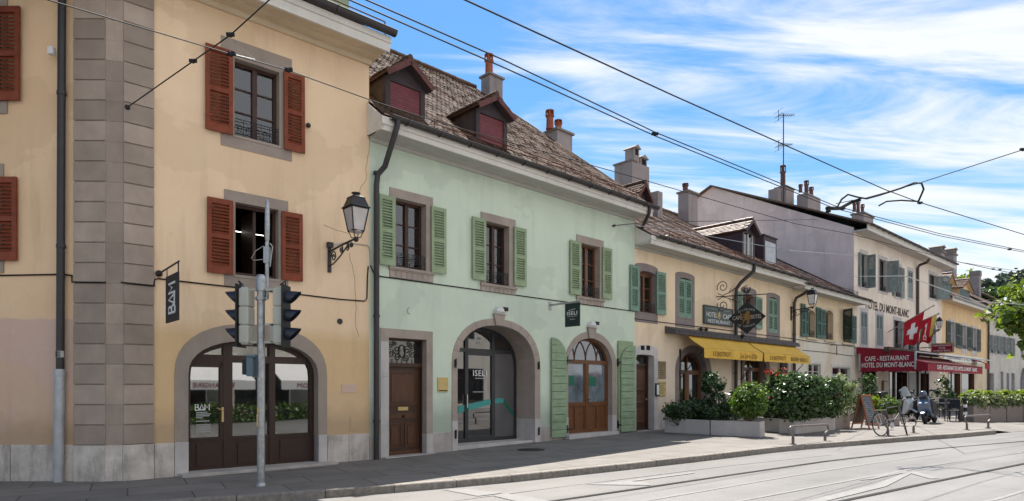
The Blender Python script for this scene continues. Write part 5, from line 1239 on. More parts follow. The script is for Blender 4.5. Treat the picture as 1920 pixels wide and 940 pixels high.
# narrow street door
sd = surround(doo, dio, .03, .30).build('door', 'stone_white', Hy); sd['label'] = 'narrow brown door in a white stone surround with two square vents'
jb = MB()
for k in range(5):
    z0 = zd + k * (di[3] - .1 - zd) / 5; jb.box(di[1] - .003, do[1] + .004, -.04 - .004 * (k % 2), .29, z0 + .003, z0 + (di[3] - .1 - zd) / 5 - .003)
build_split(jb, 'jamb_stone', 'stone_white', sd, bevel=.006)
df = MB(); D = .24; ud0, ud1 = di[0] - .06, di[1]; zt_ = F.z(1195, 685, -D)
df.box(ud0, ud1, D, D + .06, zd, zt_); df.box(ud0, ud1, D - .04, D + .06, zt_ - .03, zt_ + .05); df.box(ud1 - .10, ud1, D - .04, D + .06, zd, di[3])
df.build('frame', 'door_brown', sd); q = MB(); dl, dr2 = ud0, ud1 - .10
for a, b_ in ((.12, .36), (.42, .56), (.62, .95)): q.strip([(x, D - .02, z) for x, z in rect_ol(dl + .12, dr2 - .10, zd + (zt_ - zd) * a, zd + (zt_ - zd) * b_)], [(x, D - .012, z) for x, z in rect_ol(dl + .17, dr2 - .15, zd + (zt_ - zd) * a + .05, zd + (zt_ - zd) * b_ - .05)]); q.box(dl + .17, dr2 - .15, D - .012, D, zd + (zt_ - zd) * a + .05, zd + (zt_ - zd) * b_ - .05)
q.build('door_panel', 'door_panel', sd); MB().box(ud0, ud1, D + .02, D + .04, zt_, di[3] + .02).build('pane', 'glass', sd)
MB().sphere((dr2 - .03, D - .05, zd + 1.02), .03, 8, 6).build('door_knob', 'brass', sd)
vn = MB()
for x0, x1 in ((1200, 1207), (1210.5, 1217.5)): vn.box(F.u(x0), F.u(x1), -.034, -.02, F.z(x0, 656.5), F.z(x0, 648))
build_split(vn, 'vent', 'dark_room', sd); MB().box(do[0], do[1] + .15, -.16, .2, -.05, zd).build('door_step', 'stone_plinth', Hy, bevel=.01)
# arched bistro doors
for (bi, bo, I, O), lb in (((b1, B1, I1, O1), 'left arched bistro doorway'), ((b2, B2, I2, O2), 'right arched bistro doorway')):
    D = .30; so_ = surround(O, I, .02, D + .08).build('arched_doorway', 'stone_purple', Hy); so_['label'] = lb
    fr = MB(); uL, uR = bi['u0'], bi['u1']; um = (uL + uR) / 2; zt_ = bi['zs'] - .02; i5 = dict(bi, u0=uL + .09, u1=uR - .09, zt=bi['zt'] - .09)
    fr.strip([(x, D - .05, z) for x, z in I], [(x, D - .05, z) for x, z in arch_ol(**i5)]); fr.strip([(x, D - .05, z) for x, z in arch_ol(**i5)], [(x, D + .03, z) for x, z in arch_ol(**i5)])
    fr.box(uL, uR, D - .07, D + .02, zt_ - .10, zt_ + .06); fr.box(um - .07, um + .07, D - .06, D + .02, zd, zt_ - .1); fr.box(um - .03, um + .03, D - .05, D + .02, zt_ + .06, bi['zt'] - .03)
    for a, b_ in ((uL + .09, um - .07), (um + .07, uR - .09)): fr.box(a, a + .07, D - .05, D + .02, zd, zt_ - .1); fr.box(b_ - .07, b_, D - .05, D + .02, zd, zt_ - .1); fr.box(a, b_, D - .04, D + .02, zd, zd + .7)
    fr.build('frame', 'frame_oak', so_); MB().ext(arch_ol(**i5), D, D + .02).build('pane', 'glass_shop', so_)
MB().strip([(x, -.02, z) for x, z in rect_ol(d3[0] - .14, d3[1] + .14, zd, d3[3] + .14)], [(x, -.02, z) for x, z in rect_ol(*d3)]).strip([(x, -.02, z) for x, z in rect_ol(*d3)], [(x, .3, z) for x, z in rect_ol(*d3)]).build('door', 'stone_white', Hy).name
MB().box(d3[0], d3[1], .25, .3, zd, d3[3]).build('door_panel', 'frame_dark', Hy)
# eaves
W = .62; ev = MB(); ev.prof([(.05, ZE - .08), (-.06, ZE - .08), (-.06, ZE), (.05, ZE)], 0.0, uY1); ev.prof([(.05, ZE), (-W + .04, ZE + .012), (-W + .04, ZE + .06), (.05, ZE + .06)], .0, uY1 + .02); ev.build('soffit', 'soffit_grey', Hy)
MB().prof([(-W + .05, ZE - .02), (-W, ZE - .02), (-W, ZE + .11), (-W - .03, ZE + .12), (-W - .03, ZE + .25), (-W + .05, ZE + .25)], -.0, uY1 + .04).build('fascia', 'white_wood', Hy)
MB().prof([(-W, ZE), (.5, ZE), (.5, ZE + .26 + 1.1 * math.tan(PT)), (-W, ZE + .25)], .0, .03).build('eave_end_board', 'white_wood', Hy)
zg = ZE + .27; gutter(Hy, .25, uY1 + .1, -W - .10, zg, .08)
ZR = ZE + .26
def roofy(y): return ZR + (y + W + .03) * math.tan(PT)
LY = 6.65 / math.cos(PT)
tiles(Hy, 0.02, uY1 + .02, -W - .03, ZR, PT, LY, 'tile_warm')
yr = -W - .03 + 6.65; ridge(Hy, 0, uY1, yr, roofy(yr) + .04, 'tile_warm')
MB().quad((0, yr, roofy(yr)), (uY1, yr, roofy(yr)), (uY1, 12.5, ZR), (0, 12.5, ZR)).build('roof', 'tile_dark', Hy)
snow_rail(Hy, F.u(1240), uY1 - .2, -W + .30, roofy(-W + .30))
# downpipes: one comes down over the front, one drops from the green house gutter
u0 = F.u(1411, W); ud = F.u(1380, .12)
pipe(Hy, [(u0, -W - .08, zg - .05), (u0, -W - .06, zg - .30), (ud + .10, -.26, zg - .75), (ud, -.14, zg - .98), (ud, -.12, zg - 1.3), (ud, -.12, .0)], .07, 'pipe_black', [(ud, -.12, F.z(1380, 560)), (ud, -.12, F.z(1380, 700))])
uu = F.u(1214, .6); p0 = YF.M.inverted() @ GF.M @ Vector((uG1 + .12, -.70, F.zu(0, 392, .7) - .02))
pipe(Hy, [(uu + .0, -.70, F.zu(.2, 388, .7)), (uu, -.66, F.zu(.2, 405, .6)), (.05, -.25, F.zu(.1, 428, .3)), (.12, -.15, F.zu(.1, 446, .2)), (.5, -.45, F.zu(.5, 451, .45)), (.85, -.72, zg + .05)], .055, 'pipe_black')
# dormers and chimneys
y = .45; ua, ub = F.u(1392, -y), F.u(1415, -y)
dormer(Hy, ua, ub, y, roofy(y) - .1, F.zu((ua + ub) / 2, 434, -y), F.zu((ua + ub) / 2, 408, -y + .2) - .13, .14, PT, 'dormer_purple', 'dormer_purple', 'dormer_purple', 'tile_warm', 'white_wood', eav=.2)
y = .5; ua, ub = F.u(1432, -y), F.u(1456, -y); z1 = F.zu((ua + ub) / 2, 446, -y)
bx = MB().box(ua, ub, y, y + 3.2, roofy(y) - .4, z1).box(ua - .04, ub + .04, y - .05, y + 3.2, z1, z1 + .06).build('dormer', 'dormer_purple', Hy); MB().box(ua + .12, ub - .14, y - .02, y + .01, roofy(y), z1 - .22).build('roller_shutter', 'zinc_grey', bx)
y = 3.0; ua, ub = F.u(1190, -y), F.u(1214, -y)
dormer(Hy, ua, ub, y, roofy(y) - .3, F.zu((ua + ub) / 2, 372, -y), F.zu((ua + ub) / 2, 338, -y + .2) - .13, .18, PT, 'dormer_purple', 'chimney_render', 'verge_red', 'tile_brown', 'frame_oak', eav=.22)
chim(Hy, F, 1271, 1301, 363, 4.9, .6, roofy(4.9) - 1.2, [(1285, 17, 5, 'terracotta_dark')], cap=True)
# twin shafted chimney with small gabled tops
y = 5.2; ua, ub = F.u(1157, -y), F.u(1204, -y); w = (ub - ua) * .62; ua = ub - w * 1.12; z1 = F.zu(ub, 318, -y); z2 = F.zu(ub, 296, -y)
c = MB().box(ua, ub, y - .4, y + .6, roofy(4) - 1, z1).build('chimney', 'chimney_render', Hy, bevel=.01)
for a, b_, zz_ in ((ua + .35, ua + .75, z2 + .28), (ub - .48, ub + .02, z2 - .05)):
    MB().box(a, b_, y - .25, y + .25, z1 - .01, zz_ - .12).ext([(a - .08, zz_ - .12), (b_ + .08, zz_ - .12), ((a + b_) / 2, zz_ + .06)], y - .33, y + .33).build('chimney_top', 'chimney_render', c); MB().box(a + .1, b_ - .1, y - .27, y - .24, zz_ - .42, zz_ - .16).build('flue_opening', 'dark_room', c)
MB().box(ua - .06, ua + .38, y - .45, y + .65, z1 - .01, z1 + .06).build('chimney_cap', 'cap_stone', c)
y = 3.6; ua = F.u(1226, -y); MB().box(ua - .15, ua + .22, y - .3, y + .3, roofy(3) - .6, F.zu(ua, 362, -y)).build('chimney', 'chimney_render', Hy)
# canopy hood, awnings
hw = F.w(F.u(1482), 1482)
u0, u1 = F.u(1246.5), F.u(1482); zh0, zh1 = F.zu(u0, 614), F.zu(u0, 626)
hd = MB(); hd.prof([(.0, zh1 + .02), (0, zh0 + .05), (-.42, zh0 - .09), (-.44, zh0 - .24), (-.40, zh0 - .24)], u0, u1)
k = int((u1 - u0) / .11)
for i in range(k): hd.box(u0 + i * .11, u0 + i * .11 + .06, -.452, -.43, zh0 - .25, zh0 - .095)
hd.build('canopy_hood', 'hood_metal', Hy)
WA = .98; zf = F.zu(F.u(1320, WA), 652.5, WA); zt_ = zh0 - .20
def awn(label, ua, ub, texts, M=F.M, m='awning_yellow', wf=WA, wi=.25, ztop=None, zfront=None, val=.36, teeth=True, col='letter_faded', group='yellow awnings of the bistro'):
    t = thing('awning', label, 'awning', M @ T(ua, 0, 0), group); w = ub - ua; zt = ztop or zt_; z_f = zfront or zf
    c = MB(); n = 28; sag = lambda a: .03 * math.sin(a * math.pi)
    A = [(w * i / n, -wi, zt) for i in range(n + 1)]; Bm = [(w * i / n, -(wi + wf) / 2, (zt + z_f) / 2 - .035 + .012 * math.sin(i * 1.7)) for i in range(n + 1)]; Bf = [(w * i / n, -wf + .012 * math.sin(i * 1.9), z_f + .008 * math.sin(i * 1.3)) for i in range(n + 1)]
    c.strip(A, Bm, False); c.strip(Bm, Bf, False); c.build('canopy', m, t, smooth=True)
    v = MB(); nn_ = max(12, int(w / .035)); top = []; bt = []
    for i in range(nn_ + 1):
        x = w * i / nn_; wob = .022 * math.sin(x * 7.3) + .012 * math.sin(x * 17)
        top.append((x, -wf, z_f)); bt.append((x, -wf - .015 + wob, z_f - val + (.028 * abs(math.sin(x * math.pi / .21)) if teeth else 0)))
    md = [((a[0], (a[1] + b_[1]) / 2 + .006 * math.sin(a[0] * 11), (a[2] + b_[2]) / 2)) for a, b_ in zip(top, bt)]
    v.strip(top, md, False); v.strip(md, bt, False); vo = v.build('valance', m, t, smooth=True)
    MB().tube([(0, -wf + .02, z_f - .01), (w, -wf + .02, z_f - .01)], .02, 8).tube([(.03, -.03, z_f - 1.05), (.03, -wf + .03, z_f - .04)], .016, 6).tube([(w - .03, -.03, z_f - 1.05), (w - .03, -wf + .03, z_f - .04)], .016, 6).box(.0, .06, -.05, 0, z_f - 1.5, z_f + .0).build('awning_arm', 'iron_black', t)
    for body, fx, ww, hh, mt in texts: text(body, mt, vo, T(w * fx, -wf - .034, z_f - val * .48), w=ww, h=hh, depth=.003)
    return t
ua, um, ub = F.u(1276, .25), F.u(1431.5, WA), F.u(1519, WA)
uf0 = F.u(1320, WA)
awn('yellow bistro awning with faded LE BISTROT and Le Lion d’Or lettering, left of the pair', uf0, um - .03, (('LE BISTROT', .27, 1.30, .17, 'letter_faded'), ("Le Lion d'Or", .73, 1.35, .20, 'letter_faded')))
awn('yellow bistro awning lettered LE BISTROT and ENTRE NOUS, right of the pair', um + .06, ub, (('LE BISTROT', .27, 1.45, .17, 'letter_faded'), ('ENTRE NOUS', .73, 1.70, .17, 'letter_ink')))
MB().box(um - .02, um + .05, -WA - .01, -.3, zf - .38, zf - .0).build('awning_gap_strip', 'sign_black', Hy)
# signs
r_ = rr(1317, 1371.5, 571.5, 607); w, h = r_[1] - r_[0], r_[3] - r_[2]
sb_ = thing('sign_board', 'grey wall sign reading HOTEL CAFE RESTAURANT with a gold lion, above the yellow awning', 'sign', F.M @ T(r_[0] + w / 2, 0, r_[2] + h / 2))
MB().box(-w / 2, w / 2, -.07, 0, -h / 2, h / 2).build('panel', 'sign_slate', sb_, bevel=.01); MB().strip([(x, -.075, z) for x, z in rect_ol(-w / 2, w / 2, -h / 2, h / 2)], [(x, -.075, z) for x, z in rect_ol(-w / 2 + .04, w / 2 - .04, -h / 2 + .04, h / 2 - .04)]).build('border', 'sign_charcoal', sb_)
text("AU LION D'OR DE CAROUGE", 'letter_grey', sb_, T(0, -.075, h * .35), w=w * .74, h=h * .085)
text('HOTEL', 'letter_white', sb_, T(-w * .245, -.075, h * .03), w=w * .35, h=h * .26); text('CAFÉ', 'letter_white', sb_, T(w * .285, -.075, h * .06), w=w * .30, h=h * .33); text('RESTAURANT', 'letter_white', sb_, T(.01, -.075, -h * .31), w=w * .76, h=h * .18)
LION = [(.42, 0), (.40, .10), (.50, .22), (.44, .34), (.36, .30), (.20, .22), (.14, .06), (.02, .04), (.10, .14), (.14, .30), (.28, .42), (.22, .52), (.06, .46), (.02, .54), (.20, .62), (.26, .66), (.10, .74), (.14, .82), (.30, .76), (.34, .90), (.46, 1.0), (.62, .98), (.72, .90), (.66, .84), (.70, .78), (.60, .74), (.62, .66), (.84, .70), (.92, .64), (.84, .58), (.62, .54), (.64, .46), (.86, .44), (.92, .36), (.80, .34), (.62, .36), (.62, .24), (.70, .14), (.62, .04), (.56, .0)]
TAIL = [(.16, .34), (.02, .40), (-.10, .60), (-.02, .80), (-.14, .96)]
def lion(par, M, hh, m):
    mb = MB().ext([(x * hh - .42 * hh, z * hh - .5 * hh) for x, z in LION], -.004, .004); mb.tube([(x * hh - .42 * hh, 0, z * hh - .5 * hh) for x, z in TAIL], hh * .035, 5)
    return mb.build('lion_emblem', m, par, M)
lion(sb_, T(-w * .005, -.078, h * .03), h * .40, 'letter_gold')
# diamond sign on a wrought iron bracket
us = F.u(1343.5); zs_ = F.z(1343.5, 557)
sg = thing('hanging_sign', 'dark diamond shaped CAFE HOTEL sign with a gold lion on a wrought iron bracket', 'sign', F.M @ T(us, 0, zs_))
w0, w1, wE = F.w(us, 1366), F.w(us, 1436), F.w(us, 1438); wm = (w0 + w1) / 2; zt1, zb1 = F.zu(us, 565, wm) - zs_, F.zu(us, 626.5, wm) - zs_
def bz(x, y): w_ = F.w(us, x); return (0, -w_, F.zu(us, y, w_) - zs_)
bk = MB(); bk.tube([(0, 0, 0), bz(1390, 554), bz(1438, 551.5)], .022, 6)
for sgn in (-1, 1):
    bk.tube([(0, -.14 - q[0], sgn * (.30 + q[1])) for q in [(p[0], p[1]) for p in spiral((.12, .06), .24, 1.6, -1, 3.6)]], .016, 6)
    bk.tube([(0, -.05, sgn * .12), (0, -.25, sgn * .03), (0, -.55, sgn * .12), (0, -.80, sgn * .28), (0, -.95, sgn * .30)], .016, 6)
    bk.tube([(0, -.52, sgn * .12), (0, -.60, sgn * .26)], .012, 5); bk.tube([(0, -.60, sgn * .16), (0, -.72, sgn * .16)], .012, 5)
    bk.tube([(0, -1.18 - q[0], sgn * (.15 + q[1])) for q in spiral((0, 0), .15, 1.5, 1, 1.0)], .014, 6)
for k in range(7): bk.tube([(0, -wm + .05 * math.cos(k), .02), (0, -wm + .16 * math.cos(k * .9), .17 + .05 * math.sin(k * 2))], .022, 5)
bk.tube([(0, -wm, 0), (0, -wm, zt1 + .02)], .018, 5); bk.build('bracket', 'iron_black', sg, smooth=True)
zc = (zt1 + zb1) / 2; hw_, hh_ = (w1 - w0) / 2, (zt1 - zb1) / 2
ML = T(0, -wm, zc) @ RZ(R(-90))
MB().ext([(-hw_, 0), (0, -hh_), (hw_, 0), (0, hh_)], -.02, .02, ML).build('panel', 'sign_charcoal', sg)
fl_ = T(0, 0, 0)
def onsign(M): return ML @ T(0, -.024, 0) @ M
text('CAFÉ', 'letter_cream', sg, onsign(T(-hw_ * .50, 0, hh_ * .05)), w=hw_ * .52, h=hh_ * .30); text('HOTEL', 'letter_cream', sg, onsign(T(hw_ * .50, 0, hh_ * .02)), w=hw_ * .58, h=hh_ * .24)
lion(sg, onsign(T(0, 0, 0)), hh_ * .78, 'letter_bronze')
for body, zz_, sgn in (("AU LION D'OR", .50, 1), ('DE CAROUGE', -.52, -1)):
    n = len(body)
    for i, ch in enumerate(body):
        if ch == ' ': continue
        q = (i - (n - 1) / 2) / n
        text(ch, 'letter_grey', sg, onsign(T(q * hw_ * .92, 0, hh_ * (zz_ - sgn * .45 * q * q)) @ RY(sgn * q * .9)), h=hh_ * .13)
sp = MB()
for x, y in ((1318, 617), (1308, 616)): w_ = .1; sp.sphere((F.u(x), -.14, F.z(x, y, .14)), .07, 10, 6).tube([(F.u(x), 0, F.z(x, y) - .02), (F.u(x), -.14, F.z(x, y, .14))], .02, 5)
sp.build('spotlight', 'iron_black', Hy, smooth=True)
MB().sphere((F.u(1393, .5), -.5, F.z(1393, 630, .5)), .085, 10, 8).tube([(F.u(1393, .5), -.4, F.z(1393, 640, .5)), (F.u(1393, .5), -.5, F.z(1393, 630, .5))], .03, 6).build('spotlight', 'iron_black', Hy, smooth=True)
for nm, q, m in (('menu_board', (1232.5, 1247, 677.5, 710), 'bronze_plate'), ('menu_case', (1232.5, 1247, 715, 743), 'brass')):
    r_ = rr(*q); o = MB().box(r_[0], r_[1], -.04, 0, r_[2], r_[3]).build(nm, m, Hy, bevel=.004)
    mb = MB()
    for k in range(6): mb.box(r_[0] + .04, r_[1] - .06 - .05 * (k % 3), -.043, -.04, r_[3] - .08 - k * (r_[3] - r_[2]) * .13, r_[3] - .065 - k * (r_[3] - r_[2]) * .13)
    mb.build('small_print', 'letter_ink', o)
r_ = rr(1226, 1232, 719, 743); io = MB().box(r_[0], r_[1], -.10, -.03, r_[2], r_[3]).build('intercom', 'sign_charcoal', Hy, bevel=.005); MB().box(r_[0] + .03, r_[1] - .03, -.105, -.10, r_[2] + .05, r_[3] - .05).build('call_panel', 'letter_white', io)
cable(Hy, [(F.u(x, .015), -.015, F.z(x, y)) for x, y in ((1190, 598), (1260, 607), (1340, 616.5), (1420, 627), (1484, 635))])
# ================================================================== cream house with three arched windows
F = CF
Hc = house('townhouse', F, 'small cream house with three open arched windows and dark green shutters, left of the hotel')
ZE = F.zu(2, 561); ZE = F.z(1560, 562)
cw = [rr(1514.5, 1528, 581, 632), rr(1548, 1561.5, 581, 636.5), rr(1580.5, 1593.5, 590, 641.5)]
sw = [rr(1515, 1538, 682, 712), rr(1560, 1593, 688, 716)]
wv = wall_face(rect_ol(0, uC1, -.05, ZE), [ol_of(q, .22) for q in cw] + [rect_ol(*q) for q in sw]); wv.quad((uC1, 0, 0), (uC1, 9, 0), (uC1, 9, ZE), (uC1, 0, ZE)); wv.build('wall', 'cream_wall', Hc)
for i, q in enumerate(cw):
    wnd = window(Hc, q, (q[0] - .09, q[1] + .09, q[2] - .10, q[3] + .12), 'soffit_cream', proud=.02, depth=.3, arch=.22, fcol='frame_oak', rows=3, rail=True)
    MB().box(q[0] - .2, q[1] + .2, -.08, .0, q[2] - .12, q[2] - .03).build('sill', 'soffit_cream', wnd)
hS = lambda x0, x1, yt, yb: (F.z(x0, yt, .06), F.z(x0, yb, .06))
for x0, x1, yt, yb, ang, m in ((1502.5, 1509.5, 569, 631, 0, 'shutter_pine'), (1509.5, 1515.5, 577, 631, 0, 'shutter_pine'), (1531, 1540, 576, 634, 0, 'shutter_pine'), (1540, 1548, 580, 634.5, 0, 'shutter_pine'), (1595, 1605, 591, 643, 0, 'shutter_pine')):
    z1, z0 = hS(x0, x1, yt, yb); shutter(Hc, F.u(x1, .06) - F.u(x0, .06), z1 - z0, m, T(F.u(x0, .06), -.06, z0))
z1, z0 = hS(1580, 1564, 580, 637); shutter(Hc, .62, z1 - z0, 'shutter_dark', T(F.u(1580), -.03, z0) @ RZ(R(-118)))
fq = [(F.u(x, .3), -.3, F.z(x, y, .3)) for x, y in ((1569, 666), (1569, 647), (1602, 649), (1603, 654))]; MB().tube(fq, .022, 5).tube([fq[1], (fq[1][0], 0, fq[1][2])], .018, 5).tube([fq[2], (fq[2][0], 0, fq[2][2])], .018, 5).build('sign_frame', 'iron_black', Hc)
for q in sw:
    wnd = window(Hc, q, (q[0] - .12, q[1] + .12, q[2] - .12, q[3] + .14), 'white_wood', proud=.02, depth=.12, fcol='white_wood', rows=2, rail=False, gl='glass')
W = .60; MB().prof([(.05, ZE), (-W + .04, ZE + .01), (-W + .04, ZE + .06), (.05, ZE + .06)], -.02, uC1 + .5).build('soffit', 'soffit_grey', Hc)
MB().prof([(-W + .05, ZE - .02), (-W, ZE - .02), (-W, ZE + .22), (-W + .05, ZE + .22)], -.02, uC1 + .55).build('fascia', 'white_wood', Hc)
gutter(Hc, -.1, uC1 + .62, -W - .09, ZE + .26, .075)
tiles(Hc, 0, uC1 - .02, -W - .02, ZE + .25, R(31), 6.3 / math.cos(R(31)), 'tile_dark')
snow_rail(Hc, .1, uC1 - .3, -W + .3, ZE + .25 + .3 * .6)
ud = F.u(1489.5, .1)
pipe(Hc, [(F.u(1513, W), -W - .05, F.z(1513, 545, W)), (F.u(1508, .5), -.48, F.z(1508, 551, .5)), (ud + .12, -.14, F.z(1491, 560)), (ud, -.10, F.z(1490, 570)), (ud, -.10, 0)], .065, 'pipe_brown', [(ud, -.1, F.z(1489, 628))])
cable(Hc, [(F.u(x, .015), -.015, F.z(x, y)) for x, y in ((1484, 635), (1520, 641), (1560, 646), (1600, 650))]); cable(Hc, [(F.u(x, .015), -.015, F.z(x, y)) for x, y in ((1505, 657), (1550, 661), (1600, 668))])
ul = F.u(1482.5); al = F.w(ul, 1523.5); zh = F.zu(ul, 577, al)
lantern(F.M @ T(ul, 0, zh), al, 'pale glass lantern on a bracket between the yellow house and the small cream house', .88, 'lamp_white')
# ================================================================== hotel
F = HF
Hh = house('hotel_building', F, 'tall pale hotel with a bare mauve gable wall and painted name HOTEL DU MONT-BLANC'); Hh['category'] = 'hotel'
ZE = F.z(1597.5, 434)
ug0 = 0.0
hw2 = [(1614.5, 1625.5, 475, 538), (1648, 1662, 485, 545), (1678, 1688.5, 498, 556), (1702.5, 1711, 507, 559), (1742, 1756, 513, 558)]
hw1 = [(1614, 1626, 584, 646), (1643, 1655, 590, 648), (1676, 1689, 600, 654), (1702, 1713, 606, 656), (1742, 1754, 607, 650)]
gd = [(1617, 1641, 695, 790), (1668, 1700, 697, 790), (1724, 1741, 700, 790)]
H2 = [rr(*q) for q in hw2]; H1 = [rr(*q) for q in hw1]; HG = [(lambda r: (r[0], r[1], .22, r[3]))(rr(*q)) for q in gd]
KR, ZRg = 8.6, 0
inv = HF.M.inverted()
gable = [(0, 0, .0), (0, 9.8, .0), (0, 9.8, F.zu(0, 374, -9.8)), (0, 8.6, F.zu(0, 351, -8.6)), (0, 0, ZE + .25)]
wv = wall_face(rect_ol(0, uH1, -.05, ZE), [rect_ol(*q) for q in H2 + H1 + HG]); wv.quad((uH1, 0, 0), (uH1, 9.8, 0), (uH1, 9.8, ZE + 3), (uH1, 8.6, ZE + 3.5), (uH1, 0, ZE)); wv.quad((0, 9.8, 0), (uH1, 9.8, 0), (uH1, 9.8, ZE + 3), (0, 9.8, ZE + 3)); wv.build('wall', 'hotel_wall', Hh)
MB().quad(*gable).build('gable_wall', 'gable_wall', Hh)
MB().box(-.012, .17, -.012, .04, 0, ZE).build('corner_strip', 'hotel_wall', Hh)
def hwin(q, left=None, right=None, closed=False):
    wnd = window(Hh, q, (q[0] - .16, q[1] + .16, q[2] - .14, q[3] + .22), 'stone_white', proud=.015, depth=.22, fcol='frame_dark', rows=3, rail=not closed, blank=closed, gl='glass')
    hh = q[3] - q[2]; w2 = (q[1] - q[0]) / 2
    if closed:
        shutter(wnd, w2 - .01, hh - .02, 'shutter_worn', T(q[0] + .005, .03, q[2] + .01), .5); shutter(wnd, w2 - .01, hh - .02, 'shutter_worn', T(q[0] + w2 + .005, .03, q[2] + .01), .5); MB().box(q[0], q[1], .1, .12, q[2], q[3]).build('pane', 'dark_room', wnd)
    else:
        if left is not None: shutter(wnd, w2, hh, 'shutter_worn', T(q[0], -.03, q[2]) @ RZ(R(180 - left)) , .5)
        if right is not None: shutter(wnd, w2, hh, 'shutter_worn', T(q[1], -.03, q[2]) @ RZ(R(right)), .5)
hwin(H2[0], -8, -95); hwin(H2[1], 100, -70); hwin(H2[2], -6, -3); hwin(H2[3], closed=True); hwin(H2[4], 95, -45)
hwin(H1[0], closed=True); hwin(H1[1], closed=True); hwin(H1[2], 65, -4); hwin(H1[3], 0, -3); hwin(H1[4], closed=True)
for q in HG:
    so_ = surround(rect_ol(q[0] - .12, q[1] + .12, q[2], q[3] + .14), rect_ol(*q), .02, .3).build('doorway', 'frame_dark', Hh); f = MB(); um = (q[0] + q[1]) / 2
    f.box(um - .05, um + .05, .22, .3, q[2], q[3]); f.box(q[0], q[1], .22, .3, q[2], q[2] + .6); f.box(q[0], q[0] + .07, .22, .3, q[2], q[3]); f.box(q[1] - .07, q[1], .22, .3, q[2], q[3]); f.build('frame', 'frame_oak', so_); MB().box(q[0], q[1], .28, .3, q[2], q[3]).build('pane', 'glass_shop', so_)
r_ = rr(1653, 1660, 714, 735); mc = MB().box(r_[0], r_[1], -.12, 0, r_[2], r_[3]).build('menu_case', 'bronze_plate', Hh); MB().box(r_[0] + .06, r_[1] - .06, -.125, -.12, r_[2] + .08, r_[3] - .08).build('menu_sheet', 'letter_cream', mc)
r_ = rr(1684, 1694, 705, 735); MB().box(F.u(1703), F.u(1724), -.05, 0, F.z(1703, 760), F.z(1703, 700)).build('notice_panel', 'letter_grey', Hh)
uA, uB = F.u(1623), F.u(1703.5); zt_a, zb_a = F.z(1623, 557.5), F.z(1623, 574.5)
text('HOTEL DU MONT-BLANC', 'letter_ink', Hh, T((uA + uB) / 2, -.012, (zt_a + zb_a) / 2 - .12), w=uB - uA, h=(zt_a - zb_a), depth=.01, bold=.018)
W = .75; MB().prof([(.05, ZE - .02), (-W + .05, ZE + .01), (-W + .05, ZE + .06), (.05, ZE + .06)], -.1, uH1 + .5).build('soffit', 'soffit_grey', Hh)
MB().prof([(-W + .05, ZE - .02), (-W, ZE - .02), (-W, ZE + .24), (-W - .03, ZE + .30), (-W + .05, ZE + .30)], -.12, uH1 + .52).build('fascia', 'white_wood', Hh)
gutter(Hh, -.14, uH1 + .55, -W - .10, ZE + .33, .08)
zr_ = F.zu(0, 351, -8.6)
rfs = MB(); y0 = -W - .1
for (ya, za), (yb, zb) in (((y0, ZE + .34), (8.6, zr_ + .10)), ((8.6, zr_ + .10), (10.2, F.zu(0, 374, -9.8) - .05))):
    rfs.add([(-.22, ya, za), (uH1 + .5, ya, za), (uH1 + .5, yb, zb), (-.22, yb, zb), (-.22, ya, za - .09), (uH1 + .5, ya, za - .09), (uH1 + .5, yb, zb - .09), (-.22, yb, zb - .09)], [(0, 1, 2, 3), (7, 6, 5, 4), (0, 4, 5, 1), (1, 5, 6, 2), (2, 6, 7, 3), (3, 7, 4, 0)])
rfs.build('roof', 'board_back', Hh)
def roofh(y): return ZE + .34 + (y + W) * (zr_ - ZE - .24) / (8.6 + W)
ud = F.u(1721, .1); pipe(Hh, [(F.u(1739, W), -W - .08, F.z(1739, 487, W)), (F.u(1738, .6), -.62, F.z(1738, 492, .6)), (ud + .1, -.16, F.z(1723, 500)), (ud, -.1, F.z(1721, 505)), (ud, -.1, .2)], .085, 'pipe_brown', [(ud, -.1, F.z(1721, 560))])
ca_ = MB()
for q, yk, hts in (((1455, 1481, 354), 5.6, [(1468, 44, 4.6, 'terracotta_dark')]), ((1490, 1532, 367), 4.4, [(1501, 15, 3.2, 'terracotta_dark'), (1512, 28, 3.8, 'terracotta_dark'), (1521, 20, 3.8, 'terracotta_dark')]), ((1597, 1629, 404), 1.6, [(1602, 20, 3, 'terracotta_dark'), (1609, 28, 3, 'terracotta_dark'), (1617, 22, 3, 'terracotta_dark')])):
    chim(Hh, F, q[0], q[1], q[2], yk, .7, roofh(yk) - 1.2, hts, cap=(q[0] != 1490))
MB().box(F.u(1449, -5.8), F.u(1456, -5.8), 5.5, 6.1, roofh(5.6) - 1, F.zu(F.u(1452, -5.8), 356, -5.8)).build('chimney', 'chimney_render', Hh)
uv = F.u(1721, -1); zv = F.zu(uv, 459, -1); pv = pipe(Hh, [(uv, 1, zv - .9), (uv, 1, zv - .1)], .07, 'pipe_black', name='vent_pipe'); MB().lathe([(.16, 0), (.16, .05), (.02, .14)], (uv, 1, zv - .1), 10).build('vent_cowl', 'pipe_black', pv)
ua = F.u(1457.5, -5.6)
ant = thing('tv_antenna', 'tall thin TV antenna mast with two aerials beside the hotel chimney', 'antenna', F.M @ T(ua, 5.2, F.zu(ua, 372, -5.2)))
hz = F.zu(ua, 213, -5.2) - F.zu(ua, 372, -5.2)
MB().tube([(0, 0, -.5), (0, 0, hz)], .035, 6).build('mast', 'iron_black', ant)
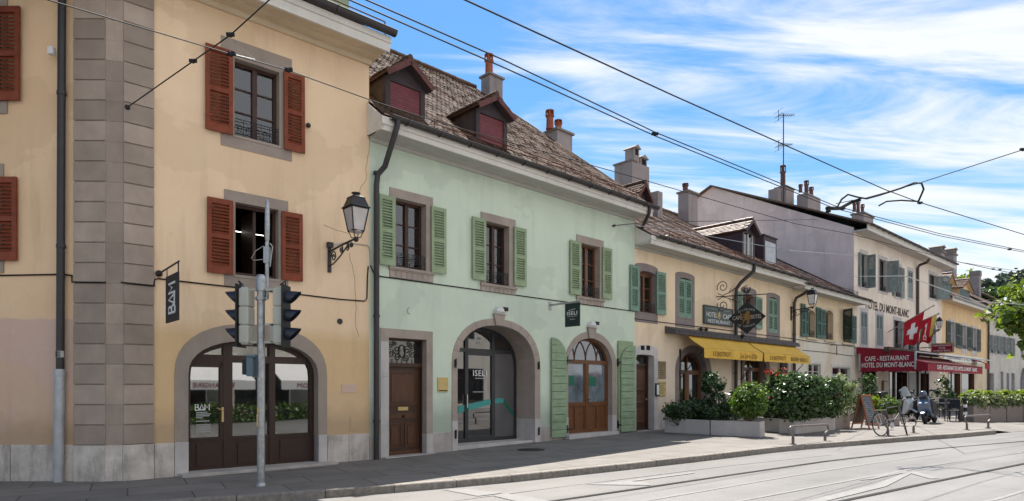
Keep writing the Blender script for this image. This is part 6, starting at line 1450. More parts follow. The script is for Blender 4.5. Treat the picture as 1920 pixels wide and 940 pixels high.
for zc, n, ln, wd_ in ((hz - .15, 7, 1.1, .75), (hz * .62, 7, .9, .85)):
    mb = MB(); ax = Vector((.8, -.5, 0)).normalized(); pr = Vector((.5, .8, 0)).normalized()
    mb.tube([ax * -.35 + Vector((0, 0, zc)), ax * ln * .7 + Vector((0, 0, zc + .1))], .022, 5)
    for k in range(n):
        c_ = ax * (-.3 + ln * k / n) + Vector((0, 0, zc + .1 * k / n)); mb.tube([c_ - pr * wd_ / 2 * (1 - k * .06), c_ + pr * wd_ / 2 * (1 - k * .06)], .014, 4)
    for s_ in (-.28, .0, .28): mb.tube([ax * -.35 + Vector((0, 0, zc + s_)) - pr * .45, ax * -.35 + Vector((0, 0, zc + s_)) + pr * .45], .012, 4)
    mb.tube([ax * -.35 + Vector((0, 0, zc - .34)), ax * -.35 + Vector((0, 0, zc + .34))], .02, 4); mb.build('aerial', 'iron_black', ant)
# red awnings
uS = F.u(1600.5) + .12; wS = F.w(uS, 1717)
zt_r, zb_r = F.zu(uS, 660, wS), F.zu(uS, 697, wS)
t = thing('awning', 'dark red terrace awning with a scalloped side panel lettered CAFE - RESTAURANT HOTEL DU MONT-BLANC', 'awning', F.M @ T(uS, 0, 0), 'red awnings of the hotel')
w_in = F.w(uS, 1613)
uE = F.u(1741, wS)- uS
sp_ = MB(); n = 40; lo = []; up_ = []
for i in range(n + 1):
    w_ = w_in + (wS - w_in) * i / n; up_.append((.0, -w_, zt_r + .0)); lo.append((.012 * math.sin(i * .9), -w_, zb_r + .05 * abs(math.sin(i / n * math.pi * 7))))
sp_.strip(up_, lo, False); sp_.build('side_panel', 'awning_red', t)
LW = wS - w_in; ML = T(-.015, -(wS + w_in) / 2, 0) @ RZ(R(-90)); hz_ = zt_r - zb_r
text('CAFE - RESTAURANT', 'letter_white', t, ML @ T(-.02, 0, zt_r - hz_ * .28), w=LW * .80, h=hz_ * .25, bold=.01); text('HOTEL DU MONT-BLANC', 'letter_white', t, ML @ T(0, 0, zt_r - hz_ * .62), w=LW * .94, h=hz_ * .26, bold=.015)
ztw = F.z(1600, 650)
ln_ = F.u(1766) - uS
tp = MB(); tp.add([(0, -.1, ztw), (ln_, -.1, ztw), (ln_, -wS, zt_r), (0, -wS, zt_r)], [(0, 1, 2, 3)]); tp.add([(-.006, -.1, ztw - .02), (-.006, -wS, zt_r - .03), (-.006, -.1, zt_r - .03)], [(0, 1, 2)]); tp.build('canopy', 'awning_red', t)
fb = MB(); fb.box(-.05, -.015, -w_in - .02, -w_in + .06, zb_r + .1, zt_r); fb.box(-.06, .03, -wS - .03, -wS + .05, zb_r + .12, zt_r + .05)
fb.tube([(0, -wS, zt_r), (ln_, -wS, zt_r)], .035, 6).tube([(0, -.05, ztw), (0, -.05, zt_r - .1)], .04, 6).build('awning_frame', 'zinc_grey', t)
# second awning runs on in front, fabric drops to a lettered valance
wF = wS + .55; u0_ = F.u(1740, wF); u1_ = F.u(1842, wF)
zf2 = F.zu(u0_, 680, wF); zb2 = F.zu(u0_, 697.5, wF); zt2 = F.zu(u0_, 665, 1.9)
t2 = thing('awning', 'long red hotel awning with sunlit sloping top and white lettering along its front valance', 'awning', F.M @ T(u0_, 0, 0), 'red awnings of the hotel')
w = u1_ - u0_; c = MB(); nseg = 30
A = [(w * i / nseg, -1.7, zt2) for i in range(nseg + 1)]; Bf = [(w * i / nseg, -wF, zf2 + .02 * math.sin(i * 2.2)) for i in range(nseg + 1)]; Bm = [((a[0]), (a[1] + b_[1]) / 2, (a[2] + b_[2]) / 2 - .03 + .02 * math.sin(i * 1.4)) for i, (a, b_) in enumerate(zip(A, Bf))]
c.strip(A, Bm, False).strip(Bm, Bf, False); c.build('canopy', 'awning_sunlit', t2)
v = MB(); tp_, bt_ = [], []
for i in range(121): x = w * i / 120; tp_.append((x, -wF, zf2)); bt_.append((x, -wF + .01 * math.sin(x * 5), zb2 + .06 * abs(math.sin(x * math.pi / .45))))
v.strip(tp_, bt_, False); vo = v.build('valance', 'awning_red', t2)
v = MB(); n = 16; L0 = [(0, -1.7 - (wF - 1.7) * i / n, zt2 + (zf2 - zt2) * i / n) for i in range(n + 1)]; L1 = [(0, q[1], zb2 + .06 * abs(math.sin(i * 1.2))) for i, q in enumerate(L0)]; v.strip(L0, L1, False); v.build('side_panel', 'awning_red', t2)
text("CAFE - RESTAURANT DE L'HOTEL DU MONT - BLANC", 'letter_white', vo, T(w * .50, -wF - .03, (zf2 + zb2) / 2 + .04), w=w * .74, h=(zf2 - zb2) * .50, bold=.012)
fb = MB(); fb.box(-.1, w * .80, -1.75, -1.5, zt2 + .16, zt2 + .42); fb.box(-.05, w, -1.8, -1.62, zt2 - .02, zt2 + .06); fb.tube([(0, -wF, zf2), (w, -wF, zf2)], .03, 6)
for x in (.3, w * .5, w - .2): fb.tube([(x, -1.9, .2), (x, -1.9, zt2)], .04, 6)
fb.build('awning_frame', 'dormer_side', t2)
# red sign, flags, lantern
us_ = F.u(1726); w0, w1 = F.w(us_, 1745.5), F.w(us_, 1788.5); zz0, zz1 = F.zu(us_, 663, w0), F.zu(us_, 644.5, w0)
t = thing('sign_board', 'dark red board lettered CAFE-RESTAURANT HOTEL DU MONT BLANC on a post above the red awning', 'sign', F.M @ T(us_, 0, zz0))
MB().box(-.04, .04, -w1, -w0, 0, zz1 - zz0).build('panel', 'awning_red', t); MB().strip([(-.045, -y_, z_) for y_, z_ in rect_ol(w0, w1, 0, zz1 - zz0)], [(-.045, -y_, z_) for y_, z_ in rect_ol(w0 + .07, w1 - .07, .07, zz1 - zz0 - .07)]).build('border', 'brass', t)
MB().tube([(0, -w0 + .0, -.75), (0, -w0 + .0, .1)], .04, 6).tube([(0, 0, .4), (0, -w1, .4)], .03, 6).build('post', 'dormer_side', t)
ML = T(-.05, -(w0 + w1) / 2, 0) @ RZ(R(-90)); LW = w1 - w0; hh = zz1 - zz0
for body, k, q in (('CAFE-RESTAURANT', .76, .82), ('HOTEL', .50, .30), ('DU MONT BLANC', .24, .74)): text(body, 'letter_white', t, ML @ T(0, 0, hh * k), w=LW * q, h=hh * .16, bold=.012)
def flag(label, ub_, zb_, xt, yt_, hoist0, hoist1, drop, paint):
    wt = F.w(ub_, xt); zt = F.zu(ub_, yt_, wt)
    t = thing('flag', label, 'flag', F.M @ T(ub_, 0, zb_), 'flags above the hotel awning')
    tip = Vector((0, -wt, zt - zb_)); MB().tube([(0, 0, 0), tip], .028, 6).sphere(tip, .06, 8, 6).build('flagpole', 'galvanised', t)
    a, b_ = tip * hoist0, tip * hoist1
    def P(s_, d):                      # s along the hoist, d down the drop
        q = a.lerp(b_, s_); sq = 1 - .22 * d
        q = q + (a.lerp(b_, .5) - q) * (1 - sq) * .9
        return q + Vector((.10 * math.sin(s_ * 9 + d * 3) * d + .05 * math.sin(d * 7), .18 * d, -drop * d * (1 - .08 * math.sin(s_ * 6))))
    n = 14; g = MB(); g.v = [tuple(P(i / n, j / n)) for i in range(n + 1) for j in range(n + 1)]; g.f = [(i * (n + 1) + j, (i + 1) * (n + 1) + j, (i + 1) * (n + 1) + j + 1, i * (n + 1) + j + 1) for i in range(n) for j in range(n)]
    g.build('flag_cloth', 'flag_red', t, smooth=True)
    for nm, m, cells in paint:
        mb = MB()
        for s0, s1, e0, e1 in cells:
            k = 5
            for side in (-.018, .018):
                o = len(mb.v); mb.v += [tuple(P(s0 + (s1 - s0) * i / k, e0 + (e1 - e0) * j / k) + Vector((side, 0, 0))) for i in range(k + 1) for j in range(k + 1)]; mb.f += [(o + i * (k + 1) + j, o + (i + 1) * (k + 1) + j, o + (i + 1) * (k + 1) + j + 1, o + i * (k + 1) + j + 1) for i in range(k) for j in range(k)]
        mb.build(nm, m, t, normals=False)
uf = F.u(1665)
flag('red Swiss flag with a white cross, left of the two flags on the hotel', uf, F.z(1665, 623), 1751, 573, .36, .80, 1.65, [('white_cross', 'flag_white', [(.40, .60, .22, .80), (.22, .78, .41, .61)])])
uf = F.u(1682)
flag('red and yellow Geneva flag with a key, right of the two flags on the hotel', uf, F.z(1682, 622), 1760, 588.5, .58, .96, 1.5, [('yellow_half', 'flag_yellow', [(.70, 1.0, 0.0, .75)]), ('key_emblem', 'flag_white', [(.40, .45, .20, .74), (.32, .40, .24, .36), (.34, .52, .72, .76), (.34, .38, .76, .86), (.48, .52, .76, .86), (.34, .52, .86, .90)]), ('eagle_patch', 'leaf_variegated', [(.02, .20, .35, .9)])])
ul = F.u(1748); al = F.w(ul, 1761.5); lantern(F.M @ T(ul, 0, F.zu(ul, 618, al)), al, 'black lantern beside the flags at the right end of the hotel', .85, 'lamp_white')
# ================================================================== orange house
F = OF
Ho = house('townhouse', F, 'low orange house with dark green shutters and two yellow dormers, right of the hotel')
ZE = F.zu(.1, 566)
ow = [rr(1781, 1790, 603, 650), rr(1803, 1812, 610, 654), rr(1822, 1831, 615, 658)]
og = [(lambda r: (r[0], r[1], .25, r[3]))(rr(*q)) for q in ((1778, 1800, 700, 780), (1803, 1826, 700, 780))]
wv = wall_face(rect_ol(0, uO1, -.05, ZE), [rect_ol(*q) for q in ow + og]); wv.quad((uO1, 0, 0), (uO1, 9, 0), (uO1, 9, ZE), (uO1, 0, ZE)); wv.build('wall', 'orange_wall', Ho)
for q in ow:
    wnd = window(Ho, q, (q[0] - .15, q[1] + .15, q[2] - .35, q[3] + .2), 'stone_white', proud=.02, depth=.25, fcol='white_wood', rows=3)
    hh = q[3] - q[2]; wd_ = .95
    shutter(wnd, wd_, hh, 'shutter_dark', T(q[0] - wd_ - .12, -.06, q[2])); shutter(wnd, wd_, hh, 'shutter_dark', T(q[1] + .12, -.06, q[2]))
for q in og:
    so_ = surround(rect_ol(q[0] - .1, q[1] + .1, q[2], q[3] + .1), rect_ol(*q), .02, .2).build('shop_window', 'frame_oak', Ho); MB().box(q[0], q[1], .18, .2, q[2], q[3]).build('pane', 'glass_shop', so_)
W = .7; MB().prof([(.05, ZE), (-W + .04, ZE + .01), (-W + .04, ZE + .06), (.05, ZE + .06)], -.05, uO1 + .3).build('soffit', 'soffit_cream', Ho); MB().prof([(-W + .05, ZE), (-W, ZE), (-W, ZE + .28), (-W + .05, ZE + .28)], -.08, uO1 + .32).build('fascia', 'white_wood', Ho)
gutter(Ho, -.1, uO1 + .35, -W - .09, ZE + .3, .075, 'zinc_grey')
tiles(Ho, -.05, uO1 + .2, -W - .02, ZE + .27, R(36), 7.5, 'tile_warm', tw=.4, course=.33)
def roofo(y): return ZE + .27 + (y + W) * math.tan(R(36))
for xa, xb, ye, ya in ((1772, 1784, 527, 512), (1799, 1818, 538, 522)):
    y = .15; ua, ub = F.u(xa, -y), F.u(xb, -y)
    dm = dormer(Ho, ua, ub, y, roofo(y) - .1, F.zu(ua, ye, -y), F.zu(ua, ya, -y), .25, R(36), 'orange_wall', 'orange_wall', 'dormer_side', 'tile_warm', 'white_wood', eav=.25)
    MB().box(ua + .05, ub - .05, -.02 + y, y + .02, roofo(y) - .1, F.zu(ua, ye, -y) - .05).build('shutter', 'shutter_dark', dm)
y = 3.2; ua = F.u(1829, -y); z1 = F.zu(ua, 510, -y); c = MB().box(ua - .36, ua + .36, y - .4, y + .4, roofo(y) - 1.5, z1).build('chimney', 'chimney_render', Ho); MB().box(ua - .4, ua + .4, y - .45, y + .45, z1 - .45, z1 + .05).build('chimney_cap', 'cap_stone', c)
for x, yt_ in ((1757, 476), (1780, 480)):
    y = 3.0; ua = F.u(x, -y); z1 = F.zu(ua, yt_, -y); c = MB().box(ua - .5, ua + .5, y - .45, y + .45, roofo(y) - 2, z1).build('chimney', 'chimney_render', Ho)
    tp = MB(); tp.box(ua - .6, ua + .6, y - .55, y + .55, z1, z1 + .12)
    for k in (-1, 0, 1): tp.box(ua + k * .4 - .1, ua + k * .4 + .1, y - .45, y + .45, z1 + .12, z1 + .5)
    tp.ext([(ua - .6, z1 + .5), (ua + .6, z1 + .5), (ua, z1 + .68)], y - .55, y + .55); tp.build('chimney_top', 'cap_stone', c)
r_ = (F.u(1769), F.u(1842), F.z(1769, 676), F.z(1769, 663)); MB().box(r_[0], r_[1], -.06, 0, r_[2], r_[3]).build('shop_sign', 'sign_white', Ho)
text('CORDONNERIE D. ESTELLI MINUTE - CLES', 'letter_ink', Ho, T((r_[0] + r_[1]) / 2, -.065, (r_[2] + r_[3]) / 2), w=(r_[1] - r_[0]) * .9, h=(r_[3] - r_[2]) * .45)
a0, a1 = F.u(1838, .6), F.u(1856, .9); an = thing('awning', 'small dark red shop awning at the right end of the orange house', 'awning', F.M @ T(a0, 0, 0)); zz_ = F.z(1845, 683)
MB().quad((0, 0, zz_ + .3), (a1 - a0, 0, zz_ + .3), (a1 - a0, -.9, zz_ - .1), (0, -.9, zz_ - .1)).quad((0, -.9, zz_ - .1), (a1 - a0, -.9, zz_ - .1), (a1 - a0, -.9, zz_ - .5), (0, -.9, zz_ - .5)).build('canopy', 'awning_red', an)
ud = uO1 - .1; pipe(Ho, [(ud + .3, -W - .05, ZE + .2), (ud, -.12, ZE - .5), (ud, -.1, .2)], .08, 'pipe_brown')
# ================================================================== grey house behind the plane tree
F = LF
Hl = house('townhouse', F, 'pale grey house with a row of shuttered windows behind the street tree')
ZE = F.zu(.1, 585); uL1 = F.u(1908)
lw_ = [rr(x, x + 5.5, 628 + (x - 1857) * .15, 662 + (x - 1857) * .12) for x in (1857, 1869, 1881, 1893)]
la = [rr(1854, 1863, 700, 745), rr(1876, 1881, 697, 745), rr(1887, 1892, 700, 740), rr(1896, 1902, 700, 740)]
wv = wall_face(rect_ol(0, uL1, 0, ZE), [rect_ol(*q) for q in lw_] + [rect_ol(q[0], q[1], .3, q[3]) for q in la]); wv.quad((uL1, 0, 0), (uL1, 9, 0), (uL1, 9, ZE), (uL1, 0, ZE)); wv.build('wall', 'grey_wall', Hl)
for q in lw_:
    wnd = window(Hl, q, (q[0] - .15, q[1] + .15, q[2] - .2, q[3] + .2), 'stone_white', proud=.02, depth=.2, rows=2); hh = q[3] - q[2]; w2 = (q[1] - q[0]) * .55
    shutter(wnd, w2, hh, 'shutter_worn', T(q[0] - w2 - .1, -.05, q[2])); shutter(wnd, w2, hh, 'shutter_worn', T(q[1] + .1, -.05, q[2]))
for q in la: so_ = surround(rect_ol(q[0] - .15, q[1] + .15, .3, q[3] + .15), rect_ol(q[0], q[1], .3, q[3]), .02, .3).build('doorway', 'stone_white', Hl); MB().box(q[0], q[1], .25, .3, .3, q[3]).build('door_panel', 'frame_dark', so_)
MB().prof([(.05, ZE), (-.6, ZE), (-.6, ZE + .25), (.05, ZE + .25)], 0, uL1 + .2).build('fascia', 'white_wood', Hl); tiles(Hl, 0, uL1, -.65, ZE + .25, R(34), 7, 'tile_warm', tw=.4, course=.33)
L2 = Fac(LF.pt(uL1)[:2], 47.9)
Hm = house('townhouse', L2, 'white arcaded house half hidden by the street tree at the right edge')
ZE = ZE + .6; q = [(1.2 + 5 * k, 4.2 + 5 * k, .25, 3.6) for k in range(5)]; q2 = [(1.6 + 5 * k + d, 2.6 + 5 * k + d, 4.6, 6.0) for k in range(5) for d in (0, 1.5)]
wall_face(rect_ol(0, 26, 0, ZE), [arch_ol(a, b_, c, d - 1.4, d) for a, b_, c, d in q] + [rect_ol(*z) for z in q2]).build('wall', 'grey_wall', Hm)
for a, b_, c, d in q: I = arch_ol(a, b_, c, d - 1.4, d); wn = surround(arch_ol(a - .2, b_ + .2, c, d - 1.4, d + .2), I, .03, .4).build('arched_doorway', 'stone_white', Hm); MB().ext(I, .38, .42).build('pane', 'glass_shop', wn)
for z in q2: window(Hm, z, (z[0] - .12, z[1] + .12, z[2] - .12, z[3] + .12), 'stone_white', rows=2, rail=False)
MB().box(0, 26.3, -.6, .05, ZE, ZE + .25).build('fascia', 'white_wood', Hm); tiles(Hm, 0, 26, -.6, ZE + .25, R(34), 7, 'tile_warm', tw=.45, course=.4)
# ================================================================== traffic light
p = gp(489.5, 911); base = Vector((p.x, p.y, p.z))
def wx(x): return (x - CXP) / FPX * base.y - base.x
def wz(y): return CAMZ + (HY - y) / FPX * base.y - base.z
t = thing('traffic_light', 'galvanised traffic light pole with two side facing signal heads in front of the arched shop', 'traffic light', T(*base))
pb = MB(); pb.tube([(0, 0, -.05), (0, 0, wz(545))], .062, 16); pb.lathe([(.080, wz(546)), (.080, wz(525)), (.074, wz(519)), (.05, wz(515.5)), (.0, wz(514.5))], seg=16); pb.lathe([(.085, wz(563)), (.085, wz(557))], seg=16); pb.box(-.10, .10, -.02, .02, wz(562), wz(558)); pb.lathe([(.075, -.05), (.075, .03), (.064, .05)], seg=16)
pb.build('pole', 'galvanised', t, smooth=True)
am = MB(); dx = wx(498); am.tube([(dx, .06, wz(560)), (dx, .06, wz(452))], .03, 10); am.lathe([(.02, wz(452)), (.036, wz(448)), (.040, wz(420)), (.036, wz(395)), (.030, wz(378)), (.015, wz(373)), (0, wz(372))], (dx + .005, .06, 0), 14); am.box(dx - .045, dx + .045, .02, .1, wz(492), wz(462))
am.build('antenna_mast', 'galvanised', t, smooth=True)
cw_ = MB(); cw_.tube([(dx + .05, .05, wz(455)), (dx + .10, .04, wz(462)), (dx + .08, .03, wz(480)), (dx + .06, .03, wz(500))], .010, 6); cw_.tube([(dx - .05, .05, wz(460)), (dx - .17, .02, wz(470)), (dx - .24, .02, wz(484)), (dx - .2, .02, wz(488)), (dx - .05, .03, wz(486))], .006, 5); cw_.build('antenna_cable', 'letter_grey', t)
def head(x0, x1, y0, y1, sg, bm):
    """signal head seen from its flank: body between x0 and x1, lenses facing sg * x"""
    a, b_ = wx(x0), wx(x1); z1, z0 = wz(y0), wz(y1); h3 = (z1 - z0) / 3; o = MB()
    for k in range(3): o.box(a + .008, b_ - .0, -.14, .14, z0 + k * h3 + .003, z0 + (k + 1) * h3 - .003)
    o.box(a + .03, b_ - .02, -.12, .12, z0 - .02, z1 + .02)
    ho = o.build('signal_head', 'signal_body', t, bevel=.022)
    f = b_ if sg > 0 else a; bp_ = MB().box(min(f, f + sg * .022), max(f, f + sg * .022), -.19, .19, z0 - .06, z1 + .06); bp_.tube([(f, 0, z1 + .04), (f + sg * .02, -.05, z1 + .12), (f - sg * .06, -.08, z1 + .05)], .012, 5); bp_.build('backing_board', 'sign_black', ho)
    for k in range(3):
        zc = z0 + (k + .55) * h3; v = MB(); r = .105; n = 22; rim = []; tip = []
        for i in range(n + 1):
            an = R(-150 + 300 * i / n); lg = .235 - .19 * (1 - math.cos(an)) / 2
            rim.append((f + sg * .02, r * math.sin(an), zc + r * math.cos(an))); tip.append((f + sg * (.02 + lg), r * .96 * math.sin(an), zc + r * .96 * math.cos(an) - .012))
        v.strip(rim, tip, False); v.strip([(x, y * .95, zc + (z - zc) * .95) for x, y, z in rim], [(x, y * .95, zc + (z - zc) * .95) for x, y, z in tip], False); v.strip(tip, [(x, y * .95, zc + (z - zc) * .95) for x, y, z in tip], False)
        v.build('visor', 'signal_navy', ho, smooth=True); MB().lathe([(.09, 0), (.088, .012), (0, .03)], (0, 0, 0), 16, M=T(f + sg * .022, 0, zc) @ RY(R(90 * sg))).build('lens', 'glass', ho)
head(452.5, 472, 542, 645, -1, 'signal_body'); head(515.5, 535, 542, 645, 1, 'signal_body')
br_ = MB()
for y in (543.5, 642): br_.box(wx(470), wx(518), -.02, .02, wz(y + 2), wz(y - 2))
br_.box(wx(508), wx(513), -.02, .02, wz(642), wz(608)); br_.box(wx(497), wx(513), -.02, .02, wz(611), wz(607)); br_.build('arm', 'signal_body', t)
ph = MB().box(wx(467), wx(478), -.12, .12, wz(706), wz(671)).build('crossing_signal', 'signal_blue', t, bevel=.01)
MB().box(wx(458), wx(467), -.10, .10, wz(703), wz(674)).build('visor', 'sign_black', ph, bevel=.015); MB().box(wx(474), 0, -.02, .02, wz(673), wz(667)).box(wx(474), 0, -.02, .02, wz(708), wz(704)).box(wx(465), wx(482), -.07, .07, wz(670), wz(666)).build('arm', 'signal_blue', ph)
MB().box(wx(484), wx(486.5), -.07, .02, wz(800), wz(776)).box(wx(485), wx(489), -.075, -.05, wz(774), wz(764)).build('push_button', 'brass', t, bevel=.006)

# ================================================================== vegetation helpers
def leafcloud(mb, c, rad, n, size, clumps=0, lobes=None, flat=.0, shell=.55, jag=.25, low=-1.0, rng=random):
    """leaf-sized faces spread through an uneven crown volume, denser in clumps"""
    cl = []
    for k in range(clumps or max(6, n // 60)):
        while True:
            v = Vector((rng.uniform(-1, 1), rng.uniform(-1, 1), rng.uniform(low, 1)))
            if shell < v.length < 1: break
        cl.append((v, rng.uniform(.14, .34)))
    for i in range(n):
        if rng.random() < .80:
            k, s_ = rng.choice(cl); v = k + Vector((rng.gauss(0, s_ * .6), rng.gauss(0, s_ * .6), rng.gauss(0, s_ * .5)))
        else:
            v = Vector((rng.gauss(0, .45), rng.gauss(0, .45), rng.gauss(0, .45)))
        if v.length > 1 + jag * rng.random(): v = v.normalized() * rng.uniform(.8, 1.0 + jag * .5)
        if v.z < low: v.z = low + rng.random() * .1
        p = Vector((c[0] + v.x * rad[0], c[1] + v.y * rad[1], c[2] + v.z * rad[2]))
        s_ = size * rng.choice((.5, .7, .85, 1.0, 1.15, 1.45)) * rng.uniform(.9, 1.1); d = (v + Vector((rng.gauss(0, .6), rng.gauss(0, .6), rng.gauss(.25, .6)))).normalized()
        a = d.orthogonal().normalized(); a.rotate(Matrix.Rotation(rng.uniform(0, 6.28), 3, d)); b_ = d.cross(a)
        tip = p + a * s_; w = s_ * .42
        mb.add([p, p + a * s_ * .45 + b_ * w + d * s_ * .08, tip - d * s_ * .12, p + a * s_ * .45 - b_ * w + d * s_ * .08], [(0, 1, 2, 3)])
    return mb
def stems(mb, c, h, n, spread, r=.012, rng=random):
    for i in range(n):
        a = rng.uniform(0, 6.28); q = Vector((math.cos(a), math.sin(a), 0)) * rng.uniform(.2, 1) * spread
        mb.tube([c, Vector(c) + q * .4 + Vector((0, 0, h * .5)), Vector(c) + q + Vector((0, 0, h))], [r, r * .8, r * .4], 5)
    return mb
def shrub(name, label, at, blobs, leaf, size, stem_h=.5, group=None, flowers=()):
    t = thing(name, label, 'shrub', T(*at), group); mb = MB()
    for c, rad, n, *o in blobs: leafcloud(mb, c, rad, n, size, low=o[0] if o else -.9)
    mb.build('foliage', leaf, t, normals=False)
    sb_ = MB(); stems(sb_, (0, 0, 0), stem_h, 7, blobs[0][1][0] * .6); sb_.build('stem', 'bark', t)
    if flowers:
        fm = MB()
        for c, rad, n in flowers: leafcloud(fm, c, rad, n, size * .8, clumps=3)
        fm.build('red_shoots', 'petal_red', t, normals=False)
    return t
# ================================================================== planters in front of the bistro
def planter(label, M, L_, dpt, h, m, group, n=1, soil=True):
    t = thing('planter', label, 'planter', M, group); e = .05; o = MB()
    for a, b_, c, d in ((0, L_, -dpt / 2, -dpt / 2 + e), (0, L_, dpt / 2 - e, dpt / 2), (0, e, -dpt / 2 + e, dpt / 2 - e), (L_ - e, L_, -dpt / 2 + e, dpt / 2 - e)): o.box(a, b_, c, d, 0, h)
    o.build('box', m, t, bevel=.012); MB().box(e, L_ - e, -dpt / 2 + e, dpt / 2 - e, .05, h - .05).build('soil', 'soil', t); return t
def frame2(a, b_):
    d = (b_ - a); ang = math.atan2(d.y, d.x); return T(a.x, a.y, G(a)) @ RZ(ang), math.hypot(d.x, d.y)
pa_, pj_, pb_2 = gp(1247, 811.5), gp(1331, 816.5), gp(1424, 820.5)
hP = .45
dd = .5
def perp_shift(a, b_, s_): d = (b_ - a).normalized(); return Vector((-d.y, d.x, 0)) * s_
gA = 'grey concrete planters around the bistro terrace'
sh = perp_shift(pa_, pb_2, dd / 2)
for (a, b_), lb in (((pa_, pj_), 'grey concrete planter box with dark shrubs, nearest the narrow brown street door'), ((pj_, pb_2), 'grey concrete planter box under the bright round bush, its end towards the street')):
    M, L_ = frame2(a + sh, b_ + sh); planter(lb, M, L_ - .01, dd, hP, 'concrete_planter', gA)
q0, q1, q2, q3, q4 = gp(1412, 807), gp(1466, 813), gp(1491, 814.5), gp(1567, 806), gp(1594, 801.5)
M, L_ = frame2(q0 + perp_shift(q0, q1, .25), q1 + perp_shift(q0, q1, .25)); planter('grey concrete planter box with white flecked laurel, end on behind the round bush', M, L_, .5, hP, 'concrete_planter', gA)
M, L_ = frame2(q1 + perp_shift(q1, q2, .25), q2 + perp_shift(q1, q2, .25)); planter('grey concrete corner planter box behind the left steel bike rail', M, L_, .5, hP, 'concrete_planter', gA)
M, L_ = frame2(q2 + perp_shift(q2, q3, .25), q3 + perp_shift(q2, q3, .25)); planter('long grey concrete planter box along the street under the tall laurel hedge', M, L_ - .02, .5, hP, 'concrete_planter', gA)
M, L_ = frame2(q3 + perp_shift(q3, q4, .25), q4 + perp_shift(q3, q4, .25)); planter('pale stone coloured planter box, last before the chalkboard', M, L_, .5, .46, 'gravel_planter', gA)
def mid(a, b_, t_): v = a.lerp(b_, t_); return v
s1 = sh
def at(a, b_, t_, shv, dz=.40): v = a.lerp(b_, t_) + shv; return (v.x, v.y, G(v) + dz)
gS = 'shrubs in the bistro planters'
shrub('shrub', 'low dark spreading shrub in the planter by the narrow brown street door', at(pa_, pb_2, .18, s1), [((0, 0, .28), (.62, .40, .48), 2200), ((.5, -.05, .30), (.5, .38, .5), 1500)], 'leaf_dark', .085, .4, gS)
shrub('topiary_shrub', 'dark topiary shrub with a leafy ball on a stem in the first bistro planters', at(pa_, pb_2, .50, s1), [((0, .05, 1.22), (.36, .36, .40), 1500, -1), ((.05, 0, .35), (.5, .42, .55), 2200), ((.45, 0, .45), (.32, .35, .5), 900)], 'leaf_dark', .075, 1.2, gS)
shrub('round_bush', 'bright green round bush on short stems at the street end of the first planter', at(pa_, pb_2, .88, s1), [((0, 0, .62), (.52, .48, .52), 3600, -1)], 'leaf_bright', .075, .4, gS)
s2 = perp_shift(q2, q3, .25)
shrub('laurel_shrub', 'white flecked dark laurel with red shoots, left end of the tall hedge', at(q0, q1, .55, perp_shift(q0, q1, .25)), [((0, 0, .55), (.42, .40, .65), 1700), ((.15, .1, 1.12), (.45, .42, .38), 1100)], 'leaf_laurel', .10, .9, gS, flowers=[((-.15, -.1, 1.50), (.22, .2, .14), 60), ((.3, 0, 1.48), (.14, .14, .14), 40), ((-.25, -.2, .75), (.08, .08, .1), 18)])
shrub('laurel_shrub', 'tallest glossy laurel, behind the left steel bike rail', at(q1, q2, .75, perp_shift(q1, q2, .25)), [((0, 0, .62), (.66, .5, .72), 3600), ((-.1, .1, 1.08), (.42, .4, .38), 1000), ((.45, .0, 1.0), (.38, .4, .36), 800)], 'leaf_laurel', .10, 1.0, gS)
shrub('laurel_shrub', 'dense green laurel with one red shoot in the middle of the tall hedge', at(q2, q3, .35, s2), [((0, 0, .66), (.90, .48, .72), 3800), ((-.35, .1, 1.12), (.42, .4, .36), 1000), ((.35, .1, 1.05), (.42, .4, .36), 1000)], 'leaf_laurel', .10, .9, gS, flowers=[((.2, -.25, 1.25), (.25, .12, .12), 60)])
shrub('laurel_shrub', 'green laurel with red shoots, left neighbour of the pale flecked shrub by the chalkboard', at(q2, q3, .78, s2), [((0, 0, .62), (.88, .48, .70), 3400), ((-.3, .1, 1.05), (.42, .4, .34), 800), ((.45, 0, .95), (.38, .36, .36), 700)], 'leaf_laurel', .095, .8, gS, flowers=[((.35, -.2, .75), (.2, .12, .2), 50)])
shrub('variegated_shrub', 'pale flecked shrub at the right end of the tall hedge, beside the chalkboard', at(q3, q4, .5, s2), [((0, 0, .55), (.58, .45, .75), 2600), ((.2, 0, 1.0), (.4, .4, .45), 900)], 'leaf_variegated', .085, .7, gS)
# ================================================================== bike rails
def rail(label, a, b_):
    t = thing('bike_rail', label, 'bike rail', None, 'low steel bike rails along the kerb'); M, L_ = frame2(a, b_); t.matrix_world = M
    def end(x, s_): return [(x, 0, -.05), (x, 0, .16), (x, 0, .19), (x - s_ * .03, 0, .23), (x - s_ * .12, 0, .27), (x - s_ * .155, 0, .33), (x - s_ * .15, 0, .40), (x - s_ * .10, 0, .445), (x - s_ * .02, 0, .455)]
    MB().tube(end(0, 1) + list(reversed(end(L_, -1))), .030, 10).build('hoop', 'rack_paint', t, smooth=True)
    MB().tube([(0, 0, -.03), (0, 0, .17)], .036, 10).box(-.07, .07, -.07, .07, -.01, .012).build('foot', 'rack_paint', t); MB().tube([(L_, 0, -.03), (L_, 0, .17)], .036, 10).box(L_ - .07, L_ + .07, -.07, .07, -.01, .012).build('foot', 'rack_paint', t); return t
rail('steel bike rail in front of the long grey planter, nothing leaning on it', gp(1487, 833), gp(1547, 826.5)); rail('steel bike rail with the old bicycle leaning on it', gp(1665, 817), gp(1713, 812)); rail('steel bike rail in front of the low box hedge, farthest right', gp(1813, 806), gp(1853, 802.5))
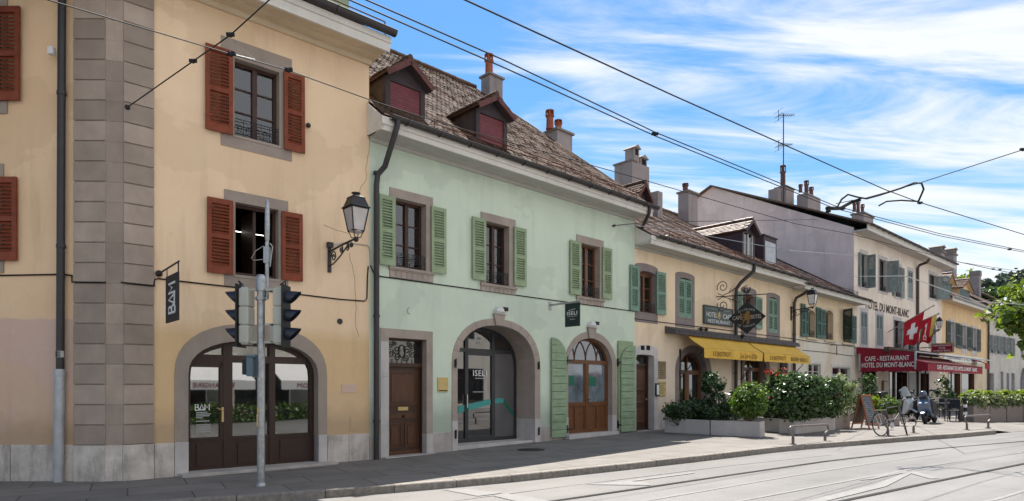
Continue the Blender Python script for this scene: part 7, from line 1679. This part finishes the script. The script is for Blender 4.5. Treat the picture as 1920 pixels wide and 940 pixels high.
# ================================================================== bicycle
ra, fa = gp(1652.5, 817.5), gp(1692, 815.5); M, wb_ = frame2(ra, fa)
bk = thing('bicycle', 'old dark bicycle with a turned front wheel leaning at the steel rail', 'bicycle', M @ RX(R(-5)))
r = .335; wb_ = 1.06
def wheel(M, nm='wheel'):
    mb = MB(); mb.tube([(r * math.cos(a * math.pi / 18), 0, r * math.sin(a * math.pi / 18)) for a in range(36)], .017, 8, closed=True)
    if M: mb.v = [tuple(M @ Vector(v)) for v in mb.v]
    w = mb.build(nm, 'rubber', bk, smooth=True); sp = MB(); sp.tube([(0, -.04, 0), (0, .04, 0)], .02, 8)
    for k in range(20): a = k * math.pi / 10; sp.tube([(0, .02 * (-1) ** k, 0), ((r - .02) * math.cos(a), 0, (r - .02) * math.sin(a))], .0022, 4)
    sp.tube([((r - .022) * math.cos(a * math.pi / 18), 0, (r - .022) * math.sin(a * math.pi / 18)) for a in range(36)], .008, 6, closed=True)
    if M: sp.v = [tuple(M @ Vector(v)) for v in sp.v]
    sp.build('spokes', 'chrome', w); return w
steer = T(wb_ - .12, 0, .62) @ Matrix.Rotation(R(38), 4, Vector((-.28, 0, .96))) @ T(-(wb_ - .12), 0, -.62)
wheel(T(0, 0, r)); wheel(steer @ T(wb_, 0, r))
fr_ = MB(); bb = (.43, 0, .29); st_ = (.27, 0, .80); hb = (.86, 0, .66); ht = (.82, 0, .86)
for a, b_, q in ((bb, st_, .017), (bb, hb, .019), (st_, ht, .016), (hb, ht, .02)): fr_.tube([a, b_], q, 8)
for s_ in (-.05, .05):
    fr_.tube([(0, s_, r), bb], .010, 6); fr_.tube([(0, s_, r), (.28, s_ * .4, .76)], .009, 6)
fk = MB()
for s_ in (-.05, .05): fk.tube([(.865, s_ * .5, .64), (.90, s_, .55), (wb_, s_, r)], .012, 6)
fk.tube([(.86, 0, .64), (.805, 0, .95)], .014, 8); fk.tube([(.76, -.30, 1.0), (.80, -.22, 1.02), (.84, -.05, .97), (.84, .05, .97), (.80, .22, 1.02), (.76, .30, 1.0)], .012, 8)
fk.v = [tuple(steer @ Vector(v)) for v in fk.v]; fr_.build('frame', 'bike_paint', bk, smooth=True); fk.build('fork', 'bike_paint', bk, smooth=True)
se = MB().ext([(.12, .90), (.22, .935), (.40, .91), (.42, .895), (.22, .89), (.13, .865)], -.055, .055).tube([st_, (.25, 0, .90)], .013, 8).build('saddle', 'rubber', bk, bevel=.02)
cr_ = MB().lathe([(.09, -.004), (.09, .004)], (0, 0, 0), 20, M=T(.43, -.05, .29) @ RX(R(90))).tube([(.43, -.07, .29), (.33, -.08, .16)], .010, 6).tube([(.43, .07, .29), (.53, .08, .42)], .010, 6).box(.28, .37, -.16, -.08, .145, .165).box(.48, .57, .08, .16, .415, .435).build('crankset', 'chrome', bk)
mg = MB()
for k in range(14): a0 = R(20 + k * 11); a1 = R(20 + (k + 1) * 11); q = r + .035; mg.quad((q * math.cos(a0), -.03, r + q * math.sin(a0)), (q * math.cos(a1), -.03, r + q * math.sin(a1)), (q * math.cos(a1), .03, r + q * math.sin(a1)), (q * math.cos(a0), .03, r + q * math.sin(a0)))
mg.build('mudguard', 'bike_paint', bk); MB().box(-.28, .22, -.07, .07, .745, .76).tube([(-.2, -.06, .75), (0, -.06, r)], .006, 5).tube([(-.2, .06, .75), (0, .06, r)], .006, 5).build('luggage_rack', 'chrome', bk)
# ================================================================== scooters
def scooter(label, M, body, rear='scooter_dark', screen=True, case=True, cover=True, grp='motor scooters parked on the pavement'):
    t = thing('motor_scooter', label, 'scooter', M, grp); r = .24
    for x in (-.62, .64):
        w = MB().tube([(x + (r - .06) * math.cos(a * math.pi / 14), 0, r + (r - .06) * math.sin(a * math.pi / 14)) for a in range(28)], .062, 10, closed=True).build('wheel', 'rubber', t, smooth=True)
        h = MB(); h.lathe([(.05, -.05), (.05, .05)], (0, 0, 0), 12, M=T(x, 0, r) @ RX(R(90)))
        for k in range(5): a = k * 1.2566; h.tube([(x, 0, r), (x + .17 * math.cos(a), 0, r + .17 * math.sin(a))], .014, 6)
        h.lathe([(.09, -.012), (.09, .012)], (0, 0, 0), 16, M=T(x, -.075, r) @ RX(R(90))); h.build('rim', 'chrome', w)
    b_ = MB(); b_.ext([(-.92, .66), (-.80, .80), (-.35, .78), (-.20, .62), (-.12, .40), (.22, .34), (.22, .28), (-.40, .26), (-.62, .48)], -.17, .17); b_.build('rear_body', rear, t, bevel=.05); MB().box(-.02, .0, -.09, .09, -.07, .06, T(-.97, 0, .60) @ RY(R(-20))).build('number_plate', 'letter_white', t)
    MB().ext([(.22, .28), (.22, .38), (.34, .80), (.40, 1.0), (.50, .98), (.66, .74), (.60, .52), (.40, .32)], -.20, .20).ext([(.46, .46), (.62, .54), (.84, .44), (.86, .36), (.66, .50)], -.09, .09).build('front_shield', body, t, bevel=.05)
    MB().box(-.14, .26, -.16, .16, .24, .31).ext([(-.55, .20), (-.2, .20), (-.2, .34), (-.55, .34)], -.14, .14).build('floorboard', 'scooter_dark', t, bevel=.02)
    MB().ext([(-.90, .82), (-.62, .89), (-.34, .84), (-.16, .86), (-.10, .80), (-.34, .765), (-.84, .765)], -.15, .15).build('seat', 'scooter_dark', t, bevel=.04)
    f = MB()
    for s_ in (-.09, .09): f.tube([(.64, s_, r), (.52, s_, .56)], .022, 8)
    f.tube([(.42, -.34, 1.02), (.46, -.12, 1.02), (.46, .12, 1.02), (.42, .34, 1.02)], .017, 8); f.box(.36, .54, -.13, .13, .95, 1.06); f.build('handlebar', 'scooter_dark', t, bevel=.008)
    MB().tube([(-.3, .16, .28), (-.2, .26, .0)], .014, 6).tube([(-.55, -.17, .26), (-.95, -.19, .34)], .045, 10).build('exhaust', 'chrome', t)
    for s_ in (-1, 1):
        MB().tube([(.42, s_ * .22, 1.03), (.44, s_ * .34, 1.22)], .008, 6).sphere((.44, s_ * .37, 1.26), (.02, .075, .05), 10, 6).build('mirror', 'scooter_dark', t, smooth=True)
        MB().sphere((.60, s_ * .095, .80), (.05, .07, .05), 10, 6).build('headlight', 'letter_white', t, smooth=True)
    if screen:
        s_ = MB(); n = 10; lo = [(.52 - .10 * (2 * i / n - 1) ** 2, -.27 + .54 * i / n, .98) for i in range(n + 1)]; up_ = [(.36 - .10 * (2 * i / n - 1) ** 2, -.23 + .46 * i / n, 1.30 + .16 * math.cos((2 * i / n - 1) * 1.4)) for i in range(n + 1)]
        s_.strip(lo, up_, False); s_.build('windscreen', 'windscreen', t, smooth=True)
    if case: MB().box(-1.06, -.66, -.24, .24, .92, 1.24).build('top_case', 'scooter_dark', t, bevel=.07)
    if cover: MB().ext([(.30, .34), (.44, .95), (-.10, .86), (-.22, .62), (-.05, .42)], -.25, .25).build('leg_cover', 'seat_cover', t, bevel=.06)
    return t
p = gp(1688, 789); p.z = G(p); a_ = math.atan2(-p.y, -p.x)
scooter('pale scooter with a tall windscreen and black top case behind the bicycle', T(*p) @ RZ(a_ + R(48)) @ RX(R(6)), 'scooter_white')
p = gp(1744, 794); p.z = G(p); a_ = math.atan2(-p.y, -p.x)
sM = T(*p) @ RZ(a_ + R(-14)) @ RX(R(6)); scooter('blue and white scooter with a brown leg cover facing the road between two bike rails', sM, 'scooter_blue', screen=False, case=False)
p = gp(1722, 790); p.z = G(p); scooter('all black scooter between the pale one and the blue one', T(*p) @ RZ(math.atan2(-p.y, -p.x) + R(30)) @ RX(R(6)), 'scooter_dark', case=False, screen=False)
h = thing('motorcycle_helmet', 'dark blue helmet hanging on the front of the blue and white scooter', 'helmet', sM @ T(.50, .0, 1.13)); MB().sphere((0, 0, .02), (.15, .13, .14), 14, 10).build('shell', 'helmet_blue', h, smooth=True); MB().sphere((.05, 0, .01), (.115, .12, .06), 12, 6).build('visor', 'glass', h, smooth=True)
# ================================================================== chalkboard
fa_, fb_, bc_ = gp(1629.5, 805), gp(1646, 798), gp(1601.5, 802.5)
M = T(fa_.x, fa_.y, G(fa_)) @ RZ(R(31))
t = thing('chalkboard', 'wooden folding chalkboard with a written menu standing by the planters', 'sign', M); hb_ = 1.16; dp = .62; wd_ = .62
def panel(mb, s_, a, b_, z0, z1, th): # sloping board in the frame of one leaf, s_=0 front, 1 back
    f = (lambda z: dp * .5 * z / hb_) if s_ == 0 else (lambda z: dp - dp * .5 * z / hb_)
    o = len(mb.v); mb.add([(x, f(z) + q, z) for z in (z0, z1) for x, q in ((a, -th), (b_, -th), (b_, th), (a, th))], [(3, 2, 1, 0), (4, 5, 6, 7), (0, 1, 5, 4), (1, 2, 6, 5), (2, 3, 7, 6), (3, 0, 4, 7)])
fr_ = MB()
for s_ in (0, 1):
    for a, b_ in ((0, .05), (wd_ - .05, wd_)): panel(fr_, s_, a, b_, 0, hb_, .018)
    panel(fr_, s_, .05, wd_ - .05, hb_ - .06, hb_, .018); panel(fr_, s_, .05, wd_ - .05, .14, .20, .018)
fr_.build('frame', 'frame_wood', t, bevel=.004)
b_ = MB(); panel(b_, 0, .05, wd_ - .05, .20, hb_ - .06, .008); bo = b_.build('board', 'slate_board', t); b2_ = MB(); panel(b2_, 1, .05, wd_ - .05, .20, hb_ - .06, .008); b2_.build('back_board', 'board_back', t)
ln = MB(); rg = random.Random(4)
for k in range(13):
    z = hb_ - .13 - k * .062; x = .09 + rg.uniform(0, .05)
    while x < wd_ - .13:
        w = rg.uniform(.03, .09)
        if rg.random() < .8: panel(ln, 0, x, min(x + w, wd_ - .08), z, z + .014, .011)
        x += w + .02
ln.build('chalk_writing', 'letter_grey', bo)
# ================================================================== terrace furniture, small plants
gT = 'dark folding terrace chairs of the hotel cafe'
def chair(label, M):
    t = thing('terrace_chair', label, 'chair', M, gT)
    MB().box(-.21, .21, -.21, .21, .44, .47).build('seat', 'furniture_dark', t, bevel=.01); MB().box(-.21, .21, .19, .22, .55, .92).build('backrest', 'furniture_dark', t, bevel=.01)
    for x in (-.19, .19):
        for y in (-.19, .205): MB().tube([(x, y, 0), (x, y, .45 if y < 0 else .9)], .014, 6).build('leg', 'furniture_dark', t)
    return t
def on(x, y): p = gp(x, y); return T(p.x, p.y, G(p))
def table(label, M):
    t = thing('terrace_table', label, 'table', M, 'dark tables on the hotel terrace'); MB().box(-.36, .36, -.36, .36, .72, .75).build('tabletop', 'furniture_dark', t, bevel=.008)
    for x in (-.3, .3):
        for y in (-.3, .3): MB().tube([(x, y, 0), (x, y, .72)], .018, 6).build('leg', 'furniture_dark', t)
table('dark terrace table right of the blue scooter, nearer the road', on(1776, 789)); table('dark terrace table behind the pale scooter', on(1712, 785)); table('dark terrace table beside the low box hedge', on(1800, 786))
chair('dark terrace chair just right of the blue scooter', on(1785, 791) @ RZ(1.2)); chair('dark terrace chair nearest the low box hedge', on(1796, 790) @ RZ(2.0)); chair('dark terrace chair behind the blue scooter', on(1766, 785) @ RZ(-1.0)); chair('dark terrace chair between the two scooters', on(1722, 787) @ RZ(.4)); chair('dark terrace chair farther back beside the wall of the hotel terrace', on(1788, 783) @ RZ(-.3))
for (x, y, w, h, leaf, lb, lb2, gm) in ((1641, 797, .75, .62, 'leaf_lime', 'yellow green bush right behind the chalkboard', 'small planter right behind the chalkboard', 'gravel_planter'), (1668, 798, .8, .55, 'leaf_bright', 'green bush behind the bicycle handlebar', 'small planter behind the bicycle', 'gravel_planter')):
    p = gp(x, y); M = T(p.x, p.y, G(p)) @ RZ(D0.to_2d().angle_signed(Vector((1, 0)))); planter(lb2, M @ T(-.4, 0, 0), .8, .45, .42, gm, 'small planters behind the chalkboard and bicycle')
    shrub('bush', lb, (p.x, p.y, p.z + .38), [((0, 0, .32), (.34, .26, .42), 800)], leaf, .10, .4)
p = gp(1768, 783); shrub('potted_shrub', 'reddish brown shrub beside the hotel window behind the scooters', (p.x, p.y, G(p)), [((0, 0, 1.1), (.5, .5, .9), 700)], 'leaf_dark', .11, 1.0)
p = gp(1608, 790); shrub('potted_shrub', 'dark leafy pot plant in the hotel doorway behind the chalkboard', (p.x, p.y, G(p)), [((0, 0, .9), (.4, .4, .8), 700)], 'leaf_dark', .11, .9)
p = gp(1628, 786); shrub('potted_shrub', 'slim green pot plant before the hotel door under the red side panel', (p.x, p.y, G(p)), [((0, 0, 1.2), (.35, .35, 1.0), 600)], 'leaf_laurel', .10, 1.0)
# low box hedge in gravel planters
ha, hb2 = gp(1812, 791), gp(1935, 790); gH = 'gravel faced planters of the low hedge at the right'; N = 4
ord_ = ('first', 'second', 'third', 'last')
dirh = (hb2 - ha); 
for k in range(N):
    a, b_ = ha.lerp(hb2, k / N), ha.lerp(hb2, (k + 1) / N); M, L_ = frame2(a, b_)
    planter('gravel faced planter of the low hedge, ' + ord_[k] + ' from the left', M, L_ - .03, .7, .66, 'gravel_planter', gH)
    hd_ = thing('hedge_plant', 'low pale flecked hedge plant, ' + ord_[k] + ' from the left in the gravel planters', 'hedge', M @ T(L_ / 2, .0, .6), 'low hedge plants at the right')
    mb = MB(); leafcloud(mb, (0, 0, .22), (L_ * .56, .42, .40), 2000, .11, clumps=60, low=-.7); hf = mb.build('foliage', 'leaf_variegated', hd_, normals=False)
    mb = MB(); leafcloud(mb, (0, .1, .42), (L_ * .54, .36, .26), 700, .11, clumps=40, low=-.4); mb.build('new_growth', 'leaf_lime', hd_, normals=False)
bn = thing('bollard', 'black and white banded post at the left end of the low hedge', 'post', on(1810, 792)); MB().tube([(0, 0, 0), (0, 0, .95)], .06, 10).build('post', 'sign_black', bn); MB().lathe([(.063, .30), (.063, .42)], seg=10).lathe([(.063, .6), (.063, .72)], seg=10).build('band', 'letter_white', bn)
# ================================================================== trees
def tree(name, label, base, trunk_h, crown_c, rad, n, size, leaf, blobs=9, rs=3, r0=.16):
    rg = random.Random(rs); t = thing(name, label, 'tree', T(*base)); c = Vector(crown_c) - Vector(base)
    tk = MB(); tk.tube([(0, 0, -.1), (.03, 0, trunk_h * .5), (c.x * .6, c.y * .6, trunk_h), (c.x, c.y, c.z)], [r0, r0 * .8, r0 * .62, r0 * .3], 10)
    mb = MB(); cen = []
    for k in range(blobs):
        while True:
            v = Vector((rg.uniform(-1, 1), rg.uniform(-1, 1), rg.uniform(-1, 1)))
            if v.length < 1: break
        q = c + Vector((v.x * rad[0], v.y * rad[1], v.z * rad[2])) * .72; cen.append(q); s_ = rg.uniform(.32, .52)
        tk.tube([(c.x * .7, c.y * .7, trunk_h * 1.02), (Vector((c.x, c.y, trunk_h)) + q) / 2 + Vector((0, 0, .15)), q], [r0 * .4, r0 * .25, r0 * .08], 6)
        leafcloud(mb, q, (rad[0] * s_, rad[1] * s_, rad[2] * s_), n // blobs, size, clumps=14, shell=.3, jag=.35, rng=rg)
    tk.build('trunk', 'bark', t, smooth=True); mb.build('crown', leaf, t, normals=False); return t
p = gp(1965, 792); cz = CAMZ + (HY - 598) / FPX * p.y
tree('street_tree', 'leafy street tree leaning in at the right edge above the low hedge', (p.x, p.y, G(p)), 2.6, ((1972 - CXP) / FPX * p.y, p.y, cz), (2.25, 2.2, 2.0), 8500, .24, 'leaf_plane', 26, 5)
def far(x, y, Yd): return Vector(((x - CXP) / FPX * Yd, Yd, CAMZ + (HY - y) / FPX * Yd))
def pine(name, label, x, ytop, ybot, Yd, rs, wpx):
    rg = random.Random(rs); b_ = far(x, HY, Yd); b_.z = 0; top = far(x, ytop, Yd).z; low = far(x, ybot, Yd).z; wr = wpx / FPX * Yd
    t = thing(name, label, 'tree', T(*b_)); tk = MB(); tk.tube([(0, 0, 0), (.2, 0, low * .6), (-.2, 0, top * .96)], [.45, .32, .1], 8); mb = MB()
    for k in range(13):
        z = low + (top - low) * rg.random(); a = rg.uniform(0, 6.28); q = Vector((math.cos(a) * wr * rg.uniform(.2, 1), math.sin(a) * wr * .6, z)); tk.tube([(0, 0, z - 1.2), q], [.13, .04], 5)
        leafcloud(mb, q, (wr * .42, wr * .38, (top - low) * .10), 110, .40, clumps=8, shell=.2, rng=rg)
    tk.build('trunk', 'bark', t); mb.build('crown', 'needle', t, normals=False)
pine('pine_tree', 'dark pine with layered branches far behind the grey house, left of two', 1862, 521, 552, 85, 3, 22); pine('pine_tree', 'dark pine with layered branches behind the street tree, right of two', 1900, 508, 545, 95, 8, 24)
b_ = far(1806, HY, 70); b_.z = 0; tree('garden_tree', 'small pale tree between the chimneys behind the orange house', tuple(b_), 6, tuple(far(1806, 532, 70)), (1.4, 1.4, 1.7), 420, .4, 'leaf_plane', 8, 9)
b_ = far(1838, HY, 70); b_.z = 0; tree('garden_tree', 'round tree behind the roof of the grey house', tuple(b_), 5, tuple(far(1846, 560, 70)), (2.4, 2.0, 1.4), 800, .4, 'leaf_laurel', 8, 12)
# ================================================================== overhead wires
def P5(x, y, z): Yd = FPX * (z - CAMZ) / (HY - y); return Vector(((x - CXP) / FPX * Yd, Yd, z))
def wire(label, pts, r, name='overhead_wire', m='wire_black', group='overhead tram wires', clamps=(), cat='wire'):
    t = MB().tube([tuple(p) for p in pts], r, 6).build(name, m, None, smooth=True); tag(t, label, cat, group)
    for p in clamps: MB().sphere(tuple(p), .034, 8, 6).box(p.x - .055, p.x + .055, p.y - .02, p.y + .02, p.z - .015, p.z + .03).build('clamp', 'wire_black', t)
    return t
H1 = 5.9
w1_ = [P5(660 - 300, -129, H1), P5(660, 2, H1), P5(945, 127, H1), P5(1228, 255, H1), P5(1400, 325, H1), P5(1565, 391, H1), P5(1760, 442, H1), P5(1908, 471, H1), P5(2100, 500, H1)]
w2_ = [P5(680 - 300, -136, H1), P5(680, -3, H1), P5(945, 113, H1), P5(1228, 248, H1), P5(1400, 318, H1), P5(1565, 386, H1), P5(1760, 438, H1), P5(1908, 468, H1), P5(2100, 498, H1)]
wire('lower of the two close tram wires running from top centre to the hotel', w1_, .009, clamps=[P5(1228, 252, H1), P5(1893, 468, H1)]); wire('upper of the two close tram wires running from top centre to the hotel', w2_, .009)
wC = [P5(500, -185, H1), P5(872, 0, H1), P5(1264, 180, H1), P5(1660, 356, H1), P5(1722, 379, H1), P5(1920, 440, H1), P5(2150, 505, H1)]
wire('single tram wire nearest the road, from top centre to the right edge', wC, .010, clamps=[P5(1725, 381, H1)])
wA = [P5(-150, -100, 6.1), P5(90, 0, 6.1), P5(437, 103, 6.1), P5(540, 132, 6.1), P5(695, 188, 6.1), P5(810, 226, 6.1), P5(1190, 333, 6.1), P5(1492, 420, 6.1), P5(1600, 440, 6.1), P5(1800, 492, 6.1), P5(1930, 512, 6.1)]
wire('wire passing in front of the red shuttered window and along the green house roof', wA, .008, clamps=[P5(433, 102, 6.1), P5(541, 132, 6.1)])
wire('bright rod clipped to the wire in front of the red shuttered window', [P5(437, 102, 6.11), P5(478, 112, 6.14)], .006, m='galvanised', name='insulator_rod')
# cross span from the quoin
a = BF.pt(BF.u(238), .05, BF.z(238, 203)); c = P5(432, 66, 6.6); e = P5(505, 0, 6.9); f = P5(640, -120, 7.0)
wire('span wire from the grey quoins up across the red shuttered window to the top edge', [a, a.lerp(c, .70), c, e, f], .010, name='span_wire', clamps=[a.lerp(c, .68), c])
MB().sphere(tuple(a - BF.n * .02), .05, 10, 6).tube([tuple(a - BF.n * .06), tuple(a + BF.n * .05)], .02, 6).build('wall_anchor', 'iron_black'); tag(bpy.data.objects['wall_anchor'], 'small black hook holding the span wire on the grey quoins', 'hook')
wire('thin stay from the insulator to the wire over the red shuttered window', [c + Vector((.03, 0, -.05)), P5(440, 80, 6.5), P5(476, 108, 6.15)], .0012, name='stay_wire', m='wire_black')
# far cross spans
wire('thin span from the green house over the yellow roof to the mauve gable', [GF.pt(GF.u(1149), .1, GF.z(1149, 424)), YF.pt(YF.u(1215, .5), .6, YF.zu(YF.u(1215), 424, .6)), HF.pt(.1, -2.0, HF.zu(.1, 412, -2))], .012, name='span_wire')
wire('second thin span from the green house anchor, lower of the pair', [GF.pt(GF.u(1149), .1, GF.z(1149, 424.5)), YF.pt(YF.u(1215, .5), .7, YF.zu(YF.u(1215), 432, .7)), P5(1480, 470, 5.6), HF.pt(.6, .1, HF.zu(.6, 480, .1))], .010, name='span_wire', m='wire_bright')
wE = [P5(1567, 382, 6.3), P5(1625, 371, 6.3), P5(1722, 344, 6.3), P5(1918, 281, 6.4), P5(2000, 252, 6.5)]
wire('cross span rising to the right edge above the hotel roof', wE, .010, name='span_wire', clamps=[wE[3]])
wire('thick curved feeder cable looping from the tram wires to the single wire', [P5(1570, 388, 6.0), P5(1578, 374, 6.2), P5(1590, 365, 6.25), P5(1608, 370, 6.25), P5(1625, 373, 6.25), P5(1650, 366, 6.25), P5(1690, 353, 6.25), P5(1715, 343, 6.25), P5(1728, 344, 6.2), P5(1732, 355, 6.1), P5(1722, 378, 5.95)], .022, name='feeder_cable', group='feeder cables')
wire('thick curved steady arm under the single tram wire', [P5(1648, 386, 6.0), P5(1662, 378, 6.0), P5(1690, 376, 6.0), P5(1722, 378, 5.95)], .018, name='steady_arm', group='feeder cables')
wire('knotted insulator between the tram wires and the hotel chimneys', [P5(1550, 391, 5.95), P5(1575, 391, 6.0), P5(1595, 380, 6.2), P5(1614, 374, 6.25)], .045, name='insulator', group='feeder cables', clamps=[P5(1553, 390, 5.95), P5(1553, 397, 5.95), P5(1580, 392, 6.0), P5(1600, 378, 6.2)])
wire('bright thin span from the hotel facade to the far right', [HF.pt(HF.u(1600), .1, HF.z(1600, 519)), P5(1700, 518, 4.6), P5(1830, 565, 4.2), P5(1930, 572, 4.2)], .012, name='span_wire', m='wire_bright')
wire('thin dark wire over the hotel end dropping to the pines', [P5(1796, 491, 6.3), P5(1860, 505, 6.3), P5(1925, 517, 6.3)], .012, name='span_wire', clamps=[P5(1862, 505, 6.3), P5(1875, 506, 6.3), P5(1905, 504, 6.3)])
# ================================================================== the opposite side of the street (seen in the window reflections)
OP = Fac((GF.pt(0, 22.5))[:2], 46.3)
Hz = house('townhouse', OP, 'pale house on the opposite side of the street, mirrored in the shop windows')
ops = [(-18 + 3.1 * k, -16.8 + 3.1 * k, z, z + 1.9) for k in range(14) for z in (5.2, 8.4)]
wall_face(rect_ol(-20, 26, 0, 7.6), [rect_ol(*q) for q in ops if q[3] < 7.5] + [rect_ol(-18.2 + 4.4 * k, -15.2 + 4.4 * k, .4, 3.0) for k in range(10)]).build('wall', 'opposite_wall', Hz)
for q in ops:
    if q[3] < 7.5: MB().box(q[0], q[1], -.2, -.1, q[2], q[3]).build("pane", "glass", Hz)
for k in range(10): MB().box(-18.2 + 4.4 * k, -15.2 + 4.4 * k, -.2, -.1, .4, 3.0).build('pane', 'glass', Hz)
for k, (ua, ub) in enumerate(((0.1, 4.0), (5.3, 8.9))):
    t = thing('awning', ('white cafe awning across the street, mirrored left in the arched shop window', 'white cafe awning across the street, mirrored right in the arched shop window', 'white cafe awning across the street, mirrored in the grey portal')[k], 'awning', OP.M @ T(ua, 0, 0), 'white awnings across the street'); w = ub - ua
    MB().quad((0, .0, 3.3), (w, .0, 3.3), (w, 2.8, 1.95), (0, 2.8, 1.95)).build('canopy', 'awning_white', t); MB().quad((0, 2.8, 1.95), (w, 2.8, 1.95), (w, 2.8, 1.5), (0, 2.8, 1.5)).build('valance', 'awning_white', t)
    if k < 2: text('BOULANGERIE' if k == 0 else 'TEA-ROOM', 'letter_red', t, T(w / 2, 2.815, 1.72) @ RZ(math.pi), w=1.9, h=.22)
t = thing('hedge_plant', 'long green hedge across the street, mirrored in the arched shop window', 'hedge', OP.M @ T(3, 3.6, -.75)); mb = MB(); leafcloud(mb, (0, 0, .9), (6.5, .5, .70), 5000, .16, clumps=160, low=-1); mb.build('foliage', 'leaf_bright', t, normals=False)
